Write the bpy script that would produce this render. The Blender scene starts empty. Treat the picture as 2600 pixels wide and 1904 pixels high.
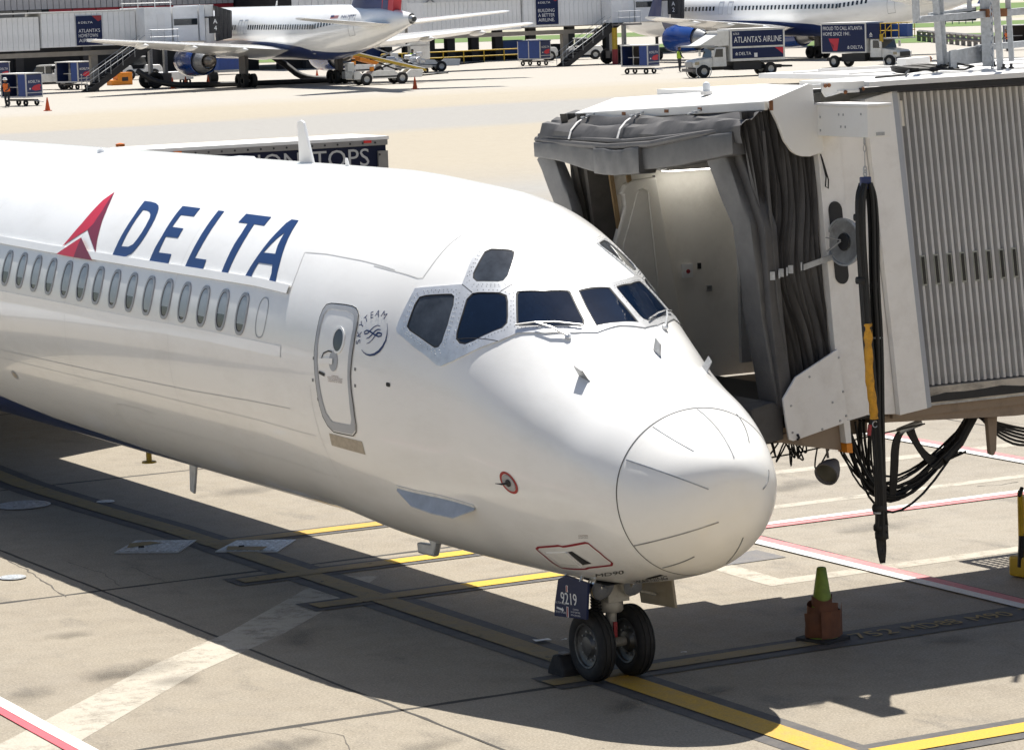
import bpy, bmesh, math, random
import numpy as np
from mathutils import Vector, Matrix
from mathutils.geometry import tessellate_polygon
random.seed(7)
sc = bpy.context.scene
col = sc.collection
PI = math.pi
# ------------------------------------------------------------ camera, light, exposure
cam_d = bpy.data.cameras.new('camera'); cam = bpy.data.objects.new('camera', cam_d); col.objects.link(cam)
sc.camera = cam
CR = Vector((.87629895, -.48064965, -.03280341)); CU = Vector((.08563733, .08840098, .99239685)); CF = Vector((.47409534, .87244552, -.11862724))
M = Matrix((CR, CU, -CF)).transposed().to_4x4(); M.translation = (-14.5151, -24.8749, 6.2585)
cam.matrix_world = M
cam_d.sensor_width = 36; cam_d.lens = 36 * 8193.7 / 2600; cam_d.clip_start = .5; cam_d.clip_end = 6000
SUN = Vector((.205, .300, .93)).normalized()
w = bpy.data.worlds.new('World'); sc.world = w; w.use_nodes = True
nt = w.node_tree; bg = nt.nodes['Background']
sky = nt.nodes.new('ShaderNodeTexSky'); sky.sky_type = 'NISHITA'; sky.sun_disc = False
sky.sun_elevation = math.asin(SUN.z); sky.sun_rotation = math.atan2(SUN.x, SUN.y)
sky.air_density = 1.0; sky.dust_density = 1.0; sky.ozone_density = 1.0
nt.links.new(sky.outputs[0], bg.inputs[0]); bg.inputs[1].default_value = .056
sd = bpy.data.lights.new('sun', 'SUN'); sd.energy = 4.6; sd.angle = math.radians(.53); sd.color = (1, .955, .88)
so = bpy.data.objects.new('sun', sd); col.objects.link(so)
so.rotation_euler = (-SUN).to_track_quat('-Z', 'Y').to_euler()
sc.view_settings.view_transform = 'Standard'; sc.view_settings.look = 'None'
sc.view_settings.exposure = .80; sc.view_settings.gamma = 1; sc.view_settings.use_curve_mapping = False

# ------------------------------------------------------------ helpers
class MB:
    def __init__(s): s.v = []; s.f = []
    def add(s, v, f):
        o = len(s.v); s.v += [tuple(map(float, a)) for a in v]; s.f += [tuple(i + o for i in q) for q in f]; return s
    def box(s, c, d, rz=0, rx=0, ry=0):
        R = Matrix.Rotation(rz, 3, 'Z') @ Matrix.Rotation(ry, 3, 'Y') @ Matrix.Rotation(rx, 3, 'X')
        vs = []
        for i in range(8):
            p = Vector(((-.5, .5)[i & 1] * d[0], (-.5, .5)[i >> 1 & 1] * d[1], (-.5, .5)[i >> 2] * d[2]))
            vs.append(R @ p + Vector(c))
        return s.add(vs, [(0, 2, 3, 1), (4, 5, 7, 6), (0, 1, 5, 4), (2, 6, 7, 3), (0, 4, 6, 2), (1, 3, 7, 5)])
    def bx(s, x0, x1, y0, y1, z0, z1): return s.box(((x0 + x1) / 2, (y0 + y1) / 2, (z0 + z1) / 2), (abs(x1 - x0), abs(y1 - y0), abs(z1 - z0)))
    def prism(s, poly, ax, a, b):
        n = len(poly)
        def P(p, t): return {'x': (t, p[0], p[1]), 'y': (p[0], t, p[1]), 'z': (p[0], p[1], t)}[ax]
        vs = [P(p, a) for p in poly] + [P(p, b) for p in poly]
        tr = tessellate_polygon([[Vector((p[0], p[1], 0)) for p in poly]])
        f = [tuple(t) for t in tr] + [tuple(i + n for i in reversed(t)) for t in tr] + [(i, (i + 1) % n, (i + 1) % n + n, i + n) for i in range(n)]
        return s.add(vs, f)
    def tube(s, pts, r, n=8, closed=False, caps=True):
        pts = [Vector(p) for p in pts]; m = len(pts); rs = r if isinstance(r, (list, tuple)) else [r] * m
        rings = []; up = None
        for i, p in enumerate(pts):
            if closed: t = pts[(i + 1) % m] - pts[i - 1]
            else: t = pts[min(i + 1, m - 1)] - pts[max(i - 1, 0)]
            t = t.normalized() if t.length > 1e-9 else Vector((0, 0, 1))
            if up is None: up = Vector((0, 0, 1)) if abs(t.z) < .9 else Vector((1, 0, 0))
            a = up - t * up.dot(t)
            a = a.normalized() if a.length > 1e-6 else t.orthogonal().normalized()
            b = t.cross(a); up = a
            rings.append([p + (a * math.cos(2 * PI * k / n) + b * math.sin(2 * PI * k / n)) * rs[i] for k in range(n)])
        vs = [q for g in rings for q in g]; f = []
        for i in range(m if closed else m - 1):
            j = (i + 1) % m
            for k in range(n): f.append((i * n + k, i * n + (k + 1) % n, j * n + (k + 1) % n, j * n + k))
        if caps and not closed: f += [tuple(reversed(range(n))), tuple((m - 1) * n + k for k in range(n))]
        return s.add(vs, f)
    def cyl(s, a, b, r, n=16, r2=None): return s.tube([a, b], [r, r if r2 is None else r2], n)
    def lathe(s, prof, c, ax=(0, 0, 1), n=24):
        ax = Vector(ax).normalized(); a = ax.orthogonal().normalized(); b = ax.cross(a); c = Vector(c)
        if abs(ax.z) > .99: a, b = Vector((1, 0, 0)), Vector((0, 1, 0)) * (1 if ax.z > 0 else -1)
        vs = [c + ax * h + (a * math.cos(2 * PI * k / n) + b * math.sin(2 * PI * k / n)) * r for r, h in prof for k in range(n)]
        f = [(i * n + k, i * n + (k + 1) % n, (i + 1) * n + (k + 1) % n, (i + 1) * n + k) for i in range(len(prof) - 1) for k in range(n)]
        return s.add(vs, f)
    def grid(s, rows, closed=False):
        m = len(rows[0]); vs = [p for r in rows for p in r]
        f = [(i * m + k, i * m + (k + 1) % m, (i + 1) * m + (k + 1) % m, (i + 1) * m + k) for i in range(len(rows) - 1) for k in range(m if closed else m - 1)]
        return s.add(vs, f)
    def quad(s, a, b, c, d): return s.add([a, b, c, d], [(0, 1, 2, 3)])
    def build(s, name, mat, parent=None, smooth=False, bevel=0, recalc=True):
        me = bpy.data.meshes.new(name); me.from_pydata(s.v, [], s.f)
        if recalc:
            bm = bmesh.new(); bm.from_mesh(me); bmesh.ops.recalc_face_normals(bm, faces=bm.faces); bm.to_mesh(me); bm.free()
        me.materials.append(mat)
        if smooth:
            me.polygons.foreach_set('use_smooth', [True] * len(me.polygons)); me.set_sharp_from_angle(angle=math.radians(38))
        o = bpy.data.objects.new(name, me); col.objects.link(o)
        if parent: o.parent = parent
        if bevel:
            b = o.modifiers.new('bevel', 'BEVEL'); b.width = bevel; b.segments = 2; b.limit_method = 'ANGLE'; b.angle_limit = .6
        return o

def tag(o, label=None, cat=None, group=None, kind=None):
    if label: o['label'] = label
    if cat: o['category'] = cat
    if group: o['group'] = group
    if kind: o['kind'] = kind
    return o
def thing(name, label, cat, loc=(0, 0, 0), rz=0, group=None):
    o = bpy.data.objects.new(name, None); col.objects.link(o); o.location = loc; o.rotation_euler = (0, 0, rz)
    return tag(o, label, cat, group)
def copy_tree(o, parent=None):
    c = o.copy(); col.objects.link(c)
    if parent: c.parent = parent
    for ch in list(o.children): copy_tree(ch, c)
    return c

def mat(name, base, rough=.5, metal=0, var=.12, scale=6., dirt=None, dirt_amt=.3, dirt_scale=2.5, bump=0, bscale=60, coat=0, spec=.5, stretch=None):
    m = bpy.data.materials.new(name); m.use_nodes = True; n = m.node_tree.nodes; l = m.node_tree.links
    b = n['Principled BSDF']; b.inputs['Roughness'].default_value = rough; b.inputs['Metallic'].default_value = metal
    b.inputs['Coat Weight'].default_value = coat; b.inputs['Coat Roughness'].default_value = .03; b.inputs['Specular IOR Level'].default_value = spec
    tc = n.new('ShaderNodeTexCoord'); vec = tc.outputs['Object']
    if stretch:
        mp = n.new('ShaderNodeMapping'); mp.inputs['Scale'].default_value = stretch; l.new(vec, mp.inputs[0]); vec = mp.outputs[0]
    c = (*base, 1)
    if var > 0 or dirt:
        nz = n.new('ShaderNodeTexNoise'); nz.inputs['Scale'].default_value = scale; nz.inputs['Detail'].default_value = 6; nz.inputs['Roughness'].default_value = .65; l.new(vec, nz.inputs['Vector'])
        cr = n.new('ShaderNodeValToRGB'); l.new(nz.outputs['Fac'], cr.inputs[0])
        cr.color_ramp.elements[0].position = .3; cr.color_ramp.elements[1].position = .7
        cr.color_ramp.elements[0].color = (*[x * (1 - var) for x in base], 1); cr.color_ramp.elements[1].color = (*[min(1, x * (1 + var * .6)) for x in base], 1)
        out = cr.outputs[0]
        if dirt:
            n2 = n.new('ShaderNodeTexNoise'); n2.inputs['Scale'].default_value = dirt_scale; n2.inputs['Detail'].default_value = 8; n2.inputs['Roughness'].default_value = .7; l.new(vec, n2.inputs['Vector'])
            mr = n.new('ShaderNodeMapRange'); mr.inputs[1].default_value = .48; mr.inputs[2].default_value = .75; mr.inputs[3].default_value = 0; mr.inputs[4].default_value = dirt_amt; l.new(n2.outputs['Fac'], mr.inputs[0])
            mx = n.new('ShaderNodeMix'); mx.data_type = 'RGBA'; l.new(mr.outputs[0], mx.inputs['Factor']); l.new(out, mx.inputs[6]); mx.inputs[7].default_value = (*dirt, 1); out = mx.outputs[2]
        l.new(out, b.inputs['Base Color'])
    else: b.inputs['Base Color'].default_value = c
    if bump:
        nb = n.new('ShaderNodeTexNoise'); nb.inputs['Scale'].default_value = bscale; nb.inputs['Detail'].default_value = 4; l.new(vec, nb.inputs['Vector'])
        bp = n.new('ShaderNodeBump'); bp.inputs['Strength'].default_value = bump; bp.inputs['Distance'].default_value = .02; l.new(nb.outputs['Fac'], bp.inputs['Height']); l.new(bp.outputs[0], b.inputs['Normal'])
    return m
MT = {}
def mm(k, *a, **kw): MT[k] = mat(k, *a, **kw)
mm('aircraft_white', (.90, .90, .885), .22, var=.02, scale=1.3, coat=.55, bump=.05, bscale=1.1, dirt=(.50, .47, .41), dirt_amt=.2, dirt_scale=2.0, stretch=(1, .35, 1))
mm('radome_white', (.88, .875, .85), .3, var=.02, scale=2, coat=.25, dirt=(.5, .47, .4), dirt_amt=.1, dirt_scale=3)
mm('navy_paint', (.012, .028, .12), .3, var=.1, scale=2, coat=.3)
mm('letter_blue', (.006, .034, .135), .35, var=.06, scale=2)
mm('emblem_red', (.50, .012, .035), .35, var=.05); mm('emblem_dark_red', (.17, .005, .024), .35, var=.05)
mm('seam', (.09, .09, .09), .7, var=.1); mm('seam_soft', (.52, .52, .51), .5, var=.1)
mm('bare_metal', (.74, .755, .77), .38, metal=.55, var=.12, scale=9, dirt=(.3, .3, .3), dirt_amt=.25, dirt_scale=12)
mm('chrome', (.86, .84, .80), .10, metal=1, var=.15, scale=8)
mm('dull_metal', (.40, .41, .42), .45, metal=.7, var=.25, scale=10, dirt=(.12, .1, .08), dirt_amt=.5, dirt_scale=8)
mm('gear_metal', (.42, .41, .38), .5, metal=.3, var=.2, scale=14, dirt=(.06, .05, .04), dirt_amt=.7, dirt_scale=14)
mm('cabin_glass', (.045, .05, .058), .04, var=.1, scale=30, spec=.9)
mm('blind_sky_tone', (.33, .365, .40), .05, var=.12, scale=2, spec=.8); mm('side_glass', (.055, .064, .078), .03, var=.5, scale=4, spec=.6); mm('strake_metal', (.46, .48, .50), .45, metal=.35, var=.15, scale=9); mm('cockpit_glass', (.005, .012, .030), .03, var=.3, scale=3, spec=.45)
mm('gasket', (.02, .02, .022), .6, var=.2)
mm('window_ring', (.36, .37, .39), .4, metal=.3, var=.08)
mm('band_grey', (.42, .44, .47), .4, var=.05, scale=3)
mm('scuff_plate', (.44, .39, .32), .5, metal=.3, var=.2, scale=20)
mm('tyre', (.012, .012, .013), .75, var=.3, scale=12, dirt=(.05, .045, .04), dirt_amt=.35, dirt_scale=20)
mm('rim', (.12, .12, .118), .4, metal=.5, var=.3, scale=16, dirt=(.015, .014, .012), dirt_amt=.95, dirt_scale=9)
mm('red_paint', (.36, .010, .012), .4, var=.1); mm('dark_red', (.30, .02, .03), .45, var=.12)
mm('white_print', (.75, .75, .75), .5, var=.04); mm('black_print', (.012, .012, .014), .5, var=.1); mm('grey_print', (.2, .2, .2), .5, var=.1); mm('brown_print', (.2, .11, .08), .5, var=.1)
mm('bridge_white', (.82, .80, .77), .5, var=.05, scale=2, dirt=(.33, .27, .2), dirt_amt=.22, dirt_scale=3, bump=.04, bscale=120)
mm('bridge_white_hood', (.76, .75, .72), .45, var=.04, scale=2, dirt=(.35, .25, .16), dirt_amt=.12, dirt_scale=4)
mm('cab_interior', (.82, .785, .71), .55, var=.05, scale=2, dirt=(.3, .25, .18), dirt_amt=.25, dirt_scale=2.2, bump=.05, bscale=150)
mm('cab_panel', (.80, .765, .69), .5, var=.05, scale=3)
mm('canopy_fabric', (.070, .067, .067), .6, var=.22, scale=5, dirt=(.10, .095, .09), dirt_amt=.5, dirt_scale=3, bump=.25, bscale=9)
mm('pad_vinyl', (.098, .096, .095), .55, var=.18, scale=6, dirt=(.15, .14, .13), dirt_amt=.4, dirt_scale=4, bump=.3, bscale=5)
mm('bridge_panel', (.55, .55, .55), .5, metal=.1, var=.14, scale=4, dirt=(.2, .18, .16), dirt_amt=.55, dirt_scale=3.5, bump=.1, bscale=90, stretch=(1, 1, .4))
mm('bridge_groove', (.10, .10, .115), .6, var=.2, scale=6)
mm('black_rubber', (.012, .012, .014), .6, var=.25, scale=9, bump=.1)
mm('cable_black', (.006, .006, .0065), .6, var=.3, scale=20)
mm('yellow_sleeve', (.62, .30, .012), .55, var=.22, scale=9, dirt=(.12, .07, .02), dirt_amt=.7, dirt_scale=14, bump=.5, bscale=18)
mm('beam_tan', (.27, .205, .15), .6, var=.1, scale=3, dirt=(.05, .04, .03), dirt_amt=.6, dirt_scale=3)
mm('galvanized', (.46, .48, .50), .5, metal=.55, var=.22, scale=28, dirt=(.25, .2, .15), dirt_amt=.3, dirt_scale=6)
mm('rust', (.20, .08, .03), .8, var=.4, scale=14)
mm('roof_white', (.74, .73, .71), .55, var=.05, scale=2, dirt=(.4, .36, .3), dirt_amt=.3, dirt_scale=2)
mm('clear_plastic', (.8, .82, .84), .1, var=.02)
mm('orange_paint', (.70, .23, .01), .5, var=.15, scale=12)
mm('cone_orange', (.72, .10, .015), .5, var=.12, scale=6, dirt=(.1, .03, .02), dirt_amt=.4, dirt_scale=6)
mm('cone_lime', (.17, .235, .018), .5, var=.2, scale=9, dirt=(.05, .05, .01), dirt_amt=.6, dirt_scale=7)
mm('bag_rust', (.15, .055, .025), .75, var=.3, scale=7, dirt=(.06, .03, .02), dirt_amt=.7, dirt_scale=5, bump=.8, bscale=6)
mm('chock_rubber', (.022, .021, .022), .8, var=.3, scale=10, bump=.3, bscale=30)
mm('yellow_paint', (.50, .33, .015), .45, var=.12, scale=8, dirt=(.1, .07, .02), dirt_amt=.4, dirt_scale=6)
mm('sign_blue', (.005, .014, .065), .45, var=.08, scale=3, spec=.3)
mm('trailer_navy', (.006, .009, .03), .65, var=.08, spec=.2); mm('trailer_frame', (.22, .21, .20), .5, var=.1, metal=.3)
mm('amber_lamp', (.75, .18, .01), .25, var=.1); mm('red_lamp', (.6, .01, .01), .25, var=.1)
mm('vehicle_white', (.70, .70, .68), .35, var=.05, scale=2, dirt=(.25, .22, .18), dirt_amt=.4, dirt_scale=2.5, coat=.3)
mm('vehicle_dark', (.02, .02, .022), .6, var=.2); mm('vehicle_glass', (.02, .025, .03), .06, var=.1, spec=.8)
mm('cart_blue', (.016, .05, .22), .5, var=.15, scale=3); mm('cart_navy', (.012, .025, .10), .5, var=.12, scale=3); mm('cart_frame', (.55, .55, .55), .5, var=.12)
mm('cart_inside', (.06, .05, .045), .8, var=.2)
mm('engine_blue', (.010, .055, .26), .22, var=.12, scale=2, coat=.5); mm('engine_tail', (.32, .29, .26), .35, metal=.8, var=.2, scale=4)
mm('tunnel_white', (.82, .83, .84), .5, var=.06, scale=1, dirt=(.35, .34, .33), dirt_amt=.3, dirt_scale=.6)
mm('terminal_grey', (.60, .57, .56), .6, var=.08, scale=.6); mm('terminal_light', (.80, .80, .80), .6, var=.06, scale=.5)
mm('terminal_red', (.48, .03, .045), .5, var=.1, scale=.7); mm('terminal_dark', (.022, .021, .023), .7, var=.3, scale=.5); mm('column_concrete', (.30, .27, .23), .8, var=.15, scale=2)
mm('vest_orange', (.80, .16, .02), .6, var=.12); mm('vest_lime', (.42, .60, .04), .6, var=.12); mm('work_cloth', (.02, .022, .03), .8, var=.2); mm('skin', (.25, .13, .08), .55, var=.08); mm('helmet_white', (.78, .78, .76), .3, var=.03)
mm('steel_plate', (.52, .56, .60), .42, metal=.35, var=.7, scale=22, dirt=(.05, .05, .05), dirt_amt=.8, dirt_scale=30, bump=.4, bscale=60)
mm('lamp_glass', (.30, .28, .22), .08, metal=.6, var=.2); mm('flat_grey', (.16, .15, .145), .6, var=.2, scale=8)
mm('box_blue', (.02, .07, .26), .5, var=.1); mm('tarp_silver', (.55, .56, .58), .25, metal=.7, var=.3, scale=6)

_tc = {}
def text_data(s):
    if s not in _tc:
        c = bpy.data.curves.new('t', 'FONT'); c.body = s; c.size = 1; c.resolution_u = 3
        o = bpy.data.objects.new('t', c); me = bpy.data.meshes.new_from_object(o)
        v = [x.co[:2] for x in me.vertices]; f = [tuple(p.vertices) for p in me.polygons]
        bpy.data.objects.remove(o); bpy.data.curves.remove(c); bpy.data.meshes.remove(me)
        c2 = .69
        x0 = min(p[0] for p in v); x1 = max(p[0] for p in v)
        _tc[s] = ([((p[0] - x0) / c2, p[1] / c2) for p in v], f, (x1 - x0) / c2)
    return _tc[s]
def sign_text(s, mt, parent, o, ux, uy, h, width=None, name='lettering', align='L', bold=0):
    v, f, W = text_data(s); o = Vector(o); ux = Vector(ux).normalized(); uy = Vector(uy).normalized()
    kx = h if width is None else width / W
    off = {'L': 0, 'C': -W * kx / 2, 'R': -W * kx}[align]
    mb = MB()
    for d in ([0] if not bold else [-bold, 0, bold]):
        mb.add([o + ux * (x * kx + off + d) + uy * y * h + ux.cross(uy) * (d * .02) for x, y in v], f)
    return mb.build(name, mt, parent, recalc=False)
def emblem_flat(mt, parent, o, ux, uy, h, name='emblem'):
    o = Vector(o); ux = Vector(ux).normalized(); uy = Vector(uy).normalized()
    P = [((0, .24), (.5, 1), (.46, .50)), ((.54, .50), (.5, 1), (1, .24)), ((.04, 0), (.5, .36), (.5, .06)), ((.5, .06), (.5, .36), (.96, 0))]
    mb = MB()
    for t in P: mb.add([o + ux * (x * h) + uy * (y * h) for x, y in t], [(0, 1, 2)])
    return mb.build(name, mt, parent, recalc=False)
# ------------------------------------------------------------ apron
def concrete(name):
    m = bpy.data.materials.new(name); m.use_nodes = True; n = m.node_tree.nodes; l = m.node_tree.links; b = n['Principled BSDF']
    g = n.new('ShaderNodeNewGeometry'); pos = g.outputs['Position']
    def noise(sc_, det=6, rough=.65, v=None):
        z = n.new('ShaderNodeTexNoise'); z.inputs['Scale'].default_value = sc_; z.inputs['Detail'].default_value = det; z.inputs['Roughness'].default_value = rough
        l.new(v or pos, z.inputs['Vector']); return z.outputs['Fac']
    def rng(x, a, b_, c, d):
        r = n.new('ShaderNodeMapRange'); l.new(x, r.inputs[0])
        for i, q in enumerate((a, b_, c, d)): r.inputs[i + 1].default_value = q
        return r.outputs[0]
    def mixc(f, A, B, mode='MIX'):
        x = n.new('ShaderNodeMix'); x.data_type = 'RGBA'; x.blend_type = mode
        if isinstance(f, float): x.inputs['Factor'].default_value = f
        else: l.new(f, x.inputs['Factor'])
        for k, q in ((6, A), (7, B)):
            if isinstance(q, tuple): x.inputs[k].default_value = (*q, 1)
            else: l.new(q, x.inputs[k])
        return x.outputs[2]
    # lanes of different concrete laid along X (world Y picks the lane)
    sx = n.new('ShaderNodeSeparateXYZ'); l.new(pos, sx.inputs[0])
    st = n.new('ShaderNodeMapping'); st.inputs['Scale'].default_value = (.012, .06, 1); l.new(pos, st.inputs[0])
    wob = rng(noise(1, 4, .6, st.outputs[0]), 0, 1, -9, 9)
    ad = n.new('ShaderNodeMath'); ad.operation = 'ADD'; l.new(sx.outputs[1], ad.inputs[0]); l.new(wob, ad.inputs[1])
    a2 = n.new('ShaderNodeMath'); a2.operation = 'MULTIPLY_ADD'; l.new(sx.outputs[0], a2.inputs[0]); a2.inputs[1].default_value = -.10; l.new(ad.outputs[0], a2.inputs[2])
    cr = n.new('ShaderNodeValToRGB'); l.new(rng(a2.outputs[0], 0, 250, 0, 1), cr.inputs[0])
    near = (.232, .200, .150); tan = (.30, .262, .198); grey = (.245, .242, .234); pale = (.345, .325, .29); pink = (.35, .325, .29)
    stops = [(0, near), (.20, near), (.235, grey), (.27, (.28, .25, .20)), (.30, tan), (.395, tan), (.415, grey), (.49, grey), (.505, tan), (.56, (.325, .285, .215)), (.60, pale), (.66, pale), (.72, pink), (.85, pink), (1, pale)]
    e = cr.color_ramp.elements
    while len(e) < len(stops): e.new(.5)
    for el, (p, c) in zip(e, stops): el.position = p; el.color = (*c, 1)
    # near field: greyer towards +X
    gx = rng(sx.outputs[0], 1.5, 6.5, 0, .38); gy = rng(sx.outputs[1], 2, 30, 1, 0)
    gg = n.new('ShaderNodeMath'); gg.operation = 'MULTIPLY'; l.new(gx, gg.inputs[0]); l.new(gy, gg.inputs[1])
    c = mixc(gg.outputs[0], cr.outputs[0], (.265, .253, .232))
    # slab tint
    oi = n.new('ShaderNodeObjectInfo'); c = mixc(rng(oi.outputs['Random'], 0, 1, 0, .22), c, (.19, .165, .13))
    # mottling: large, medium, fine speckle
    fade = rng(sx.outputs[1], 8, 70, 1, .22)
    def faded(x):
        m_ = n.new('ShaderNodeMath'); m_.operation = 'MULTIPLY'; l.new(x, m_.inputs[0]); l.new(fade, m_.inputs[1]); return m_.outputs[0]
    c = mixc(faded(rng(noise(.55, 7, .7), .45, .78, 0, .5)), c, (.14, .115, .085))
    c = mixc(faded(rng(noise(2.6, 8, .75), .48, .78, 0, .6)), c, (.11, .092, .07))
    stn = n.new('ShaderNodeMapping'); stn.inputs['Scale'].default_value = (1, .35, 1); stn.inputs['Rotation'].default_value = (0, 0, .5); l.new(pos, stn.inputs[0])
    c = mixc(faded(rng(noise(1.7, 5, .6, stn.outputs[0]), .585, .72, 0, .62)), c, (.065, .058, .05))
    c = mixc(rng(noise(42, 3, .8), .42, .66, .0, .34), c, (.56, .50, .40))
    c = mixc(rng(noise(55, 3, .75), .52, .68, 0, .55), c, (.09, .075, .06))
    vo = n.new('ShaderNodeTexVoronoi'); vo.inputs['Scale'].default_value = 3.2; l.new(pos, vo.inputs['Vector'])
    c = mixc(rng(vo.outputs['Distance'], .035, .06, .55, 0), c, (.09, .08, .07))
    l.new(c, b.inputs['Base Color'])
    l.new(rng(noise(3, 5), .3, .7, .68, .9), b.inputs['Roughness'])
    bp = n.new('ShaderNodeBump'); bp.inputs['Strength'].default_value = .25; bp.inputs['Distance'].default_value = .01; l.new(noise(60, 4), bp.inputs['Height']); l.new(bp.outputs[0], b.inputs['Normal'])
    return m
CONC = concrete('apron_concrete')
def paint(name, base, wear, wcol=(.25, .215, .16), wsc=5, ragged=0, rs=7, soft=.07):
    m = bpy.data.materials.new(name); m.use_nodes = True; n = m.node_tree.nodes; l = m.node_tree.links; b = n['Principled BSDF']
    g = n.new('ShaderNodeNewGeometry'); z = n.new('ShaderNodeTexNoise'); z.inputs['Scale'].default_value = wsc; z.inputs['Detail'].default_value = 10; z.inputs['Roughness'].default_value = .78; l.new(g.outputs['Position'], z.inputs['Vector'])
    r = n.new('ShaderNodeMapRange'); l.new(z.outputs['Fac'], r.inputs[0]); r.inputs[1].default_value = .40; r.inputs[2].default_value = .68; r.inputs[3].default_value = wear * .25; r.inputs[4].default_value = min(1, wear * 1.6)
    x = n.new('ShaderNodeMix'); x.data_type = 'RGBA'; l.new(r.outputs[0], x.inputs['Factor']); x.inputs[6].default_value = (*base, 1); x.inputs[7].default_value = (*wcol, 1)
    z2 = n.new('ShaderNodeTexNoise'); z2.inputs['Scale'].default_value = 60; l.new(g.outputs['Position'], z2.inputs['Vector'])
    x2 = n.new('ShaderNodeMix'); x2.data_type = 'RGBA'; x2.blend_type = 'MULTIPLY'; x2.inputs['Factor'].default_value = .5; l.new(x.outputs[2], x2.inputs[6])
    cr = n.new('ShaderNodeValToRGB'); cr.color_ramp.elements[0].position = .3; cr.color_ramp.elements[0].color = (.55, .55, .55, 1); cr.color_ramp.elements[1].position = .65; l.new(z2.outputs['Fac'], cr.inputs[0]); l.new(cr.outputs[0], x2.inputs[7])
    l.new(x2.outputs[2], b.inputs['Base Color']); b.inputs['Roughness'].default_value = .75
    if ragged:      # worn through in flakes: concrete shows between what is left
        z3 = n.new('ShaderNodeTexNoise'); z3.inputs['Scale'].default_value = rs; z3.inputs['Detail'].default_value = 12; z3.inputs['Roughness'].default_value = .8; l.new(g.outputs['Position'], z3.inputs['Vector'])
        r3 = n.new('ShaderNodeMapRange'); l.new(z3.outputs['Fac'], r3.inputs[0]); r3.inputs[1].default_value = ragged - soft; r3.inputs[2].default_value = ragged + soft; l.new(r3.outputs[0], b.inputs['Alpha'])
    MT[name] = m
paint('line_yellow', (.58, .34, .02), .30); paint('line_yellow_bright', (.60, .375, .018), .12); paint('line_yellow_worn_shade', (.33, .235, .085), .6, (.20, .17, .12), ragged=.36)
paint('line_yellow_dull', (.36, .24, .05), .35); paint('line_black', (.050, .050, .058), .3, (.2, .175, .135), ragged=.33); paint('line_white', (.78, .78, .76), .18, ragged=.30); paint('line_red', (.66, .085, .115), .12, (.5, .2, .18)); paint('line_pink', (.60, .16, .18), .3, (.55, .4, .33))
paint('line_ghost', (.46, .42, .35), .4, (.36, .32, .25), wsc=2.2, ragged=.36, rs=2.6, soft=.15); paint('patch_grey', (.13, .13, .14), .3); paint('crack_dark', (.045, .04, .035), .25); paint('joint_dark', (.026, .023, .019), .2, (.05, .042, .034), ragged=.31); paint('joint_sand', (.045, .04, .034), .3)

apron = bpy.data.objects.new('apron', None); col.objects.link(apron); tag(apron, kind='structure')
X0, X1, Y0, Y1 = -9.5, 19.9, -7.3, 44.5
mb = MB()
for a in ((-200, X0, -120, 330), (X1, 420, -120, 330), (X0, X1, -120, Y0), (X0, X1, Y1, 330)): mb.quad((a[0], a[2], 0), (a[1], a[2], 0), (a[1], a[3], 0), (a[0], a[3], 0))
mb.build('apron_field', CONC, apron, recalc=False)
MB().quad((X0, Y0, -.035), (X1, Y0, -.035), (X1, Y1, -.035), (X0, Y1, -.035)).build('joint_filler', MT['joint_sand'], apron, recalc=False)
strip_later = []
xs = [-9.5, -2.15, 5.2, 12.55, 19.9]; ys = [-7.3, .1, 7.25, 14.85, 22.3, 29.7, 37.1, 44.5]
for i in range(4):
    for j in range(7):
        g = .011
        a, b_, c, d = xs[i] + (g if i else 0), xs[i + 1] - (g if i < 3 else 0), ys[j] + (g if j else 0), ys[j + 1] - (g if j < 6 else 0)
        e = .006
        mb = MB(); mb.grid([[(a, c, -.04), (b_, c, -.04), (b_, d, -.04), (a, d, -.04)], [(a, c, -e), (b_, c, -e), (b_, d, -e), (a, d, -e)], [(a + e, c + e, 0), (b_ - e, c + e, 0), (b_ - e, d - e, 0), (a + e, d - e, 0)]], closed=True)
        mb.add([(a + e, c + e, 0), (b_ - e, c + e, 0), (b_ - e, d - e, 0), (a + e, d - e, 0)], [(0, 1, 2, 3)])
        mb.build('concrete_slab', CONC, apron)
for x in xs[1:-1]: 
    for (ya, yb) in ((-7.3, 20), (20, 44.5)): strip_later.append(([(x + random.uniform(-.01, .01), y) for y in np.arange(ya, yb + .1, .35)], .036))
for y in ys[1:-1]: strip_later.append(([(x, y + random.uniform(-.006, .006)) for x in np.arange(-9.5, 19.9, .3)], .075))
# painted markings: each a thin sheet of its own, 4 mm apart
def sheet(name, poly, z, mt, lab=None, parent=apron):
    tr = tessellate_polygon([[Vector((p[0], p[1], 0)) for p in poly]])
    o = MB().add([(p[0], p[1], z) for p in poly], [tuple(t) for t in tr]).build(name, MT[mt], parent, recalc=False)
    if lab: o['label'] = lab
    return o
def strip(name, pts, wid, z, mt, lab=None, jag=0):
    pts = [Vector((p[0], p[1])) for p in pts]; L = []; R = []
    for i, p in enumerate(pts):
        t = (pts[min(i + 1, len(pts) - 1)] - pts[max(i - 1, 0)]).normalized(); nn = Vector((-t.y, t.x)); k = wid / 2 * (1 + random.uniform(-jag, jag))
        L.append(p + nn * k); R.append(p - nn * k)
    mb = MB(); mb.grid([[(a.x, a.y, z), (b.x, b.y, z)] for a, b in zip(L, R)])
    o = mb.build(name, MT[mt], apron, recalc=False)
    if lab: o['label'] = lab
    return o
for pts_, w_ in strip_later: strip('joint_seal', pts_, w_, .0014, 'joint_dark', jag=.35)
lead = [(0.02, -5.2), (0.02, 8), (0, 10.5), (-.10, 12.5), (-.15, 14.2), (-.16, 15.2), (-.08, 16.8), (.1, 20), (.1, 40)]
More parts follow.
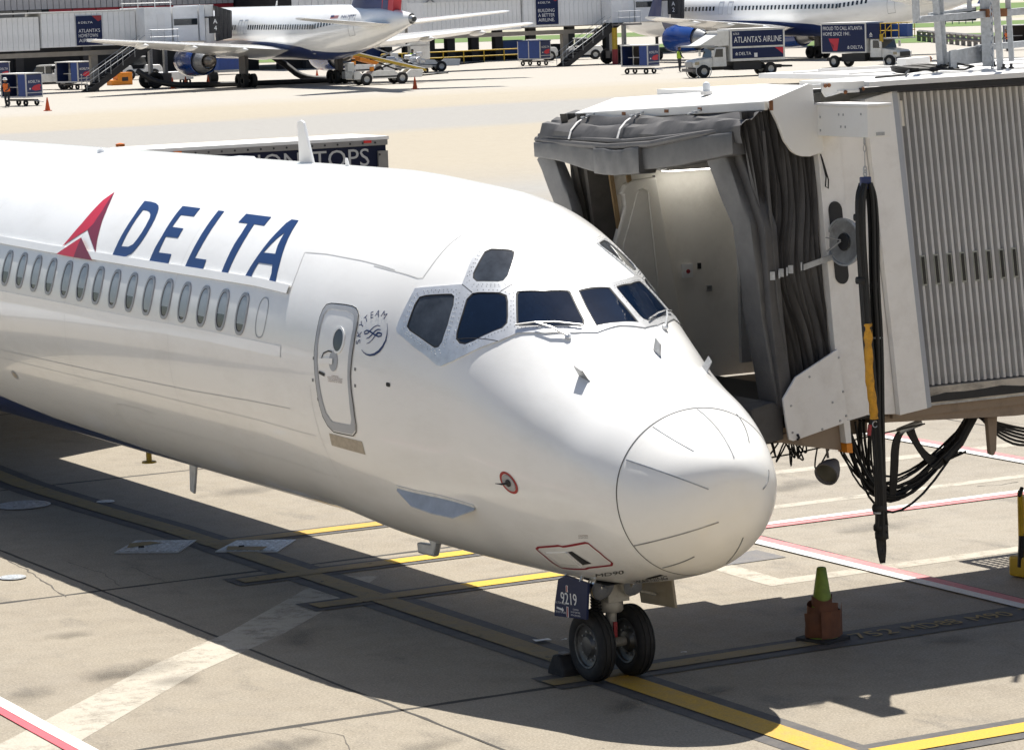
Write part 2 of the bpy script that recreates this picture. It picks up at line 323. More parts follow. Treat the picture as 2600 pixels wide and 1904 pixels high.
strip('line_border', [(0.02, -5.2), (0.02, 8), (0, 10.5), (-.10, 12.5), (-.15, 14.2), (-.16, 15.2), (-.08, 16.8), (.1, 20)], .62, .004, 'line_black')
strip('lead_in_line', [(0.02, -5.2), (.02, .1)], .31, .012, 'line_yellow', 'bright yellow lead-in line in front of the nose wheels'); strip('lead_in_line', lead[1:] and [(.02, .1), (0.02, 8), (0, 10.5), (-.10, 12.5), (-.15, 14.2), (-.16, 15.2), (-.08, 16.8), (.1, 20)], .28, .012, 'line_yellow_worn_shade', 'worn yellow lead-in line under the fuselage')
for (xa, xb, yc, mt_) in ((-.15, 2.05, 9.18, 'line_yellow'), (-.75, 2.3, 6.76, 'line_yellow_bright'), (-.72, 2.4, 4.95, 'line_yellow_bright')):
    strip('line_border', [(xa - .1, yc), (xb + .9, yc)], .5, .008, 'line_black'); strip('stop_bar', [(1.05, yc), (xb + .9, yc)], .27, .016, mt_); strip('stop_bar', [(xa, yc), (1.05, yc)], .27, .016, 'line_yellow_worn_shade')  # left ends: worn, with the fuselage shadow darkened into the paint
strip('line_border', [(-.62, .24), (9, .24)], .58, .008, 'line_black'); strip('stop_bar', [(-.62, .22), (2.55, .27)], .24, .016, 'line_yellow_worn_shade', 'worn yellow stop bar under the nose wheels')
strip('line_border', [(.1, -3.70), (9, -3.70)], .60, .008, 'line_black'); strip('guide_line', [(.25, -3.70), (9, -3.70)], .27, .016, 'line_yellow_bright', 'bright yellow guide line at the lower right')
for s, x in (('752', 2.74), ('MD88', 3.36), ('M90', 4.12), ('767', 4.78)): sign_text(s, MT['line_yellow_dull'], apron, (x, .12, .02), (1, .01, 0), (0, 1, 0), .23, width=.14 * len(s) + .06)
strip('boundary_line', [(-4.96, 5.6), (-4.975, 2.6), (-5.0, 1.3), (-5.04, -2)], .135, .016, 'line_white'); strip('boundary_line', [(-5.075, 5.6), (-5.09, 2.6), (-5.115, 1.3), (-5.155, -2)], .10, .012, 'line_red')
strip('ghost_line', [(-6.2, .05), (-5.2, .9), (-3.2, 2.9), (-1.8, 4.05), (-.6, 5.25), (.4, 6.3)], .58, .0022, 'line_ghost', jag=.12)
strip('boundary_line', [(3.0, 6.2), (5.7, 6.2), (14, 6.2)], .15, .016, 'line_white'); strip('boundary_line', [(3, 6.04), (14, 6.05)], .15, .012, 'line_pink')
strip('boundary_line', [(4.92, 5.75), (4.94, -4)], .155, .016, 'line_white'); strip('boundary_line', [(5.08, 5.75), (5.10, -4)], .165, .012, 'line_pink')
strip('boundary_line', [(11.02, 20), (11.0, -2)], .15, .012, 'line_pink'); strip('boundary_line', [(10.84, 20), (10.82, -2)], .16, .016, 'line_white')
strip('ghost_line', [(3, 7.2), (14, 7.2)], .22, .0022, 'line_ghost', jag=.2); strip('ghost_line', [(3, 9.48), (14, 9.45)], .26, .0024, 'line_ghost', jag=.15)
strip('ghost_line', [(3.8, 4.3), (3.75, 3.2)], .3, .0026, 'line_ghost'); strip('ghost_line', [(3.6, 3.1), (9, 3.1)], .26, .0030, 'line_ghost', jag=.15)
sheet('repair_patch', [(3.0, 4.6), (4.65, 4.85), (4.66, 4.27), (3.0, 4.25)], .007, 'patch_grey')
def crack(pts, wd=.016):
    P = [Vector(p) for p in pts]; out = []
    for a, b in zip(P, P[1:]):
        k = max(2, int((b - a).length / .12))
        for i in range(k): out.append(a.lerp(b, i / k) + Vector((random.uniform(-.018, .018), random.uniform(-.018, .018))))
    strip('crack', out + [P[-1]], wd, .0034, 'crack_dark', jag=.7)
crack([(-2.29, 10.3), (-2.36, 9), (-2.6, 7.14)]); crack([(-1.9, 7.4), (-1.75, 8.2), (-1.8, 9.2)], .010); crack([(-1.4, 7.3), (-1.35, 8.4)], .008); crack([(4.9, 4.1), (4.88, 3.6), (5.02, 3.1)], .02); crack([(-3.2, .1), (-3.0, -.5), (-3.3, -1.2)], .008)
crack([(9.2, 6.9), (9.5, 6.8), (9.8, 6.85)], .02)
# oil and rubber stains, each soft edged and blotchy
def stain_mat():
    m = bpy.data.materials.new('oil_stain'); m.use_nodes = True; n = m.node_tree.nodes; l = m.node_tree.links; b = n['Principled BSDF']; b.inputs['Base Color'].default_value = (.055, .047, .038, 1); b.inputs['Roughness'].default_value = .6
    tc = n.new('ShaderNodeTexCoord'); g = n.new('ShaderNodeTexGradient'); g.gradient_type = 'SPHERICAL'; z = n.new('ShaderNodeTexNoise'); z.inputs['Scale'].default_value = 2.6; z.inputs['Detail'].default_value = 9; z.inputs['Roughness'].default_value = .72
    ge = n.new('ShaderNodeNewGeometry'); l.new(ge.outputs['Position'], z.inputs['Vector']); l.new(tc.outputs['Object'], g.inputs['Vector'])
    a = n.new('ShaderNodeMath'); a.operation = 'MULTIPLY_ADD'; l.new(g.outputs['Fac'], a.inputs[0]); a.inputs[1].default_value = .55; l.new(z.outputs['Fac'], a.inputs[2])
    r = n.new('ShaderNodeMapRange'); l.new(a.outputs[0], r.inputs[0]); r.inputs[1].default_value = .62; r.inputs[2].default_value = 1.0; r.inputs[4].default_value = .30
    x = n.new('ShaderNodeMath'); x.operation = 'MULTIPLY'; l.new(r.outputs[0], x.inputs[0]); q = n.new('ShaderNodeMapRange'); l.new(g.outputs['Fac'], q.inputs[0]); q.inputs[2].default_value = .35; l.new(q.outputs[0], x.inputs[1]); l.new(x.outputs[0], b.inputs['Alpha'])
    return m
SM = stain_mat()
for x, y, a, b_, r in ((-3.42, 3.16, .75, .5, .3), (-3.8, 3.05, .5, .35, 0), (-3.3, 2.45, .45, .3, .4), (-3.63, -.56, .7, .4, .2), (-4.68, 2.72, .5, .35, 1), (-3.32, 5.13, .4, .25, 0), (1.07, -1.89, .22, .16, 0), (.85, -1.92, .25, .12, .5), (-.51, -.98, .5, .28, .6), (.43, -.93, .35, .2, .2), (1.97, 12.64, .9, .5, .2), (3.47, -.41, .5, .3, 0), (-2.6, -1.3, .6, .3, .4), (3.2, 1.6, .6, .35, .3), (6.5, 5.2, .9, .4, 0), (7.6, 8.4, 1.2, .5, .2), (-1.5, 3.6, .7, .4, .8), (-4.3, 6.4, .8, .5, .1)):
    o = MB().lathe([(1, 0), (.5, 0), (.001, 0)], (0, 0, 0), n=24).build('oil_stain', SM, apron, recalc=False); o.location = (x, y, .0205); o.scale = (a, b_, 1); o.rotation_euler = (0, 0, r)
# steel covers let into the apron: things of their own
for k, (pl, lab) in enumerate(((((-1.17, 9.35), (-.66, 9.95), (-.08, 9.51), (-.58, 8.88)), 'square steel hatch cover left of the yellow line, half coated in old paint'), (((-.22, 8.65), (.28, 9.18), (.86, 8.79), (.34, 8.18)), 'square steel hatch cover crossed by the worn yellow line'))):
    t = thing('hatch_cover', lab, 'hatch', (sum(p[0] for p in pl) / 4, sum(p[1] for p in pl) / 4, 0), 0, 'steel hatches in the apron')
    c = Vector(t.location); q = [(p[0] - c.x, p[1] - c.y) for p in pl]
    mb = MB(); mb.prism(q, 'z', .005, .017); mb.build('frame', MT['galvanized'], t)
    mb = MB(); mb.prism([(x * .9, y * .9) for x, y in q], 'z', .018, .024); mb.build('plate', MT['steel_plate'], t)
    a = [Vector((x * .9, y * .9)) for x, y in q]; mb = MB()
    for r in range(9):
        for s in range(9):
            u, v_ = (r + .5) / 9, (s + .5) / 9
            p = a[0].lerp(a[1], u).lerp(a[3].lerp(a[2], u), v_)
            mb.box((p.x, p.y, .0255), (.045, .012, .004), rz=(.6 if (r + s) % 2 else 2.1))
    mb.build('tread', MT['galvanized'], t)['kind'] = 'stuff'
    f = [(.12, .1), (.05, .3), (-.2, .33), (-.34, .05)] if k == 0 else [(-.3, .12), (-.42, -.1), (-.1, -.38), (.05, -.2)]
    sheet('paint_remnant', f, .0282, 'line_yellow_worn_shade', parent=t)
    mb = MB(); mb.tube([(q[0][0] * .3, q[0][1] * .3, .03), (q[0][0] * .42, q[0][1] * .42, .034)], .012, 6); mb.build('lift_handle', MT['black_rubber'], t)
for (x, y, r, lab) in ((-.77, 13.43, .30, 'large round steel manhole cover in the fuselage shadow'), (-2.67, 8.59, .13, 'small round cap in the sunlit slab'), (.16, 12.98, .10, 'small round cap on the worn yellow line')):
    t = thing('manhole_cover', lab, 'manhole cover', (x, y, 0), 0, 'round covers in the apron')
    MB().lathe([(r * 1.15, .013), (r * 1.12, .018), (r * .98, .018), (r * .97, .013)], (0, 0, 0), n=32).build('rim', MT['galvanized'], t)
    MB().lathe([(r * .955, .013), (r * .95, .02), (r * .6, .021), (.002, .021)], (0, 0, 0), n=32).build('cover', MT['steel_plate'], t)
for (x, y, s, lab) in ((.28, 1.92, .13, 'largest white paper scrap left of the nose wheels'), (.45, 1.80, .05, 'small white paper scrap beside the larger one'), (1.07, .60, .05, 'white paper scrap right of the nose wheels')):
    mb = MB(); pts = [(math.cos(a) * s * random.uniform(.5, 1), math.sin(a) * s * .6 * random.uniform(.5, 1)) for a in [k * PI / 4 for k in range(8)]]
    mb.add([(0, 0, .028)] + [(a, b, .019 + random.uniform(0, .016)) for a, b in pts], [(0, i + 1, (i + 1) % 8 + 1) for i in range(8)])
    o = mb.build('paper_scrap', MT['white_print']); o.location = (x, y, 0); tag(o, lab, 'litter', 'paper scraps on the apron')
# ------------------------------------------------------------ the airliner in front
DEC={'w_hi':[(11.268,0.9249),(11.378,0.8482),(11.414,0.7873),(11.454,0.7239),(11.503,0.6579),(11.572,0.6042),(11.657,0.5417),(11.756,0.4835),(11.242,0.6167),(11.171,0.6632),(11.164,0.7665)],
'w_dk':[(11.268,0.9249),(11.164,0.7665),(11.171,0.6632),(11.242,0.6167),(10.714,0.4771),(10.83,0.5683),(10.892,0.6258),(10.976,0.6957),(11.038,0.7593),(11.135,0.8377)],
'w_lo':[(11.78,0.4271),(11.241,0.5551),(11.236,0.4238)],
'w_ld':[(11.241,0.5551),(10.668,0.4228),(11.236,0.4238)],
'Do':[(10.234,0.877),(10.039,0.8761),(9.887,0.869),(9.768,0.8526),(9.699,0.8313),(9.641,0.799),(9.584,0.7482),(9.561,0.6996),(9.557,0.6393),(9.588,0.5802),(9.65,0.5311),(9.715,0.5013),(9.819,0.4805),(9.947,0.4725),(10.212,0.4727),(10.21,0.5171),(10.209,0.5692),(10.201,0.6582),(10.195,0.7531),(10.217,0.82)],
'Di':[(10.07,0.8064),(9.956,0.8056),(9.865,0.7972),(9.789,0.7796),(9.739,0.7517),(9.707,0.6948),(9.707,0.6443),(9.737,0.5944),(9.779,0.5624),(9.874,0.5433),(10.069,0.5396),(10.076,0.6026),(10.073,0.6726),(10.076,0.7461)],
'E':[(9.144,0.8701),(8.659,0.8678),(8.651,0.8011),(8.998,0.8015),(9.004,0.7099),(8.698,0.7089),(8.694,0.6417),(9.017,0.6415),(9.003,0.5346),(8.65,0.5358),(8.634,0.4677),(9.155,0.469),(9.15,0.5573),(9.127,0.6389),(9.137,0.7556),(9.144,0.8156)],
'L':[(8.179,0.8658),(8.023,0.8644),(8.003,0.7781),(7.999,0.6868),(8.005,0.6056),(8.022,0.5324),(7.72,0.5324),(7.711,0.4667),(8.181,0.4654),(8.171,0.5496),(8.164,0.6377),(8.165,0.7413),(8.17,0.8077)],
'T':[(7.463,0.8636),(6.835,0.8603),(6.839,0.7936),(7.086,0.7964),(7.07,0.7141),(7.067,0.6337),(7.075,0.5482),(7.08,0.4632),(7.237,0.4626),(7.238,0.5512),(7.242,0.6507),(7.23,0.7232),(7.25,0.7958),(7.485,0.796)],
'Ao':[(6.35,0.8598),(6.188,0.8601),(6.15,0.7793),(6.115,0.722),(6.06,0.6501),(5.996,0.5735),(5.95,0.5077),(5.916,0.4614),(6.069,0.4589),(6.081,0.5097),(6.142,0.5595),(6.466,0.558),(6.493,0.5091),(6.503,0.4612),(6.65,0.4615),(6.616,0.5216),(6.559,0.602),(6.495,0.7007),(6.429,0.7868),(6.403,0.8295)],
'Ai':[(6.278,0.765),(6.267,0.7243),(6.247,0.6779),(6.199,0.6254),(6.47,0.6221),(6.414,0.6709),(6.356,0.7204)],
'gutter':[(13.786,0.465),(12.162,0.4552),(10.741,0.4531),(9.117,0.45),(7.691,0.4487),(6.297,0.4463),(5.569,0.4387)],
'win':[(13.301,0.2896),(12.818,0.2892),(12.335,0.2874),(11.852,0.2843),(11.356,0.2821),(10.868,0.2818),(10.39,0.2791),(9.902,0.277),(9.418,0.2738),(8.93,0.2718),(8.439,0.2705),(7.961,0.2693),(7.468,0.266),(6.982,0.2646),(6.492,0.2614),(6.022,0.2618)],
'winsz':[(9.044,0.3771),(8.86,0.1677),(9.088,0.2659),(8.769,0.2779)],
'door':[(4.663,0.4133),(4.513,0.4192),(4.387,0.4231),(4.281,0.4231),(4.213,0.4166),(4.162,0.3999),(4.142,0.3844),(4.117,0.3257),(4.114,0.2135),(4.124,0.115),(4.135,0.0493),(4.125,-0.021),(4.113,-0.1163),(4.126,-0.2155),(4.157,-0.2579),(4.231,-0.2851),(4.412,-0.2876),(4.587,-0.2882),(4.672,-0.2582),(4.725,-0.2114),(4.748,-0.15),(4.76,-0.0694),(4.782,0.0325),(4.803,0.1351),(4.8,0.2266),(4.799,0.326),(4.781,0.3709),(4.742,0.4007)],
'doorin':[(4.61,0.3839),(4.481,0.3871),(4.355,0.3904),(4.268,0.3871),(4.213,0.3756),(4.196,0.36),(4.171,0.3015),(4.175,0.1894),(4.18,0.111),(4.179,0.0332),(4.172,-0.069),(4.185,-0.1867),(4.223,-0.2225),(4.382,-0.226),(4.556,-0.2263),(4.638,-0.1853),(4.673,-0.1091),(4.703,-0.0079),(4.728,0.0878),(4.744,0.1974),(4.74,0.2963),(4.725,0.3475),(4.68,0.374)],
'doorwin':[(4.384,0.2265),(4.316,0.2311),(4.367,0.1891)],
'scuff':[(4.694,-0.3043),(4.108,-0.3088),(4.125,-0.3873),(4.727,-0.3788)],
'handle':[(4.701,0.0909),(4.453,0.0957),(4.415,0.121),(4.609,0.1071)],
'handlearc':[(4.658,0.1053),(4.616,0.1404),(4.532,0.1574),(4.467,0.1565)],
'latch':[(4.694,0.0329),(4.586,0.0242)],
'warn':[(4.539,0.0058),(4.257,0.0084),(4.255,0.0377),(4.537,0.0352)],
'warnq':[(4.542,-0.0104),(4.258,-0.0034),(4.255,0.0358),(4.537,0.0319)],
'stc':[(4.058,0.24),(4.065,0.2831),(4.059,0.3349),(4.009,0.3715),(3.938,0.4012),(3.863,0.4178),(3.77,0.4195)],
'starc':[(3.984,0.2024),(3.947,0.1903),(3.899,0.1833),(3.846,0.184),(3.788,0.1947),(3.731,0.2169),(3.69,0.2482),(3.665,0.2849),(3.666,0.3223),(3.678,0.3551),(3.701,0.38)],
'stl1':[(3.778,0.3535),(3.821,0.3535),(3.865,0.3394),(3.898,0.3187),(3.931,0.2975),(3.975,0.2904),(3.991,0.301),(3.959,0.3118),(3.902,0.3103),(3.833,0.3002),(3.77,0.2953),(3.736,0.3038),(3.738,0.3151),(3.78,0.3145),(3.815,0.2987),(3.845,0.2722),(3.88,0.2522),(3.921,0.2407)],
'stl2':[(3.758,0.3353),(3.8,0.3327),(3.831,0.3206),(3.867,0.2968),(3.901,0.2769),(3.942,0.2666)],
'stl3':[(3.758,0.3197),(3.793,0.3158),(3.82,0.3015)],
'port':[(3.577,0.0464)],
'frame':[(3.561,0.3665),(3.549,0.4278),(3.536,0.4867),(3.524,0.5516),(3.516,0.6231),(3.346,0.6705),(3.204,0.7206),(3.052,0.7892),(3.08,0.8464),(3.163,0.9767),(3.19,1.0536),(3.13,1.1012),(3.063,1.1509),(2.95,1.2321),(2.845,1.1843),(2.744,1.1182),(2.636,1.0311),(2.54,1.1007),(2.447,1.207),(2.38,1.3124),(2.335,1.4281),(2.317,1.62)],
'frame_lo':[(1.82,1.3444),(1.908,1.1739),(2.059,0.9803),(2.251,0.81),(2.3,0.7349),(2.362,0.6553),(2.438,0.584),(2.535,0.5019),(2.643,0.4165),(2.766,0.3357),(2.917,0.2589),(2.974,0.2529),(3.095,0.2753),(3.27,0.2974),(3.417,0.3259),(3.536,0.3473)],
'frame_top2':[(2.332,1.7157),(2.375,1.8518)],
'frame_bot2':[(1.801,1.4576),(1.789,1.5464)],
'W1':[(3.417,0.5861),(3.361,0.6097),(3.227,0.6518),(3.093,0.6996),(3.051,0.6969),(3.01,0.6478),(2.971,0.5176),(2.969,0.4023),(2.994,0.3626),(3.042,0.3459),(3.13,0.3524),(3.389,0.3799),(3.435,0.3985),(3.435,0.4332),(3.434,0.5409)],
'W2':[(2.897,0.7844),(2.851,0.8153),(2.762,0.8635),(2.666,0.9214),(2.59,0.9458),(2.531,0.9206),(2.43,0.8458),(2.389,0.8041),(2.398,0.7493),(2.494,0.6424),(2.604,0.533),(2.686,0.4761),(2.758,0.4573),(2.815,0.4681),(2.836,0.5017),(2.874,0.6345),(2.915,0.7294)],
'W3':[(2.545,1.0264),(2.405,1.1822),(2.307,1.362),(2.284,1.3682),(2.137,1.3439),(1.976,1.3163),(1.934,1.297),(1.924,1.2558),(2.064,1.0609),(2.277,0.8581),(2.311,0.8485),(2.423,0.9273),(2.537,1.004)],
'W4':[(2.287,1.4376),(2.272,1.5968),(2.296,1.7874),(2.095,1.7649),(1.886,1.7428),(1.85,1.5401),(1.871,1.3687),(2.086,1.4071)],
'W5':[(2.338,1.8662),(2.587,2.1455),(2.193,2.1667),(1.902,1.8341)],
'eye':[(3.119,1.0622),(3.099,1.1087),(3.031,1.1578),(2.957,1.2112),(2.916,1.2138),(2.87,1.1823),(2.805,1.1203),(2.74,1.0484),(2.729,0.9992),(2.758,0.9673),(2.84,0.9171),(2.939,0.8644),(3.0,0.866),(3.033,0.8947),(3.082,0.9925)],
'wiper':[(2.179,0.9637),(2.044,1.0315),(1.903,1.1043),(2.303,0.8369),(1.922,1.2618),(1.883,1.09)],
'vanes':[(1.457,0.926),(1.314,0.9038),(1.289,0.9462),(1.413,0.8938),(1.471,1.7389),(1.296,1.6707),(1.317,1.7369)],
'vane3':[(1.584,2.4689)],
'panel1':[(4.237,0.6756),(3.987,0.6746),(3.557,0.6858),(3.502,0.6996),(3.495,0.7741),(3.496,0.8633),(3.501,0.9739),(3.481,1.0746)],
'panel1b':[(5.552,0.4372),(5.559,0.5448),(5.612,0.6682),(5.174,0.6845),(4.46,0.6899),(3.895,0.6841)],
'panel2':[(13.423,0.1072),(11.138,0.1052),(9.158,0.1002),(7.217,0.1057),(5.516,0.0983)],
'panel3':[(9.255,-0.5062),(9.705,-0.4879),(10.318,-0.4965),(10.501,-0.57),(10.575,-0.6888),(10.679,-0.8894)],
'panel4':[(3.485,0.6934),(3.471,0.6372),(3.546,0.3476),(3.551,0.3218)],
'panel5':[(13.683,-0.2831),(10.72,-0.274),(7.874,-0.2511),(5.412,-0.2119)],
'strake':[(3.822,-0.5694),(3.55,-0.577),(3.244,-0.5738),(2.954,-0.5782),(2.729,-0.58)],
'probe':[(2.006,-0.2805),(1.883,-0.2518),(2.054,-0.3688)],
'naca':[(2.111,-0.8365),(2.04,-0.8047),(1.664,-0.7208),(1.61,-0.7253),(1.417,-0.6857),(1.223,-0.6423),(1.186,-0.6463),(1.117,-0.7515),(1.084,-0.8917),(1.139,-0.9311),(1.532,-0.9811),(1.602,-1.0036),(2.032,-1.0649),(2.063,-1.0418),(2.079,-0.993),(2.082,-0.903)],
'nacahole':[(1.609,-0.7826),(1.522,-0.7657),(1.41,-0.9125),(1.576,-0.9412)],
'nacascoop':[(1.998,-0.8554),(1.62,-0.7839),(1.574,-0.9309),(1.95,-0.9787)],
'caution':[(1.304,-0.6255),(1.149,-0.6075),(1.116,-0.5452),(1.262,-0.5671)],
'md90':[(1.659,-1.1568),(1.145,-1.0908),(1.065,-1.0186),(1.573,-1.09)],
'warning':[(1.449,-1.4222),(0.876,-1.4031),(0.717,-1.2587),(1.267,-1.2824)],
'bar1':[(1.022,-1.2701),(0.747,-1.2258)],
'navy':[(14.898,-0.7653),(13.455,-0.8887),(11.965,-0.9594),(10.242,-1.0883),(8.381,-1.1579),(6.265,-1.1636)],
'strip1':[(0.602,1.0009),(0.555,1.0119),(0.507,1.0222),(0.458,1.031),(0.409,1.0394),(0.361,1.0475),(0.314,1.056),(0.268,1.0654),(0.225,1.0771)],
'strip2':[(0.592,0.4669),(0.493,0.4946),(0.395,0.5076),(0.302,0.5042),(0.218,0.4837),(0.145,0.4375),(0.087,0.3393),(0.042,0.1554),(0.015,-0.3275)],
'strip3':[(0.606,1.5947),(0.534,1.6372),(0.448,1.6648),(0.353,1.6791),(0.253,1.6838),(0.157,1.6887),(0.074,1.7149),(0.022,1.8646),(0.004,2.7282)],
'strip4':[(0.633,2.1406),(0.607,2.1607),(0.577,2.1757),(0.541,2.185),(0.497,2.1875),(0.447,2.1838),(0.391,2.1764),(0.333,2.1673),(0.274,2.1594)],
'strip5':[(0.616,-0.6276),(0.494,-0.5991),(0.393,-0.5963),(0.31,-0.6172),(0.239,-0.6574),(0.18,-0.7151),(0.132,-0.8),(0.094,-0.9288),(0.066,-1.129)],
'strip6':[(0.581,-1.0639),(0.529,-1.0669),(0.483,-1.0746),(0.444,-1.0873),(0.409,-1.1036),(0.378,-1.1221),(0.35,-1.142),(0.324,-1.1625),(0.3,-1.1832)],
'strip7':[(0.167,-1.9501),(0.194,-1.9286),(0.223,-1.91),(0.253,-1.8919),(0.284,-1.8739),(0.316,-1.856),(0.349,-1.8383),(0.384,-1.8212),(0.424,-1.8062)],
'strip8':[(0.187,2.7407),(0.17,2.7945),(0.155,2.8486),(0.141,2.9021),(0.129,2.9547),(0.116,3.0064),(0.104,3.0575),(0.092,3.1086),(0.08,3.1616)],
'topant':[(8.438,1.5898),(8.151,1.5791),(7.508,1.629),(6.257,1.5576),(10.207,1.6178),(14.31,1.5124)],
'ports':[(13.535,-0.4743)]}
FS = np.array([0,.05,.2,.5,.9,1.3,1.7,2.1,2.5,2.9,3.4,4,5,6.5])
FY,FZ=-2.0425,2.6730
FT=np.array([-0.6089,-0.4451,-0.3048,-0.1167,0.1351,0.3043,0.4897,0.7494,1.0343,1.2788,1.5218,1.6762,1.7563,1.8261])
FB=np.array([-0.6089,-0.9330,-1.1985,-1.4469,-1.5722,-1.6597,-1.7260,-1.7554,-1.7781,-1.7887,-1.7929,-1.7915,-1.7817,-1.7040])
FW=np.array([0.0000,0.2603,0.5206,0.7458,0.9009,0.9731,1.0622,1.1472,1.2223,1.2849,1.4160,1.5527,1.6422,1.6687])
U_ = np.sqrt(FS)
def pchip(x, y, xi):
    h = np.diff(x); d = np.diff(y) / h; m = np.zeros(len(x))
    for i in range(1, len(x) - 1):
        if d[i-1] * d[i] > 0:
            a = 2*h[i] + h[i-1]; b = h[i] + 2*h[i-1]; m[i] = (a + b) / (a / d[i-1] + b / d[i])
    m[0] = d[0]; m[-1] = 0
    i = np.clip(np.searchsorted(x, xi) - 1, 0, len(h) - 1); t = (xi - x[i]) / h[i]
    return (1+2*t)*(1-t)**2*y[i] + t*(1-t)**2*h[i]*m[i] + t*t*(3-2*t)*y[i+1] + t*t*(t-1)*h[i]*m[i+1]
def fpt(s, ph):
    s = np.atleast_1d(np.array(s, float)); ph = np.atleast_1d(np.array(ph, float))
    x = np.sqrt(np.clip(s, 0, 6.5)); t, b, ww = pchip(U_, FT, x), pchip(U_, FB, x), pchip(U_, FW, x)
    k = np.clip(s / 5, 0, 1); k = np.where(s > 5, 1, k); m = (t*.47 + b*.53) * (1 - k)
    q = np.clip((s - 31) / 14, 0, 1) ** 1.6                       # tail cone
    t = t - q * .35; b = b + q * (t - b) * .85; ww = ww * (1 - .93 * q); m = m + q * (t - m) * .6
    sn = np.sin(ph); z = np.where(sn > 0, m + (t - m)*sn, m + (m - b)*sn)
    return np.stack([-ww*np.cos(ph), FY + s, FZ + z], -1)
def fnorm(s, ph):
    e = 2e-3; s = np.atleast_1d(np.array(s, float)); ph = np.atleast_1d(np.array(ph, float))
    a = fpt(s + e, ph) - fpt(np.maximum(s - e, 1e-4), ph); b = fpt(s, ph + e) - fpt(s, ph - e)
    n = np.cross(a, b); n /= np.maximum(np.linalg.norm(n, axis=1), 1e-9)[:, None]
    c = np.stack([0*s, fpt(s, ph*0)[:, 1] + .3, FZ - .2 + 0*s], -1)
    sg = np.sign(((fpt(s, ph) - c) * n).sum(1)); return n * sg[:, None]
def on_skin(s, ph, off): return fpt(s, ph) + fnorm(s, ph) * off
plane = thing('airliner', 'large white twin-jet airliner with blue lettering, nose towards the camera', 'airliner', (0, 0, 0))
sr = np.r_[1e-7, .0008, np.linspace(.004, .61, 26)]; pc = np.radians(np.arange(0, 360, 3))
def skin(name, ss, mt, parent=plane, phs=pc, off=0, closed=True):
    mb = MB(); mb.grid([[tuple(p) for p in (on_skin(np.full(len(phs), s), phs, off) if off else fpt(np.full(len(phs), s), phs))] for s in ss], closed)
    return mb.build(name, mt, parent, smooth=True)
radome = skin('radome', sr, MT['radome_white'])
skin('fuselage', np.r_[np.linspace(.618, 3.4, 60), np.linspace(3.5, 7, 36), np.linspace(7.5, 45.5, 60)], MT['aircraft_white'])
def decal(name, loops, mt, off=.004, parent=plane, thick=0, edge=.09):
    L2 = [[Vector((s, ph * 1.7, 0)) for s, ph in lp] for lp in loops]
    flat = [p for lp in loops for p in lp]; tr = tessellate_polygon(L2)
    bm = bmesh.new(); vs = [bm.verts.new((s, ph * 1.7, 0)) for s, ph in flat]
    for t in tr:
        if len(set(t)) == 3:
            try: bm.faces.new([vs[i] for i in t])
            except ValueError: pass
    for _ in range(5):
        es = [e for e in bm.edges if e.calc_length() > edge]
        if not es: break
        bmesh.ops.subdivide_edges(bm, edges=es, cuts=1, use_grid_fill=False)
        bmesh.ops.triangulate(bm, faces=[f for f in bm.faces if len(f.verts) > 3])
    bm.verts.index_update()
    S = np.array([v.co.x for v in bm.verts]); P = np.array([v.co.y / 1.7 for v in bm.verts])
    top = on_skin(S, P, off + thick); fs = [tuple(v.index for v in f.verts) for f in bm.faces]
    mb = MB(); mb.add(top, fs)
    if thick:
        n = len(top); low = on_skin(S, P, max(.0005, off - .004)); mb.v += [tuple(p) for p in low]
        for e in bm.edges:
            if len(e.link_faces) == 1: a, b = e.verts[0].index, e.verts[1].index; mb.f.append((a, b, b + n, a + n))
    bm.free()
    o = mb.build(name, mt, parent, recalc=True)
    return o
def ribbon(name, pts, wid, mt, off=.003, parent=plane, closed=False, h=0, step=.06):
    P = list(pts) + ([pts[0]] if closed else []); q = []
    for (s0, p0), (s1, p1) in zip(P, P[1:]):
        k = max(1, int(math.hypot(s1 - s0, (p1 - p0) * 1.7) / step))
        q += [(s0 + (s1 - s0) * i / k, p0 + (p1 - p0) * i / k) for i in range(k)]
    q.append(P[-1]); S = np.array([a for a, b in q]); F = np.array([b for a, b in q])
    c = on_skin(S, F, off + h); nn = fnorm(S, F); t = np.gradient(c, axis=0); sd_ = np.cross(nn, t); sd_ /= np.maximum(np.linalg.norm(sd_, axis=1), 1e-9)[:, None]
    wv = np.linspace(0, 1, len(q)); ww = (wid if not callable(wid) else np.array([wid(x) for x in wv])[:, None]) 
    a = c + sd_ * ww / 2; b = c - sd_ * ww / 2; mb = MB()
    if h: lo = -nn * (h + .001); mb.grid([[tuple(r) for r in rr] for rr in zip(a + lo, a, b, b + lo)])
    else: mb.grid([[tuple(x), tuple(y)] for x, y in zip(a, b)])
    return mb.build(name, mt, parent, smooth=bool(h))
def skin_text(s, quad, mt, off=.004, parent=plane, name='lettering', bold=0):
    v, f, W = text_data(s); (bl, br, tr_, tl) = [np.array(q) for q in quad]
    # refine long faces so that the lettering follows the skin
    mb = MB(); 
    S = []
    for x, y in v:
        u = x / W; p = (bl * (1-u) + br * u) * (1-y) + (tl * (1-u) + tr_ * u) * y; S.append(p)
    S = np.array(S); mb.add(on_skin(S[:, 0], S[:, 1], off), f)
    return mb.build(name, mt, parent, recalc=False)
D = DEC
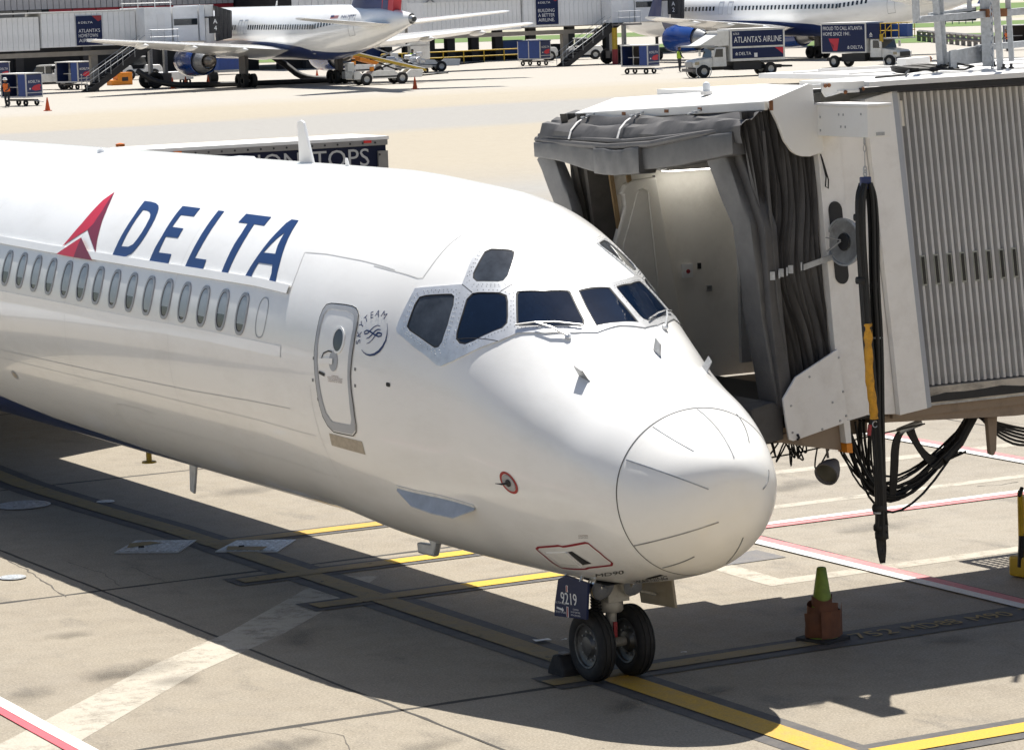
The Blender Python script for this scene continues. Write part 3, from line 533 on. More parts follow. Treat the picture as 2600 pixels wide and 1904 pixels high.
# lettering and emblem
decal('lettering', [D['Do'], D['Di']], MT['letter_blue']); decal('lettering', [D['E']], MT['letter_blue']); decal('lettering', [D['L']], MT['letter_blue']); decal('lettering', [D['T']], MT['letter_blue']); decal('lettering', [D['Ao'], D['Ai']], MT['letter_blue'])
em = decal('emblem', [D['w_hi']], MT['emblem_red']); decal('emblem_facet', [D['w_dk']], MT['emblem_dark_red'], parent=em); decal('emblem_facet', [D['w_lo']], MT['emblem_red'], parent=em, off=.03); decal('emblem_facet', [D['w_ld']], MT['emblem_dark_red'], parent=em, off=.03)
ribbon('rain_gutter', [(40, .46)] + D['gutter'], .085, MT['aircraft_white'], h=.022)
ribbon('rub_strip', [(40, D['panel2'][0][1])] + D['panel2'], .11, MT['aircraft_white'], h=.0015)
# cabin windows
def superell(cs, cp, a, b, n=28, e=2.6, skew=0):
    out = []
    for k in range(n):
        t = 2*PI*k/n; c, s_ = math.cos(t), math.sin(t)
        dy = b * math.copysign(abs(s_) ** (2/e), s_); out.append((cs + a * math.copysign(abs(c) ** (2/e), c) + skew*dy, cp + dy / 1.72))
    return out
wins = list(D['win'][:15]); base = wins[0]
wins += [(base[0] + .4826 * k, base[1] + .0008 * k) for k in range(1, 34)]
rb_ = random.Random(21)
for (s, ph) in wins:
    o = superell(s, ph, .130, .205); i = superell(s, ph, .100, .172)
    r = decal('cabin_window', [o, i], MT['window_ring'], off=.002, thick=.007)
    decal('window_pane', [superell(s, ph, .104, .176)], MT['cabin_glass'], off=.003, parent=r)
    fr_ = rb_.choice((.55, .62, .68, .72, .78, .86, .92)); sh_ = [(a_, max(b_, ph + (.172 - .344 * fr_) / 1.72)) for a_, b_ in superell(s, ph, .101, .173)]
    decal('blind_sky_tone', [sh_], MT['blind_sky_tone'], off=.004, parent=r)  # pale blind; its tone and lower gap paint in the sky reflection
    decal('gasket', [superell(s, ph, .106, .178), superell(s, ph, .094, .166)], MT['gasket'], off=.005, parent=r)
s, ph = D['win'][15]
decal('window_plug', [superell(s, ph, .118, .195), superell(s, ph, .106, .183)], MT['window_ring'], off=.003)
# service door
dr = decal('service_door', [D['door']], MT['aircraft_white'], off=.003, thick=.003, edge=.14)
ribbon('door_seam', D['door'], .011, MT['gasket'], off=.0075, closed=True, parent=dr)
def inset(loop, k):
    cx = sum(a for a, b in loop) / len(loop); cp = sum(b for a, b in loop) / len(loop); return [(cx + (a - cx) * k, cp + (b - cp) * k) for a, b in loop]
decal('door_band', [inset(D['door'], .975)[:], D['doorin']], MT['band_grey'], off=.0115, parent=dr)
(cx, cp), (rx, _), (_, rp) = D['doorwin'][0], D['doorwin'][1], D['doorwin'][2]
ra = .085; dw = decal('door_window', [superell(cx, cp, ra, .105, e=2)], MT['cabin_glass'], off=.012, parent=dr)
decal('door_window_ring', [superell(cx, cp, ra + .022, .127, e=2), superell(cx, cp, ra, .105, e=2)], MT['aircraft_white'], off=.0115, thick=.004, parent=dr)
h0, h1, h2, h3 = D['handle']; hc = ((h1[0] + h2[0]) / 2, (h1[1] + h2[1]) / 2)
decal('handle_recess', [superell(hc[0], hc[1], .075, .095, e=2)], MT['band_grey'], off=.012, parent=dr)
ribbon('door_handle', [h0, (h0[0] * .4 + hc[0] * .6, hc[1] - .005), hc], .055, MT['aircraft_white'], off=.013, h=.007, parent=dr); ribbon('handle_mark', [h0, h1], .012, MT['black_print'], off=.0125, parent=dr)
ribbon('handle_mark', D['handlearc'], .014, MT['black_print'], off=.0125, parent=dr); ribbon('latch', D['latch'], .03, MT['black_print'], off=.0125, parent=dr)
q = D['warnq']
for k, tx in enumerate(('WARNING', 'ACTIVATES ESCAPE SLIDE', 'DISARM SLIDE BEFORE NORMAL', 'OPERATION OF DOOR')):
    a, b = 1 - (k + 1) * .25 + .07, 1 - k * .25; l = lambda y, f: tuple(np.array(q[0 + f]) * (1 - y) + np.array(q[3 - f]) * y)
    m0 = .28 if k == 0 else .02 * k
    A, B, C_, E_ = [np.array(x) for x in (l(a, 0), l(a, 1), l(b, 1), l(b, 0))]
    skin_text(tx, (A + (B-A)*m0, B - (B-A)*m0, C_ - (C_-E_)*m0, E_ + (C_-E_)*m0), MT['brown_print'], off=.0125, parent=dr)
decal('scuff_plate', [D['scuff']], MT['scuff_plate'], off=.003)
for s, ph in ((4.80, .30), (4.80, .26), (4.83, .10), (4.85, -.02), (4.08, .09), (4.08, .0), (4.78, -.12)): ribbon('door_fastener', [(s, ph), (s - .03, ph)], .03, MT['grey_print'], off=.003)
# alliance mark
cc = (sum(a for a, b in D['starc'][:1]) , 0)
al = ribbon('alliance_mark', D['starc'], lambda x: .004 + .022 * math.sin(PI * min(1, x * 1.05)) ** 1.3, MT['navy_paint'], off=.004, step=.02)
for k in ('stl1', 'stl2', 'stl3'): ribbon('mark_swirl', D[k], lambda x: .005 + .010 * math.sin(PI * x) ** .6, MT['navy_paint'], off=.004, step=.02, parent=al)
lc = np.array([3.86, .285])
for ch, pz in zip('SKYTEAM', D['stc']):
    p_ = np.array(pz); d = (p_ - lc) * (1, 1.72); d /= np.linalg.norm(d); up = np.array([d[0], d[1] / 1.72]); rt = np.array([-d[1], d[0] / 1.72]) 
    if ch != '': 
        v_, f_, W_ = text_data(ch); hw = W_ * .066 / 2; hh = .033
        rr = rt if True else -rt
        skin_text(ch, (p_ - rr*hw - up*hh, p_ + rr*hw - up*hh, p_ + rr*hw + up*hh, p_ - rr*hw + up*hh), MT['navy_paint'], parent=al)
decal('pressure_port', [superell(*D['port'][0], .028, .020, e=4)], MT['black_print']); 
decal('flush_port', [superell(*D['ports'][0], .09, .06, e=2)], MT['window_ring']); decal('flush_port', [superell(D['ports'][0][0], D['ports'][0][1], .06, .038, e=2)], MT['scuff_plate'], off=.006)
# cockpit glazing: metal frame with the panes let into it, both sides
mir = lambda L: [(a, PI - b) for a, b in L]
C1 = [(s, PI/2) for s in (2.335,)]
fr_up = D['frame']; fr_lo = D['frame_lo']
loop = fr_up + [(2.33, PI/2 - .0)] + [(1.842, PI/2)] + fr_lo
W4r = [(2.285, 1.433), (2.29, PI/2), (2.29, PI - 1.433), (2.09, PI - 1.40), (1.880, PI - 1.372), (1.872, PI/2), (1.880, 1.372), (2.09, 1.40)]
half_hole = [(2.285, 1.433), (2.29, PI/2), (1.872, PI/2), (1.880, 1.372), (2.09, 1.40)]
def rounded(L, r=.03, n=4):
    P = [np.array((a, b * 1.7)) for a, b in L]; out = []
    for i, p in enumerate(P):
        a = P[i-1]; b = P[(i+1) % len(P)]; d0 = (a-p); d1 = (b-p); r0 = min(r, np.linalg.norm(d0)*.45); r1 = min(r, np.linalg.norm(d1)*.45)
        A = p + d0/np.linalg.norm(d0)*r0; B = p + d1/np.linalg.norm(d1)*r1
        for k in range(n + 1):
            t = k/n; q_ = A*(1-t)**2 + 2*p*t*(1-t) + B*t*t; out.append((q_[0], q_[1]/1.7))
    return out
for side in (0, 1):
    f = (lambda L: L) if side == 0 else mir
    outer = fr_up + [(2.332, PI/2), (2.289, PI/2)] + [(2.283, 1.43), (2.09, 1.396), (1.879, 1.37)] + [(1.873, PI/2), (1.842, PI/2)] + fr_lo
    fo = decal('cockpit_window_frame', [f(outer), f(D['W1']), f(D['W2']), f(D['W3']), f(D['eye'])], MT['bare_metal'], off=.002, thick=.010, edge=.07)
    for k in ('W1', 'W2', 'W3', 'eye'):
        pn = decal('cockpit_pane', [f(inset(D[k], 1.015))], MT['side_glass' if k in ('W1', 'eye') else 'cockpit_glass'], off=.004, edge=.12)
        decal('pane_gasket', [f(inset(D[k], 1.02)), f(inset(D[k], .945))], MT['gasket'], off=.0065, parent=pn)
    # rivets along the frame
    mb = MB()
    for lp, k in ((D['W1'], 1.10), (D['W2'], 1.10), (D['W3'], 1.07), (D['eye'], 1.15), (D['W1'], 1.20), (D['eye'], 1.26)):
        L = f(inset(lp, k)); 
        for (a, b), (c, d) in zip(L, L[1:] + L[:1]):
            n_ = max(1, int(math.hypot(c - a, (d - b) * 1.7) / .045))
            for i in range(n_):
                s_, p_ = a + (c-a)*i/n_, b + (d-b)*i/n_; pt_ = on_skin(s_, p_, .0125)[0]; nn = fnorm(s_, p_)[0]
                mb.lathe([(.0055, 0), (.004, .003), (.0003, .0035)], pt_, nn, 5)
    mb.build('rivets', MT['dull_metal'], fo)['kind'] = 'stuff'
    for (a, b) in ((D['frame'][7], inset(D['W2'], 1.02)[0]), (D['frame'][16], D['W2'][3]), (D['frame_lo'][5], D['W2'][13])): ribbon('frame_joint', f([a, b]), .008, MT['gasket'], off=.0125, parent=fo)
pn = decal('cockpit_pane', [W4r], MT['cockpit_glass'], off=.004); decal('pane_gasket', [inset(W4r, 1.02), inset(W4r, .94)], MT['gasket'], off=.0065, parent=pn)
# wipers
for f in ((lambda q: q), (lambda q: (q[0], PI - q[1]))):
    a, b, c, d, e, g = [f(x) for x in D['wiper']]
    A = [on_skin(*x, h_)[0] for x, h_ in ((a, .05), (b, .055), (c, .025))]; mb = MB(); mb.tube(A, [.006, .010, .013], 6); mb.lathe([(.03, 0), (.03, .03), (.012, .04)], on_skin(*c, 0)[0], fnorm(*c)[0], 10)
    wp = mb.build('wiper', MT['bare_metal'], plane, smooth=True)
    mb = MB(); mb.tube([on_skin(d[0] + (e[0]-d[0])*t, d[1] + (e[1]-d[1])*t, .035)[0] for t in (0, .3, .6, 1)], .009, 6); mb.build('wiper_blade', MT['dull_metal'], wp)
# vanes on the nose top
for (s, ph) in (D['vanes'][0], (1.43, 1.70), (1.40, 2.22)):
    p0 = Vector(on_skin(s, ph, 0)[0]); nn = Vector(fnorm(s, ph)[0]); t = Vector((0, 1, 0)) - nn * nn.y; t.normalize(); b = nn.cross(t)
    mb = MB(); P = [(-.06, 0), (-.085, .11), (.02, .10), (.06, .02), (.09, 0)]
    mb.add([p0 + t * -x + nn * y + b * k for k in (-.005, .005) for x, y in P], [(0, 1, 2, 3, 4), (9, 8, 7, 6, 5)] + [(i, (i+1) % 5, (i+1) % 5 + 5, i + 5) for i in range(5)]); mb.build('sensor_vane', MT['dull_metal'], plane)
# panel seams
for k in ('panel1', 'panel1b', 'panel3', 'panel5'): ribbon('panel_seam', D[k], .008, MT['seam_soft'], off=.0025)
for s in (8.3, 11.3, 14.3): ribbon('panel_seam', [(s, .9), (s, 0), (s, -.9)], .004, MT['seam_soft'], off=.002)
for a_ in (-.35, -.62): ribbon('panel_seam', [(14.8, a_), (5.0, a_ * .98)], .004, MT['seam_soft'], off=.002)
ribbon('panel_seam', [(4.9, -.05), (4.9, -.8)], .004, MT['seam_soft'], off=.002)
ribbon('radome_seam', [(.613, a) for a in np.linspace(0, 2*PI, 60)], .011, MT['seam'], off=.002)
for k in range(1, 9): ribbon('lightning_strip', D['strip%d' % k][:(8 if k == 2 else 7 if k == 3 else 9)], .011, MT['dull_metal'], off=.002, h=.003, step=9)
# strake, probe, air inlet
st = D['strake']; S_ = np.array(st); mb = MB()
a = on_skin(S_[:, 0], S_[:, 1], -.005); wd = np.array([.03, .13, .16, .15, .03])[:, None]
out = a + (fnorm(S_[:, 0], S_[:, 1]) * .55 + np.array([0, 0, -.55]) + np.array([0, .12, 0])) * wd * 1.15
mb.grid([[tuple(x), tuple(y), tuple(y - np.array([0, 0, .008])), tuple(x - np.array([0, 0, .012]))] for x, y in zip(a, out)], closed=True); mb.build('strake', MT['strake_metal'], plane)
ribbon('strake_flange', st, .05, MT['bare_metal'], off=.002, h=.004)
c, e1, e2 = D['probe']; decal('probe_ring', [superell(*c, .118, .125, e=2), superell(*c, .090, .097, e=2)], MT['red_paint']); pl = decal('probe_plate', [superell(*c, .085, .09, e=2)], MT['window_ring'], thick=.004)
p0 = Vector(on_skin(*c, .004)[0]); nn = Vector(fnorm(*c)[0]); MB().lathe([(.034, 0), (.034, .012), (.01, .02)], p0, nn, 14).build('probe_hub', MT['gasket'], pl, smooth=True)
MB().tube([p0 + nn*.01, p0 + nn*.05 + Vector((0, .05, 0)), p0 + nn*.055 + Vector((0, .16, -.005))], [.012, .009, .003], 8).build('probe_vane', MT['gasket'], pl)
ribbon('inlet_outline', D['naca'], .022, MT['dark_red'], off=.004, closed=True, step=.03)
inl = decal('air_inlet', [D['nacahole']], MT['gasket'], off=.004); decal('inlet_ramp', [D['nacascoop']], MT['radome_white'], off=.003, thick=.004, parent=inl); ribbon('inlet_lip', [D['nacahole'][0], D['nacahole'][3]], .03, MT['radome_white'], off=.003, h=.022, parent=inl)
q = D['caution']
skin_text('CAUTION', [tuple(x) for x in (np.array(q[3])*.75 + np.array(q[0])*.25, np.array(q[2])*.75 + np.array(q[1])*.25, q[2], q[3])], MT['brown_print'])
skin_text('DO NOT SPRAY', [tuple(x) for x in (np.array(q[3])*.35 + np.array(q[0])*.65, np.array(q[2])*.35 + np.array(q[1])*.65, np.array(q[2])*.6 + np.array(q[1])*.4, np.array(q[3])*.6 + np.array(q[0])*.4)], MT['grey_print'])
skin_text('MD90', D['md90'], MT['black_print']); skin_text('WARNING', D['warning'], MT['black_print']); ribbon('warning_bar', D['bar1'], .035, MT['black_print'], step=.03)
# navy belly
nv = D['navy'][:5] + [(6.6, -1.24), (5.4, -1.33), (4.6, -1.45)]
ss = np.linspace(4.6, 30, 70); nb = np.interp(ss, [a for a, b in nv][::-1] + [19, 30], [b for a, b in nv][::-1] + [-.62, -.55])
mb = MB(); mb.grid([[tuple(p) for p in on_skin(np.full(25, s), np.linspace(p0_, -PI - p0_, 25), .003)] for s, p0_ in zip(ss, nb)]); mb.build('belly_paint', MT['navy_paint'], plane, smooth=True)
# antennas and masts
def fin(name, pts, th, mt='aircraft_white'):
    mb = MB(); mb.prism(pts, 'x', -th, th); return mb.build(name, MT[mt], plane, bevel=th * .6)
fin('blade_antenna', [(6.40, 4.46), (6.04, 4.46), (6.26, 4.93), (6.33, 4.95), (6.42, 4.93)], .014); fin('blade_antenna', [(5.28, 4.45), (5.18, 4.45), (5.25, 4.58), (5.29, 4.58)], .008)
MB().lathe([(.16, 0), (.15, .03), (.08, .045), (.001, .05)], (0, 4.25, 4.44), n=20).build('dome_antenna', MT['aircraft_white'], plane, smooth=True); MB().lathe([(.2, 0), (.17, .035), (.001, .05)], (0, 8.0, 4.475), n=20).build('dome_antenna', MT['aircraft_white'], plane, smooth=True)
fin('blade_antenna', [(2.98, 4.2), (2.93, 4.2), (2.95, 4.40), (2.98, 4.40)], .006)
MB().lathe([(.06, 0), (.05, .06), (.02, .09)], (-.25, 11.5, 4.44), n=14).build('beacon', MT['clear_plastic'], plane, smooth=True)
fin('drain_mast', [(3.40, .93), (3.78, .93), (3.62, .76), (3.92, .74), (3.90, .63), (3.55, .64)], .035, 'bare_metal')
fin('blade_antenna', [(9.55, 1.0), (9.78, 1.0), (9.80, .55), (9.69, .53)], .015, 'bare_metal'); MB().cyl((0, 11.06, 1.0), (0, 11.06, .76), .035, 10).lathe([(.09, 0), (.085, .02), (.001, .02)], (0, 11.06, .74), n=12).build('tail_drain', MT['yellow_paint'], plane)
# nose gear
ng = MB(); ng.cyl((0, .12, 1.15), (0, .10, .72), .085, 18).cyl((0, .10, .74), (0, .10, .42), .052, 16).cyl((-.26, .10, .33), (.26, .10, .33), .045, 14).lathe([(.1, 0), (.115, .02), (.115, .10), (.09, .14)], (0, .10, .62), n=18)
ng.tube([(-.10, .10, .80), (-.13, .25, .95), (-.12, .5, 1.1)], .03, 8).tube([(.10, .10, .80), (.12, .5, 1.1)], .03, 8).box((0, .0, .82), (.22, .10, .18)).cyl((-.16, .02, .80), (.16, .02, .80), .05, 12)
gear = ng.build('nose_gear', MT['gear_metal'], plane, smooth=True)
MB().tube([(0, .24, .66), (0, .34, .50), (0, .16, .36)], [.03, .035, .03], 6).build('torque_link', MT['gear_metal'], gear); MB().box((-.02, -.0, .47), (.035, .02, .14)).build('tow_flag', MT['dark_red'], gear)
mb = MB()
for k in range(9): mb.tube([(.05 * math.cos(a) - .14, .12 + .05 * math.sin(a), .60 + k * .028) for a in np.linspace(0, 2*PI, 9)[:-1]], .011, 5, closed=True)
mb.build('spring', MT['black_rubber'], gear)
mb = MB(); mb.tube([(-.09, .18, 1.1), (-.11, .2, .8), (-.05, .16, .5), (-.10, .12, .36)], .010, 6).tube([(.07, .2, 1.1), (.09, .2, .75), (.06, .16, .45)], .010, 6); mb.build('hydraulic_hose', MT['cable_black'], gear)
for x in (-.22, .115):
    MB().lathe([(.001, -.10), (.06, -.10), (.105, -.06), (.125, .0), (.125, .04), (.10, .045), (.001, .02)], (x, -.10, .91), (.1, -.95, -.3), 20).build('landing_light', MT['chrome'], gear, smooth=True)
    MB().cyl((x, -.02, .95), (x * .4, .1, 1.0), .03, 8).build('light_arm', MT['gear_metal'], gear)
for sx in (-1, 1):
    cx = .205 * sx; t = .085
    tyre = MB().lathe([(.205, -t*.75), (.235, -t), (.29, -t*.98), (.318, -t*.72), (.325, -t*.60), (.318, -t*.56), (.318, -t*.5), (.329, -t*.46), (.331, -t*.16), (.322, -t*.12), (.322, t*.12), (.331, t*.16), (.329, t*.46), (.318, t*.5), (.318, t*.56), (.325, t*.6), (.318, t*.72), (.29, t*.98), (.235, t), (.205, t*.75)], (0, 0, 0), (1, 0, 0), 48)
    w_ = bpy.data.objects.new('nose_wheel', None); col.objects.link(w_); w_.parent = plane; w_.location = (cx, .10, .332)
    tyre.build('tyre', MT['tyre'], w_, smooth=True)
    MB().lathe([(.208, -t*.8), (.203, -t*.86), (.190, -t*.8), (.185, -t*.55), (.15, -t*.35), (.11, -t*.35), (.085, -t*.75), (.04, -t*.85), (.001, -t*.85)], (0, 0, 0), (1, 0, 0), 40).lathe([(.208, t*.8), (.203, t*.86), (.190, t*.8), (.185, t*.55), (.15, t*.35), (.11, t*.35), (.085, t*.75), (.001, t*.8)], (0, 0, 0), (1, 0, 0), 40).build('rim', MT['rim'], w_, smooth=True)
    mb = MB()
    for k in range(10): a = 2*PI*k/10; mb.lathe([(.011, 0), (.011, .012), (.001, .012)], (-t*.36, .13*math.cos(a), .13*math.sin(a)), (-1, 0, 0), 6)
    mb.build('wheel_bolts', MT['dull_metal'], w_)
mm('door_tan', (.30, .255, .185), .5, var=.15, scale=6)
# nose gear doors
gd = MB().prism([(.34, .93), (.20, .985), (-.21, .97), (-.16, .63), (.43, .575), (.42, .68)], 'x', -.41, -.385).build('gear_door', MT['sign_blue'], plane, bevel=.008); gd['label'] = 'blue nose gear door with white fleet number'
ux, uy = Vector((0, -1, .07)), Vector((0, .09, 1))
sign_text('9219', MT['white_print'], gd, (-.4125, .285, .715), ux, uy, .105, width=.29, bold=.002)
for a_, b_ in ((.835, .895), (.605, .70)):
    MB().prism([(.19, a_), (.155, a_), (.155, b_), (.19, b_)], 'x', -.4135, -.411).build('door_stripe', MT['white_print'], gd); MB().prism([(.182, a_ + .003), (.163, a_ + .003), (.163, b_ - .004), (.182, b_ - .004)], 'x', -.4145, -.4137).build('door_stripe', MT['red_paint'], gd)
MB().prism([(.37, .655), (.27, .65), (.27, .638), (.24, .658), (.27, .682), (.27, .668), (.37, .672)], 'x', -.4135, -.411).build('arrow', MT['white_print'], gd)
sign_text('MAX TOW ANGLE', MT['white_print'], gd, (-.4135, .40, .70), ux, uy, .020, width=.2); sign_text('DO NOT EXCEED', MT['white_print'], gd, (-.4135, .39, .617), ux, uy, .018, width=.19)
for k, s in enumerate(('CAUTION', 'DO NOT TURN WHEEL', 'WITH DOOR OPEN')): sign_text(s, MT['white_print'], gd, (-.4135, .11 - (.04 if k == 0 else 0), .685 - .028*k), ux, uy, .014, width=.1 if k == 0 else .17)
MB().tube([(-.40, .22, .96), (-.36, .22, 1.05)], .014, 6).tube([(-.40, -.06, .96), (-.36, -.06, 1.06)], .018, 6).build('door_hinge', MT['dull_metal'], plane)
MB().prism([(.32, .95), (-.30, .97), (-.36, .67), (.24, .63)], 'x', .40, .43).build('gear_door', MT['door_tan'], plane, bevel=.006); MB().tube([(.08, 0, .85), (.39, -.05, .75)], .015, 6).build('door_rod', MT['gear_metal'], plane)
sheet('wheel_bay', [(-.30, -.35), (.30, -.35), (.30, 1.2), (-.30, 1.2)], 0, 'gasket', parent=plane).location = (0, 0, .955)
# wings, tail and engines (behind the left edge of the frame, they cast the shadow at the left)
def wing(name, root, tip, zr, zt, th, mt, parent, ax='x', n=10):
    def sec(c0, c1, at, z):
        L = c1 - c0; pr = [(0, 0), (.05, .045), (.2, .09), (.45, .09), (.75, .045), (1, .004), (.75, -.02), (.4, -.035), (.1, -.035), (.02, -.02)]
        return [((at, c0 + L*x, z + L*y*th) if ax == 'x' else (z + L*y*th, c0 + L*x, at)) for x, y in pr]
    mb = MB(); mb.grid([sec(root[1], root[2], root[0], zr), sec(tip[1], tip[2], tip[0], zt)], closed=True)
    for g in (0, 10): mb.f.append(tuple(range(g, g + 10)))
    return mb.build(name, mt, parent, smooth=True)
for sg in (-1, 1):
    wing('wing', (sg*1.0, 17.4, 23.8), (sg*16.2, 25.6, 27.1), 1.55, 2.35, 1.1, MT['aircraft_white'], plane)
    mb = MB().lathe([(.75, 0), (.86, .3), (.88, 1.6), (.75, 3.6), (.5, 4.6), (.42, 4.6)], (sg*2.75, 33.2, 3.5), (0, 1, 0), 28); mb.box((sg*1.9, 35.4, 3.5), (1.0, 3.2, .25)); mb.build('engine', MT['navy_paint'], plane, smooth=True)
    wing('stabilizer', (sg*.1, 42.2, 45.2), (sg*6.1, 45, 46.4), 8.3, 8.5, .8, MT['aircraft_white'], plane)
    mb = MB(); mb.cyl((sg*2.5, 24.0, 1.6), (sg*2.5, 24.0, .5), .12, 10); mb.cyl((sg*2.5 - .45, 24, .52), (sg*2.5 - .15, 24, .52), .52, 20).cyl((sg*2.5 + .15, 24, .52), (sg*2.5 + .45, 24, .52), .52, 20); mb.build('main_gear', MT['tyre'], plane)
wing('tail_fin', (3.9, 37.5, 43.5), (8.4, 41.8, 45.3), 0, 0, .8, MT['navy_paint'], plane, ax='z')
# wheel chock against the near nose wheel
ck = thing('wheel_chock', 'black rubber chock lying against the near nose wheel', 'wheel chock', (-.23, .52, 0), 0)
mb = MB(); mb.prism([(-.17, .0), (.15, .0), (.13, .06), (.04, .19), (-.06, .20), (-.17, .07)], 'x', -.14, .12); mb.build('chock_block', MT['chock_rubber'], ck, bevel=.02)
MB().prism([(-.10, .201), (.0, .20), (.0, .215), (-.10, .215)], 'x', -.10, -.03).build('chock_handle', MT['flat_grey'], ck)
# ------------------------------------------------------------ passenger boarding bridge at the far side of the nose
mm('trailer_letter', (.42, .42, .42), .5, var=.06); mm('bridge_edge', (.36, .38, .42), .5, var=.06); mm('fabric_inside', (.075, .068, .06), .8, var=.3, scale=5); mm('wood_strip', (.30, .20, .10), .6, var=.2); mm('slot_dark', (.012, .013, .014), .25, var=.2); mm('slot_frame', (.33, .34, .30), .6, var=.2)
br = thing('jet_bridge', 'grey ribbed boarding bridge with black canopy, docked at the big airliner', 'jet bridge')
def shear(mb, k, z0): mb.v = [(x + k * (z0 - z), y, z) for x, y, z in mb.v]; return mb
K1 = .098
shear(MB().bx(3.12, 17, .03, .10, 2.37, 5.2), K1, 5.2).build('tunnel_wall', MT['bridge_groove'], br)
MB().bx(3.3, 17, 2.95, 3.0, 2.37, 5.2).build('tunnel_wall', MT['bridge_panel'], br); MB().bx(3.12, 17, .05, 3.0, 2.10, 2.235).build('tunnel_floor', MT['beam_tan'], br)
mb = MB(); z0, z1 = 2.39, 5.175
P = []
for z in (z0, z1):
    o = K1 * (5.2 - z); P += [(o, .03, z), (o + .012, -.022, z), (o + .040, -.022, z), (o + .052, .03, z)]
mb.add(P, [(0, 1, 5, 4), (1, 2, 6, 5), (2, 3, 7, 6), (0, 3, 2, 1), (4, 5, 6, 7)])
rib0 = mb.build('rib', MT['bridge_panel'], br); rib0.location = (3.17, 0, 0)
for k in range(1, 60):
    c = rib0.copy(); col.objects.link(c); c.location = (3.17 + .0768 * k, 0, 0)
mb = MB(); mb.bx(-.027, .027, -.030, -.020, -.145, .145); sl0 = shear(mb, K1, 0).build('window_slot', MT['slot_frame'], br); sl0.location = (3.455, 0, 3.49)
mb = MB(); mb.bx(-.017, .017, -.034, -.026, -.130, .130); si = shear(mb, K1, 0).build('slot_glass', MT['slot_dark'], sl0)
for k in range(1, 30):
    c = copy_tree(sl0, br); c.location = (3.455 + .1536 * k, 0, 3.49)
mb = MB(); mb.bx(2.95, 17, -.04, .12, 2.215, 2.375); mb.build('tunnel_sill', mat('sill_soot', (.50, .45, .38), .6, var=.1, dirt=(.012, .011, .01), dirt_amt=1., dirt_scale=1.7, stretch=(1, 1, 2.2)), br)
rs_ = random.Random(2); up_ = [(3.46 + .22 * k, 2.255 + .05 * abs(math.sin(k * .55)) + rs_.uniform(0, .03)) for k in range(60)]
MB().prism([(3.46, 2.228), (16.5, 2.228)] + up_[::-1], 'y', -.0435, -.0412).build('soot_stain', MT['black_rubber'], br)
MB().prism([(2.90, 2.07), (2.99, 2.20), (17, 2.20), (17, 1.97), (4.6, 1.985)], 'y', .10, .26).prism([(3, 2.07), (3, 2.2), (17, 2.2), (17, 2.0)], 'y', 2.7, 2.85).build('tunnel_beam', MT['beam_tan'], br)
MB().bx(3.3, 17, -.03, .0, 2.195, 2.215).build('sill_rail', MT['dull_metal'], br)
# roof
mb = MB(); mb.prism([(2.68, 5.30), (3.1, 5.305), (17, 5.42), (17, 5.36), (2.68, 5.255)], 'y', -.30, .85).prism([(3.75, 5.311), (17, 5.42), (17, 5.36), (3.75, 5.262)], 'y', .85, 3.2); mb.build('roof', MT['roof_white'], br)
MB().bx(2.55, 3.9, .3, 3.25, 5.10, 5.20).build('cab_roof', MT['roof_white'], br)  # hidden slab added to stop sun leaking through the roof gap
MB().prism([(2.60, 5.20), (17, 5.26), (17, 5.352), (2.6, 5.247)], 'y', -.27, -.20).build('eave_shade', MT['black_rubber'], br)  # black strip stands in for the shade under the roof overhang
for y in (.45, 1.6, 2.6): MB().prism([(3.8, 5.31), (17, 5.413), (17, 5.43), (3.8, 5.325)], 'y', y, y + .05).build('roof_rib', MT['roof_white'], br)
MB().prism([(3.0, 5.18), (3.35, 5.215), (3.02, 5.225)], 'y', -.1, -.08).build('seal_flap', MT['bridge_white'], br)
# frame where the tunnel enters the cab
MB().prism([(2.70, 5.14), (3.005, 5.2), (3.345, 2.2), (3.03, 2.165), (2.96, 2.9)], 'y', -.20, .05).build('end_frame', MT['bridge_white'], br, bevel=.006)
MB().prism([(3.008, 5.2), (3.068, 5.2), (3.40, 2.21), (3.349, 2.2)], 'y', -.19, .05).build('end_frame_edge', MT['bridge_edge'], br)
MB().prism([(2.14, 5.12), (2.398, 5.12), (2.676, 2.192), (2.41, 2.15), (2.33, 2.9), (2.20, 4.6)], 'y', -.16, .0).build('cab_panel', MT['bridge_white'], br, bevel=.006)
MB().prism([(2.407, 5.12), (2.695, 5.12), (2.955, 2.9), (3.025, 2.17), (2.684, 2.192)], 'y', -.135, .0).build('cab_panel', MT['bridge_white'], br, bevel=.006)
mb = MB()
for k in range(7): z = 4.6 - k * .38; mb.lathe([(.010, 0), (.008, .006), (.001, .006)], (2.43 + .095 * (4.8 - z), -.136, z), (0, -1, 0), 8)
mb.build('rivets', MT['dull_metal'], br)['kind'] = 'stuff'
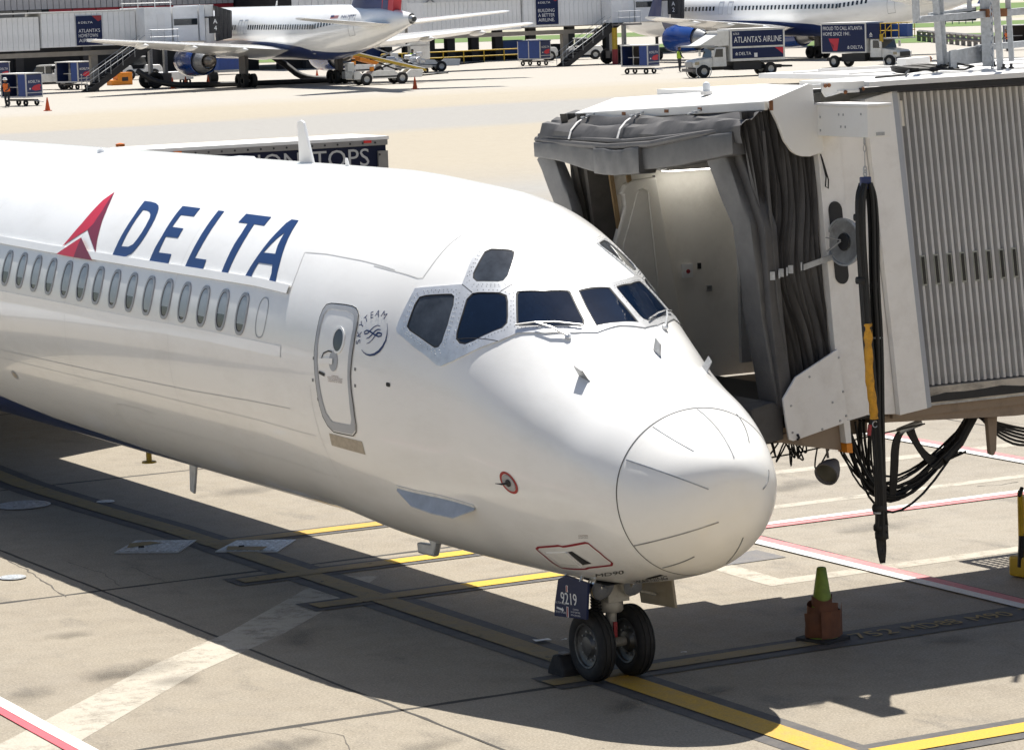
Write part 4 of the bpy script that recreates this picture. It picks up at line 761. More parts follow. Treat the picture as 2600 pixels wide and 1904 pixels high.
# cab: floor, ceiling, far wall with its moulded door panel, lamp
MB().bx(1.62, 3.1, .1, 3.4, 2.12, 2.24).build('cab_floor', MT['black_rubber'], br); MB().bx(2.6, 3.3, 0, 3.35, 4.86, 5.1).build('cab_ceiling', MT['cab_interior'], br)
shear(MB().bx(1.90, 3.5, 3.08, 3.14, 2.24, 5.05), .16, 4.4).build('cab_wall', MT['cab_interior'], br)
shear(MB().bx(1.62, 1.93, 3.10, 3.16, 2.24, 5.0), .12, 4.4).build('side_curtain', MT['fabric_inside'], br)
MB().prism([(2.37, 4.33), (2.09, 4.31), (2.00, 4.27), (1.94, 4.18), (1.98, 4.17), (1.99, 4.06), (1.86, 3.7), (1.72, 2.9), (1.66, 2.3), (2.72, 2.3)], 'y', 3.00, 3.075).build('door_panel', MT['cab_panel'], br, bevel=.02)
MB().prism([(2.25, 4.20), (2.19, 4.22), (2.13, 4.19), (1.95, 3.68), (1.86, 3.2), (1.84, 2.6), (2.34, 2.6), (2.33, 3.3)], 'y', 2.985, 2.999).build('door_inset', MT['cab_interior'], br, bevel=.012)
mb = MB(); mb.tube([(2.14, 2.982, 4.20), (2.19, 2.98, 4.225), (2.255, 2.98, 4.20), (2.34, 2.98, 3.3), (2.345, 2.98, 2.6)], .012, 6); mb.build('door_moulding', MT['cab_panel'], br)
MB().tube([(2.375, 3.07, 4.34), (2.45, 3.06, 3.6), (2.56, 3.06, 2.6)], .016, 6).build('door_gasket', MT['canopy_fabric'], br)
ip = MB().bx(2.68, 2.80, 3.05, 3.078, 3.28, 3.42).build('call_plate', MT['helmet_white'], br); MB().lathe([(.022, 0), (.02, .012), (.001, .014)], (2.74, 3.05, 3.345), (0, -1, 0), 12).build('call_button', MT['dark_red'], ip)
MB().bx(2.87, 2.90, 3.05, 3.078, 3.36, 3.42).build('switch', MT['black_rubber'], br); MB().bx(2.97, 3.03, 3.06, 3.078, 3.12, 3.18).build('socket', MT['dull_metal'], br)
lm = mat('lit_tube', (.8, .8, .75), .4, var=0); lm.node_tree.nodes['Principled BSDF'].inputs['Emission Color'].default_value = (1, .97, .90, 1); lm.node_tree.nodes['Principled BSDF'].inputs['Emission Strength'].default_value = 2.6
lf = MB().bx(2.36, 3.15, 2.78, 2.98, 4.40, 4.46).build('lamp_fixture', MT['helmet_white'], br); MB().bx(2.40, 3.12, 2.80, 2.96, 4.385, 4.398).build('lamp_tube', lm, lf); MB().tube([(2.4, 2.86, 4.48), (3.1, 2.86, 4.48)], .012, 6).build('conduit', MT['dull_metal'], lf)
MB().bx(2.42, 3.05, 2.72, 2.76, 4.47, 4.60).build('header_board', MT['wood_strip'], br)
MB().prism([(1.68, 2.2), (1.80, 2.2), (1.65, 4.75), (1.56, 4.75)], 'y', 3.32, 3.36).build('far_frame', MT['canopy_fabric'], br)
for x0 in (1.80, 2.00): shear(MB().bx(x0, x0 + .045, 3.02, 3.05, 2.3, 4.8), .14, 4.6).build('stay_bar', MT['wood_strip'], br)
# hood over the canopy
hz = lambda y: 5.165 - .048 * (y + .2)
def hood(name, prof, ya, yb, mt, bev=.008):
    rows = []
    for y in np.linspace(ya, yb, 8): rows.append([(x, y, z + hz(y) - 5.165) for x, z in prof])
    mb = MB(); mb.grid(rows, closed=True); n = len(prof); mb.f.append(tuple(range(n))); mb.f.append(tuple(7 * n + i for i in range(n)))
    return mb.build(name, mt, br, bevel=bev)
hood('hood', [(1.62, 5.09), (1.62, 5.172), (2.08, 5.30), (2.75, 5.31), (2.75, 5.27), (2.08, 5.262), (1.66, 5.14), (1.66, 5.09)], -.16, 3.32, MT['bridge_white_hood'])
hood('hood_lining', [(1.665, 5.085), (1.665, 5.13), (2.08, 5.255), (2.6, 5.262), (2.6, 5.24), (2.1, 5.22)], -.14, 3.15, MT['black_rubber'], 0)
MB().prism([(1.62, 5.17), (2.07, 5.31), (2.12, 5.30), (2.135, 5.12), (2.20, 5.10), (2.225, 4.68), (2.08, 4.645), (1.99, 4.65), (1.93, 4.67), (1.88, 4.70), (1.80, 4.80), (1.73, 4.97)], 'y', -.205, -.165).build('hood_side', MT['bridge_white_hood'], br, bevel=.006)
MB().prism([(1.66, 4.94), (2.07, 5.07), (2.2, 4.9), (2.2, 4.5), (1.99, 4.5), (1.73, 4.82)], 'y', 3.32, 3.36).build('hood_side', MT['bridge_white_hood'], br)
rs = MB()
for (x, y) in ((1.617, .95), (1.617, 1.55), (1.617, 2.35)): rs.box((x, y, hz(y) - .03), (.004, .05 + .05 * random.random(), .03))
rs.box((1.66, -.207, 5.13), (.04, .006, .09)); rs.build('rust_patch', MT['rust'], br)
bc = MB().lathe([(.036, 0), (.036, .07), (.026, .09), (.001, .10)], (1.95, 1.35, 5.22), n=16).build('beacon', MT['clear_plastic'], br, smooth=True); MB().lathe([(.06, -.02), (.06, .015), (.001, .015)], (1.95, 1.35, 5.215), n=16).build('beacon_base', MT['roof_white'], bc)
# canopy bellows: pleated fabric
def front(z): return float(np.interp(z, [2.3, 2.42, 3.21, 4.07, 4.73, 5.1], [1.80, 1.79, 1.69, 1.585, 1.45, 1.38]))
def back(z): return float(np.interp(z, [2.3, 2.84, 3.31, 4.64, 5.1], [2.45, 2.38, 2.32, 2.21, 2.16]))
rnd = random.Random(5); nP = 19; rows = []; ph = [rnd.uniform(.5, 1.35) for _ in range(2 * nP + 1)]; js = [rnd.uniform(-.3, .3) for _ in range(2 * nP + 1)]
for z in np.linspace(2.33, 5.08, 34):
    r = []; ga = math.exp(-((z - 3.62) / .45) ** 2)
    for k in range(2 * nP + 1):
        t = (k + (js[k] if 0 < k < 2*nP else 0)) / (2 * nP); t2 = t ** (1 + .9 * ga + .25); x = front(z) + .02 + (back(z) - front(z)) * t2
        r.append((x + .01 * math.sin(z * 5 + k), -.075 + (.034 if k % 2 else -.022) * ph[k] * (1 - .35 * ga) + .012 * math.sin(z * 3.1 + k * 1.7), z))
    rows.append(r)
MB().grid(rows).build('canopy_side', MT['canopy_fabric'], br, smooth=True, recalc=False)
rows = []
for z in np.linspace(2.33, 5.0, 20):
    rows.append([(front(z) + .06 + .75 * k / 16, 3.34 - (.05 if k % 2 else 0), z) for k in range(17)])
MB().grid(rows).build('canopy_side', MT['fabric_inside'], br, smooth=True, recalc=False)
rows = []; prof = [(1.80, 5.11), (1.66, 5.085), (1.60, 5.05), (1.575, 5.075), (1.53, 5.045), (1.495, 5.0), (1.47, 5.02), (1.42, 4.995), (1.375, 4.93), (1.36, 4.86), (1.38, 4.80)]
for y in np.linspace(-.14, 3.62, 44):
    sag = .05 * math.sin(PI * (y + .09) / 3.7); kk = -.035 * (y - .1)
    rows.append([(x + .010 * math.sin(y * 4 + i * 2.2) + .12 * sag, y, z + kk * .9 - sag * (.3 + .06 * i) + .010 * math.sin(y * 7.3 + i * 1.9) + .012 * math.sin(y * 2.1 + i)) for i, (x, z) in enumerate(prof)])
MB().grid(rows).build('canopy_top', MT['canopy_fabric'], br, smooth=True, recalc=False)
for (y, pts) in ((.95, None), (2.0, None), (2.95, None)):
    kk = -.035 * (y - .1)
    L = [(1.66, 5.09), (1.58, 5.085), (1.50, 5.065), (1.44, 5.03), (1.375, 4.96), (1.345, 4.87)]; mb = MB()
    mb.grid([[(x, y + d + .10 * (1.6 - x), z + kk - .02 + .012) for x, z in L] for d in (-.018, .018)]); 
    if y > 1: mb.build('tie_strap', MT['bridge_white'], br)
    bk = MB()
    for i in range(3): bk.box((1.62 - i * .055, y + .1 * (1.6 - 1.62 + i * .055), 5.10 - i * .014 + kk), (.03, .05, .016))
    bk.build('strap_buckle', MT['galvanized'], br)
def cushion(name, pts, hw, hd, mt, ax='y', seed=1, puff=.007, tw=None):
    """padded bolster along pts; hw = half width across, hd = half depth (x)"""
    rn = random.Random(seed); P = [Vector(p) for p in pts]; q = []
    for a, b in zip(P, P[1:]):
        for i in range(6): q.append(a.lerp(b, i / 6))
    q.append(P[-1]); rows = []
    for i, p in enumerate(q):
        t = (q[min(i + 1, len(q) - 1)] - q[max(i - 1, 0)]).normalized(); X = Vector((1, 0, 0)); X = (X - t * t.dot(X)).normalized(); S = t.cross(X)
        u = i / (len(q) - 1); e = 1 + puff * 3 * math.sin(u * 9.0 + seed) + rn.uniform(-puff, puff); w_ = hw if not callable(hw) else hw(u)
        r = []
        for k in range(20):
            a = 2 * PI * k / 20; c, s_ = math.cos(a), math.sin(a)
            r.append(p + S * (w_ * e * math.copysign(abs(c) ** .18, c)) + X * (hd * math.copysign(abs(s_) ** .22, s_) + puff * .6 * math.sin(u * 23 + k)))
        rows.append(r)
    mb = MB(); mb.grid(rows, closed=True); mb.f.append(tuple(range(20))); mb.f.append(tuple((len(q) - 1) * 20 + k for k in range(20)))
    return mb.build(name, mt, br, smooth=True)
cushion('header_pad', [(1.44, 3.70, 4.64), (1.43, 3.1, 4.63), (1.44, 2.33, 4.55)], lambda u: .075 + .05 * u, .09, MT['pad_vinyl'], seed=2)
cushion('header_pad', [(1.44, 1.66, 4.60), (1.44, 1.0, 4.68), (1.44, -.02, 4.80)], lambda u: .105 + .02 * math.sin(PI * u), .09, MT['pad_vinyl'], seed=4)
cushion('header_flap', [(1.40, 2.42, 4.57), (1.385, 2.0, 4.56), (1.40, 1.57, 4.60)], .128, .10, MT['pad_vinyl'], seed=6, puff=.012)
MB().tube([(1.40, 3.72, 4.74), (1.36, 3.0, 4.72), (1.34, 2.2, 4.71), (1.34, 1.4, 4.755), (1.37, .6, 4.86), (1.44, -.04, 4.93)], .032, 8).build('header_roll', MT['canopy_fabric'], br, smooth=True)
MB().tube([(1.40, 3.66, 4.78), (1.38, 2.8, 4.765), (1.36, 1.9, 4.765), (1.38, 1.0, 4.83), (1.43, .1, 4.93)], .026, 8).build('header_roll', MT['canopy_fabric'], br, smooth=True)
cushion('post_pad', [(1.45, .40, 4.72), (1.49, .24, 4.38), (1.55, .11, 4.05), (1.60, .09, 3.6), (1.655, .11, 3.2), (1.75, .03, 2.36)], .155, .045, MT['pad_vinyl'], seed=8)
cushion('post_pad', [(1.56, .20, 4.74), (1.60, .06, 4.38), (1.66, -.06, 4.0), (1.72, -.04, 3.2), (1.80, -.06, 2.36)], .10, .07, MT['canopy_fabric'], seed=12, puff=.004)
cushion('post_pad', [(1.47, 3.64, 4.62), (1.47, 3.40, 4.30), (1.48, 3.24, 4.03), (1.52, 3.12, 3.5), (1.6, 3.05, 2.4)], .15, .06, MT['pad_vinyl'], seed=9)
MB().tube([(1.62, -.13, 4.9), (1.66, -.15, 4.2), (1.72, -.15, 3.4), (1.84, -.13, 2.6)], .016, 6).build('canopy_cord', MT['canopy_fabric'], br)
mb = MB(); mb.prism([(1.98, 3.605), (2.33, 3.685), (2.335, 3.74), (1.98, 3.66)], 'y', -.20, -.19); mb.build('strap_bar', MT['galvanized'], br)
mb = MB()
for i, x in enumerate((1.66, 1.715, 1.755, 1.80, 1.86, 1.96)): mb.box((x, -.165 - .03 * (i % 2), 3.57 + .23*(x-1.64)), (.045, .012, .075), rz=(.9 if i % 2 else -.5))
mb.build('strap_loops', MT['galvanized'], br)['kind'] = 'stuff'
# lower part of the cab
MB().prism([(1.42, 2.36), (1.66, 2.41), (1.77, 2.36), (1.78, 2.05), (1.58, 2.02), (1.45, 2.10)], 'y', -.12, 3.3).build('bumper', MT['canopy_fabric'], br, bevel=.02)
pt = MB().prism([(2.32, 2.85), (1.85, 2.63), (1.705, 2.44), (1.735, 2.2), (1.765, 2.055), (1.81, 2.04), (2.38, 2.155), (2.425, 2.19)], 'y', -.225, -.20).build('guard_plate', MT['bridge_white'], br, bevel=.004)
mb = MB()
for x, z in ((2.33, 2.77), (2.37, 2.45), (2.40, 2.22), (2.33, 2.18), (2.13, 2.12), (1.80, 2.12), (1.79, 2.37), (2.25, 2.36), (2.0, 2.62)): mb.lathe([(.012, 0), (.009, .008), (.001, .009)], (x, -.2255, z), (0, -1, 0), 8)
mb.build('bolts', MT['dull_metal'], pt)['kind'] = 'stuff'; MB().tube([(1.85, -.23, 2.10), (1.855, -.25, 2.07), (1.85, -.23, 2.05)], .012, 6).build('hook', MT['black_rubber'], pt)
MB().prism([(1.70, 2.03), (1.80, 2.10), (2.4, 2.14), (2.425, 1.88), (2.03, 1.955)], 'y', -.10, -.06).build('bracket', MT['beam_tan'], br); MB().prism([(2.40, 2.165), (2.47, 2.175), (2.485, 1.955), (2.425, 1.955)], 'y', -.18, -.04).build('bracket_post', MT['bridge_white'], br)
MB().prism([(2.425, 1.95), (2.487, 1.95), (2.495, 1.86), (2.43, 1.865)], 'y', -.185, -.035).build('bracket_tip', MT['orange_paint'], br); MB().bx(2.50, 2.54, 0, .05, 2.0, 2.08).build('reflector', MT['rust'], br)
MB().bx(2.0, 2.22, -.09, .02, 1.99, 2.06).build('junction_box', MT['rust'], br); MB().bx(1.7, 3.0, .3, 3.1, 1.95, 2.12).build('cab_underframe', MT['beam_tan'], br)
sp = MB().lathe([(.001, -.13), (.045, -.12), (.09, -.03), (.115, .05), (.118, .10), (.105, .10), (.10, .06)], (2.36, .0, 1.70), (-.75, -.45, -.38), 24).build('floodlight', MT['flat_grey'], br, smooth=True)
MB().lathe([(.104, .07), (.06, .075), (.001, .08)], (2.36, .0, 1.70), (-.75, -.45, -.38), 24).build('floodlight_lens', MT['lamp_glass'], sp); MB().tube([(2.36, .03, 1.80), (2.35, .05, 1.98)], .014, 6).build('floodlight_arm', MT['flat_grey'], sp)
# round mirror and its backing plate on the cab side
mp = []
for k in range(40):
    a = 2 * PI * k / 40; mp.append((2.395 + .072 * math.cos(a) + .095 * (3.83 - (3.83 + (.30 if math.sin(a) > 0 else -.30) + .085 * math.sin(a))), 3.83 + (.30 if math.sin(a) > 0 else -.30) + .085 * math.sin(a)))
MB().prism(mp, 'y', -.175, -.16).build('mirror_plate', MT['black_rubber'], br)
lp = MB().lathe([(.001, -.07), (.10, -.065), (.21, -.035), (.222, 0), (.222, .02), (.205, .02), (.20, .005), (.08, -.02), (.001, -.02)], (2.34, -.34, 3.85), (-.985, -.17, .0), 36).build('round_mirror', MT['galvanized'], br, smooth=True)
MB().lathe([(.19, .012), (.085, -.004), (.085, -.001)], (2.34, -.34, 3.85), (-.985, -.17, .0), 30).build('mirror_face', MT['dull_metal'], lp); MB().lathe([(.08, .012), (.07, .02), (.001, .02)], (2.34, -.34, 3.85), (-.985, -.17, .0), 20).build('mirror_hub', MT['black_rubber'], lp)
MB().tube([(2.16, -.30, 3.90), (2.30, -.34, 3.87)], .006, 6).tube([(2.17, -.30, 3.77), (2.30, -.34, 3.86)], .009, 6).tube([(2.40, -.2, 3.85), (2.37, -.33, 3.85)], .03, 8).build('mirror_arm', MT['dull_metal'], lp)
# hoist box and odd fittings
hb = MB().bx(2.165, 2.415, -1.0, -.16, 4.83, 5.105).build('hoist_box', MT['bridge_white_hood'], br, bevel=.006); MB().bx(2.155, 2.425, -1.012, -.16, 5.106, 5.132).build('hoist_lid', MT['roof_white'], hb, bevel=.004)
mb = MB()
for y, z in ((-.55, 5.03), (-.62, 5.03), (-.58, 4.92), (-.65, 4.92), (-.25, 5.0), (-.25, 4.88), (-.9, 5.04)): mb.box((2.163, y, z), (.006, .014, .02))
mb.box((2.30, -1.002, 4.86), (.09, .006, .03)); mb.build('hoist_bolts', MT['dull_metal'], hb)
MB().prism([(2.19, 5.31), (2.66, 5.31), (2.66, 5.245), (2.42, 5.215), (2.30, 5.19), (2.23, 5.18), (2.19, 5.23)], 'y', -.25, -.235).bx(2.36, 2.66, -.26, -.24, 5.21, 5.235).build('arm_bracket', MT['bridge_white_hood'], br)
for x, z in ((2.44, 5.218), (2.635, 5.238), (2.22, 5.285), (2.26, 5.288)): MB().lathe([(.020, 0), (.016, .012), (.001, .014)], (x, -.262, z), (0, -1, 0), 8).build('rusty_bolt', MT['rust'], br)
MB().tube([(2.215, -.17, 4.66), (2.25, -.2, 4.45), (2.24, -.2, 4.36), (2.27, -.2, 4.34), (2.275, -.2, 4.42), (2.22, -.18, 4.63)], .007, 5).build('pull_cord', MT['cable_black'], br)
# cables slung under the bridge
def smooth_path0(P, it=2):
    P = [Vector(p) for p in P]
    for _ in range(it):
        Q = [P[0]]
        for a, b in zip(P, P[1:]): Q += [a * .75 + b * .25, a * .25 + b * .75]
        P = Q + [P[-1]]
    return P
rn = random.Random(11)
def sagline(a, b, low, n=14, j=.02):
    a, b, low = Vector(a), Vector(b), Vector(low); out = []
    c = low * 2 - (a + b) / 2
    for i in range(n + 1): t = i / n; out.append(a * (1-t)**2 + c * 2*t*(1-t) + b * t*t + Vector((rn.uniform(-j, j), rn.uniform(-j, j), rn.uniform(-j, j))) * .06)
    return out
for i in range(20):
    s = rn.uniform(-1, 1); MB().tube(sagline((2.72 + .22 * s, .1 + .25 * rn.random(), 2.10), (4.34 + .10 * rn.random(), .45 + .12 * rn.random(), 1.96), (3.36 + .10 * rn.uniform(-1, 1) + .05 * s, .45 + .1 * s, 1.22 + .26 * rn.random() ** 1.5 - (.10 if i < 4 else 0))), rn.choice((.010, .012, .015)), 6).build('sagging_cable', MT['cable_black'], br, smooth=True)
for i in range(7): MB().tube(smooth_path0([(3.42 + .01 * i, .3, 1.96), (3.30 + .012 * i, .32, 1.86), (3.30 + .012 * i, .35, 1.5), (3.31 + .01 * i, .40, 1.26)]), .012, 6).build('sagging_cable', MT['cable_black'], br, smooth=True)
for i in range(6): MB().tube(sagline((3.5 + .02 * i, .4, 1.95), (4.05 + .05 * i, .5, 1.62), (3.86, .45, 1.52 + .02 * i)), .012, 6).build('sagging_cable', MT['cable_black'], br, smooth=True)
for i in range(6): MB().tube(sagline((4.4, .4 + .02 * i, 1.97), (5.6, .45, 1.9), (5.0 + .05 * i, .45, 1.62 + .025 * i)), .013, 6).build('sagging_cable', MT['cable_black'], br, smooth=True)
MB().tube([(4.0, .48, 1.57), (4.2, .48, 1.72), (4.38, .48, 1.97)], .055, 10).build('cable_sleeve', MT['cable_black'], br); MB().tube([(3.36, .3, 1.93), (3.62, .3, 1.99)], .035, 10).build('cable_clamp', MT['galvanized'], br)
MB().prism([(4.42, 1.97), (4.54, 1.97), (4.525, 1.64), (4.49, 1.58), (4.45, 1.60)], 'y', .3, .36).build('hanging_flap', MT['beam_tan'], br, bevel=.01)
for i in range(16):
    a = (1.42 + rn.uniform(0, 1.0), .15 + rn.uniform(0, .3), 1.98); b = (a[0] + rn.uniform(-.2, .25), a[1] + rn.uniform(-.1, .1), 1.98); MB().tube(sagline(a, b, ((a[0] + b[0]) / 2 + rn.uniform(-.12, .12), .25, 1.66 + rn.uniform(0, .2))), .0085, 5).build('loose_cable', MT['cable_black'], br, smooth=True)
MB().tube([(1.3, .2, 1.80), (1.7, .2, 1.83), (2.1, .2, 1.85), (3.6, .2, 1.99)], .008, 5).build('loose_cable', MT['cable_black'], br)
# galvanised lift frame on the roof
def post(pts, r, name='frame_post', mt='galvanized', nn=4): return MB().tube(pts, r, nn).build(name, MT[mt], br)
post([(4.30, .80, 5.34), (4.17, .80, 7.2)], .042); post([(4.39, .86, 5.34), (4.27, .86, 7.2)], .042); post([(4.915, .85, 5.35), (4.85, .85, 7.2)], .075); post([(4.49, .1, 5.33), (4.37, .1, 7.2)], .042); post([(5.07, 1.1, 5.5), (4.98, 1.1, 7.2)], .035); post([(5.16, .8, 5.39), (5.05, .8, 7.2)], .035); post([(4.02, .8, 5.80), (3.97, .8, 7.2)], .045); post([(5.34, .7, 5.9), (5.34, .7, 7.2)], .035); post([(4.73, .9, 5.9), (4.69, .9, 7.2)], .03)
MB().prism([(3.99, 5.80), (4.06, 5.80), (5.9, 5.86), (5.9, 5.93), (4.06, 5.865)], 'y', .76, .84).build('frame_rail', MT['galvanized'], br); MB().prism([(4.30, 5.865), (4.84, 5.90), (4.84, 5.93), (4.30, 5.89)], 'y', .95, 1.0).build('frame_rail', MT['galvanized'], br); MB().prism([(4.86, 5.50), (6, 5.54), (6, 5.60), (4.86, 5.56)], 'y', .9, .98).build('frame_rail', MT['galvanized'], br)
MB().bx(4.82, 5.06, .73, .86, 5.83, 5.91).build('rail_splice', MT['rust'], br); MB().prism([(4.345, 5.345), (4.42, 5.345), (4.42, 5.53), (4.345, 5.52)], 'y', .70, .73).build('frame_plate', MT['galvanized'], br)
MB().prism([(4.43, 5.36), (4.92, 5.385), (4.93, 5.46), (4.90, 5.53), (4.83, 5.55), (4.43, 5.50)], 'y', .92, .95).build('frame_plate', MT['galvanized'], br)
for x, y in ((4.25, .72), (4.36, .72), (4.43, .72), (4.45, .0), (4.54, .0), (4.88, .72), (4.98, .72)): MB().lathe([(.001, .03), (.026, .03), (.026, .048), (.014, .05), (.014, .08), (.001, .08)], (x, y, 5.315), n=8).build('anchor_bolt', MT['black_rubber'], br)
for (cx_, cy_, zz, n_) in ((4.77, .6, 7.1, 26), (4.80, .64, 7.1, 29)):
    mb = MB()
    for k in range(n_):
        z = zz - k * .062; mb.tube([(cx_ + (.018 * math.cos(a) if k % 2 else 0), cy_ + (0 if k % 2 else .018 * math.cos(a)), z + .040 * math.sin(a)) for a in np.linspace(0, 2 * PI, 9)[:-1]], .0065, 5, closed=True)
    mb.build('chain', MT['galvanized'], br)['kind'] = 'stuff'
for i in range(6):
    r = .20 + .022 * i; MB().tube([(4.12 + r * 1.0 * math.cos(a) + .02 * i, 1.0 + r * .9 * math.sin(a), 5.335 + .008 * i + .01 * math.sin(3 * a + i)) for a in np.linspace(0, 2 * PI, 25)[:-1]], .011, 5, closed=True).build('cable_coil', MT['cable_black'], br, smooth=True)
MB().tube([(4.36, 1.0, 5.36), (4.5, .9, 5.40), (4.62, .7, 5.36), (4.4, .55, 5.34), (4.0, .75, 5.36)], .011, 5).tube([(4.0, .9, 5.35), (3.75, .6, 5.34), (3.45, .2, 5.33), (3.0, .05, 5.325)], .011, 5).build('roof_cable', MT['cable_black'], br, smooth=True)
MB().box((4.66, 1.75, 5.40), (.30, .16, .085), ry=-.03).cyl((4.80, 1.75, 5.42), (4.90, 1.75, 5.425), .018, 8).build('roof_box', MT['roof_white'], br, bevel=.01); MB().cyl((4.82, 1.75, 5.421), (4.87, 1.75, 5.423), .026, 8).build('cable_gland', MT['rust'], br)
MB().bx(3.85, 4.7, 2.2, 2.26, 5.33, 5.36).build('roof_conduit', MT['roof_white'], br)
# drive column and landing beyond the right edge: they cast the shadows seen at the right
MB().cyl((12.5, 1.5, .6), (12.5, 1.5, 2.2), .35, 16).bx(11.9, 13.1, .2, 2.8, .5, .9).build('drive_column', MT['bridge_white'], br)
for y in (.5, 2.5): MB().cyl((12.5, y - .18, .5), (12.5, y + .18, .5), .5, 24).build('drive_wheel', MT['tyre'], br)
mb = MB()
for k in range(14): mb.tube([(6.25 + .085 * k, 3.32 + .0 * k, 2.12), (6.25 + .085 * k, 4.2, 2.12)], .016, 4)
for k in range(11): mb.tube([(6.25, 3.32 + .085 * k, 2.13), (7.45, 3.32 + .085 * k, 2.13)], .016, 4)
lg = mb.build('landing_grating', MT['galvanized'], br); lg['kind'] = 'stuff'; MB().bx(6.2, 7.5, 3.26, 3.32, 2.08, 2.2).bx(6.2, 7.5, 4.2, 4.26, 2.08, 2.2).bx(6.18, 6.24, 3.26, 4.26, 2.08, 2.2).bx(6.22, 6.28, 3.27, 3.31, 2.2, 3.2).build('landing_frame', MT['galvanized'], br)
for o_ in [o for o in br.children if o.name.startswith('landing_')]: o_.location = (.45, -.38, .88)
# service cables hanging from the hoist: a thing of its own
cb = thing('cable_bundle', 'bundle of black power cables with a yellow sleeve hanging from the hoist box', 'cables', (0, 0, 0))
HX, HY = 2.17, -.94
MB().tube([(HX, HY, 4.83), (HX, HY, 4.77)], .012, 6).tube([(HX, HY, 4.74 + .03 * math.cos(a)) if 0 else (HX + .014 * math.sin(a), HY, 4.735 + .032 * math.cos(a)) for a in np.linspace(0, 2*PI, 13)[:-1]], .005, 5, closed=True).tube([(HX, HY, 4.70), (HX, HY, 4.56)], .005, 5).build('hoist_wire', MT['dull_metal'], cb)
mb = MB()
for k in range(2): mb.tube([(HX + .018 * math.sin(a), HY + (.0 if k == 0 else .0), 4.545 - .035 * k + .030 * math.cos(a)) for a in np.linspace(0, 2*PI, 13)[:-1]], .007, 5, closed=True)
mb.build('hook', MT['galvanized'], cb)
MB().bx(HX - .055, HX + .055, HY - .02, HY + .02, 4.37, 4.48).build('clamp', MT['navy_paint'], cb, bevel=.01)
def wob(pts, amp, n=5):
    P = [Vector(p) for p in pts]; out = []
    for a, b in zip(P, P[1:]):
        for i in range(n): out.append(a.lerp(b, i / n) + Vector((rn.uniform(-amp, amp), rn.uniform(-amp, amp), 0)))
    return out + [P[-1]]
def smooth_path(P, it=2):
    P = [Vector(p) for p in P]
    for _ in range(it):
        Q = [P[0]]
        for a, b in zip(P, P[1:]): Q += [a * .75 + b * .25, a * .25 + b * .75]
        P = Q + [P[-1]]
    return P
for leg, xs_ in (('L', [HX - .03, HX - .075, HX - .075, HX - .05, HX - .02, HX + .06, HX + .09, HX + .07]), ('R', [HX + .03, HX + .07, HX + .085, HX + .075, HX + .10, HX + .10, HX + .10, HX + .12])):
    zs = [4.42, 4.30, 4.0, 3.5, 3.0, 2.2, 1.5, 1.22]
    for i in range(12):
        dx, dy = rn.uniform(-.034, .034), rn.uniform(-.05, .05)
        P = [(x + dx * (.5 if k < 1 else 1) + rn.uniform(-.008, .008), HY + dy, z + (rn.uniform(-.05, .1) if k == 7 else 0)) for k, (x, z) in enumerate(zip(xs_, zs))]
        MB().tube(smooth_path(P), rn.choice((.014, .017, .021)), 6).build('cable', MT['cable_black'], cb, smooth=True)
for i in range(9):
    x = HX + .03 + .018 * i; MB().tube(smooth_path([(HX + .05 + .008 * i, HY - .02 * (i % 3), 1.40), (HX + .05 + .007 * i, HY, 1.12), (HX + .065 + .005 * i, HY - .03, .965 + .018 * (i % 4)), (HX + .10 + .004 * i, HY + .01, .955 + .018 * (i % 4)), (HX + .135 + .003 * i, HY + .02, 1.10), (HX + .115, HY, 1.40)], 3), .013, 6).build('cable', MT['cable_black'], cb, smooth=True)
for z, x, r in ((4.12, HX - .078, .052), (3.55, HX - .06, .06), (3.5, HX + .08, .05), (2.95, HX + .10, .048), (1.46, HX + .085, .07), (1.28, HX + .09, .065), (1.2, HX + .10, .06)): MB().lathe([(r * .9, -.03), (r, -.015), (r, .015), (r * .9, .03)], (x, HY, z), n=14).build('tape_wrap', MT['cable_black'], cb, smooth=True)
for z, x in ((3.02, HX + .10), (1.42, HX + .07)): MB().lathe([(.05, -.008), (.052, 0), (.05, .008)], (x, HY, z), n=14).build('hose_clip', MT['galvanized'], cb)
sv = smooth_path([(HX - .03, HY - .03, 3.16), (HX - .025, HY - .035, 2.95), (HX - .02, HY - .03, 2.65), (HX + .01, HY - .035, 2.45), (HX + .025, HY - .03, 2.29)]); n_ = len(sv)
MB().tube(sv, [.040 + .004 * math.sin(i * 2.1) for i in range(n_)], 12).build('yellow_sleeve', MT['yellow_sleeve'], cb, smooth=True)
MB().tube([(HX + .02 + .028 * math.cos(a), HY - .05, 2.24 + .028 * math.sin(a)) for a in np.linspace(0, 2*PI, 13)[:-1]], .005, 5, closed=True).build('ring', MT['galvanized'], cb); MB().box((HX - .03, HY - .03, 2.19), (.03, .02, .10), ry=.15).build('red_tag', MT['dark_red'], cb)
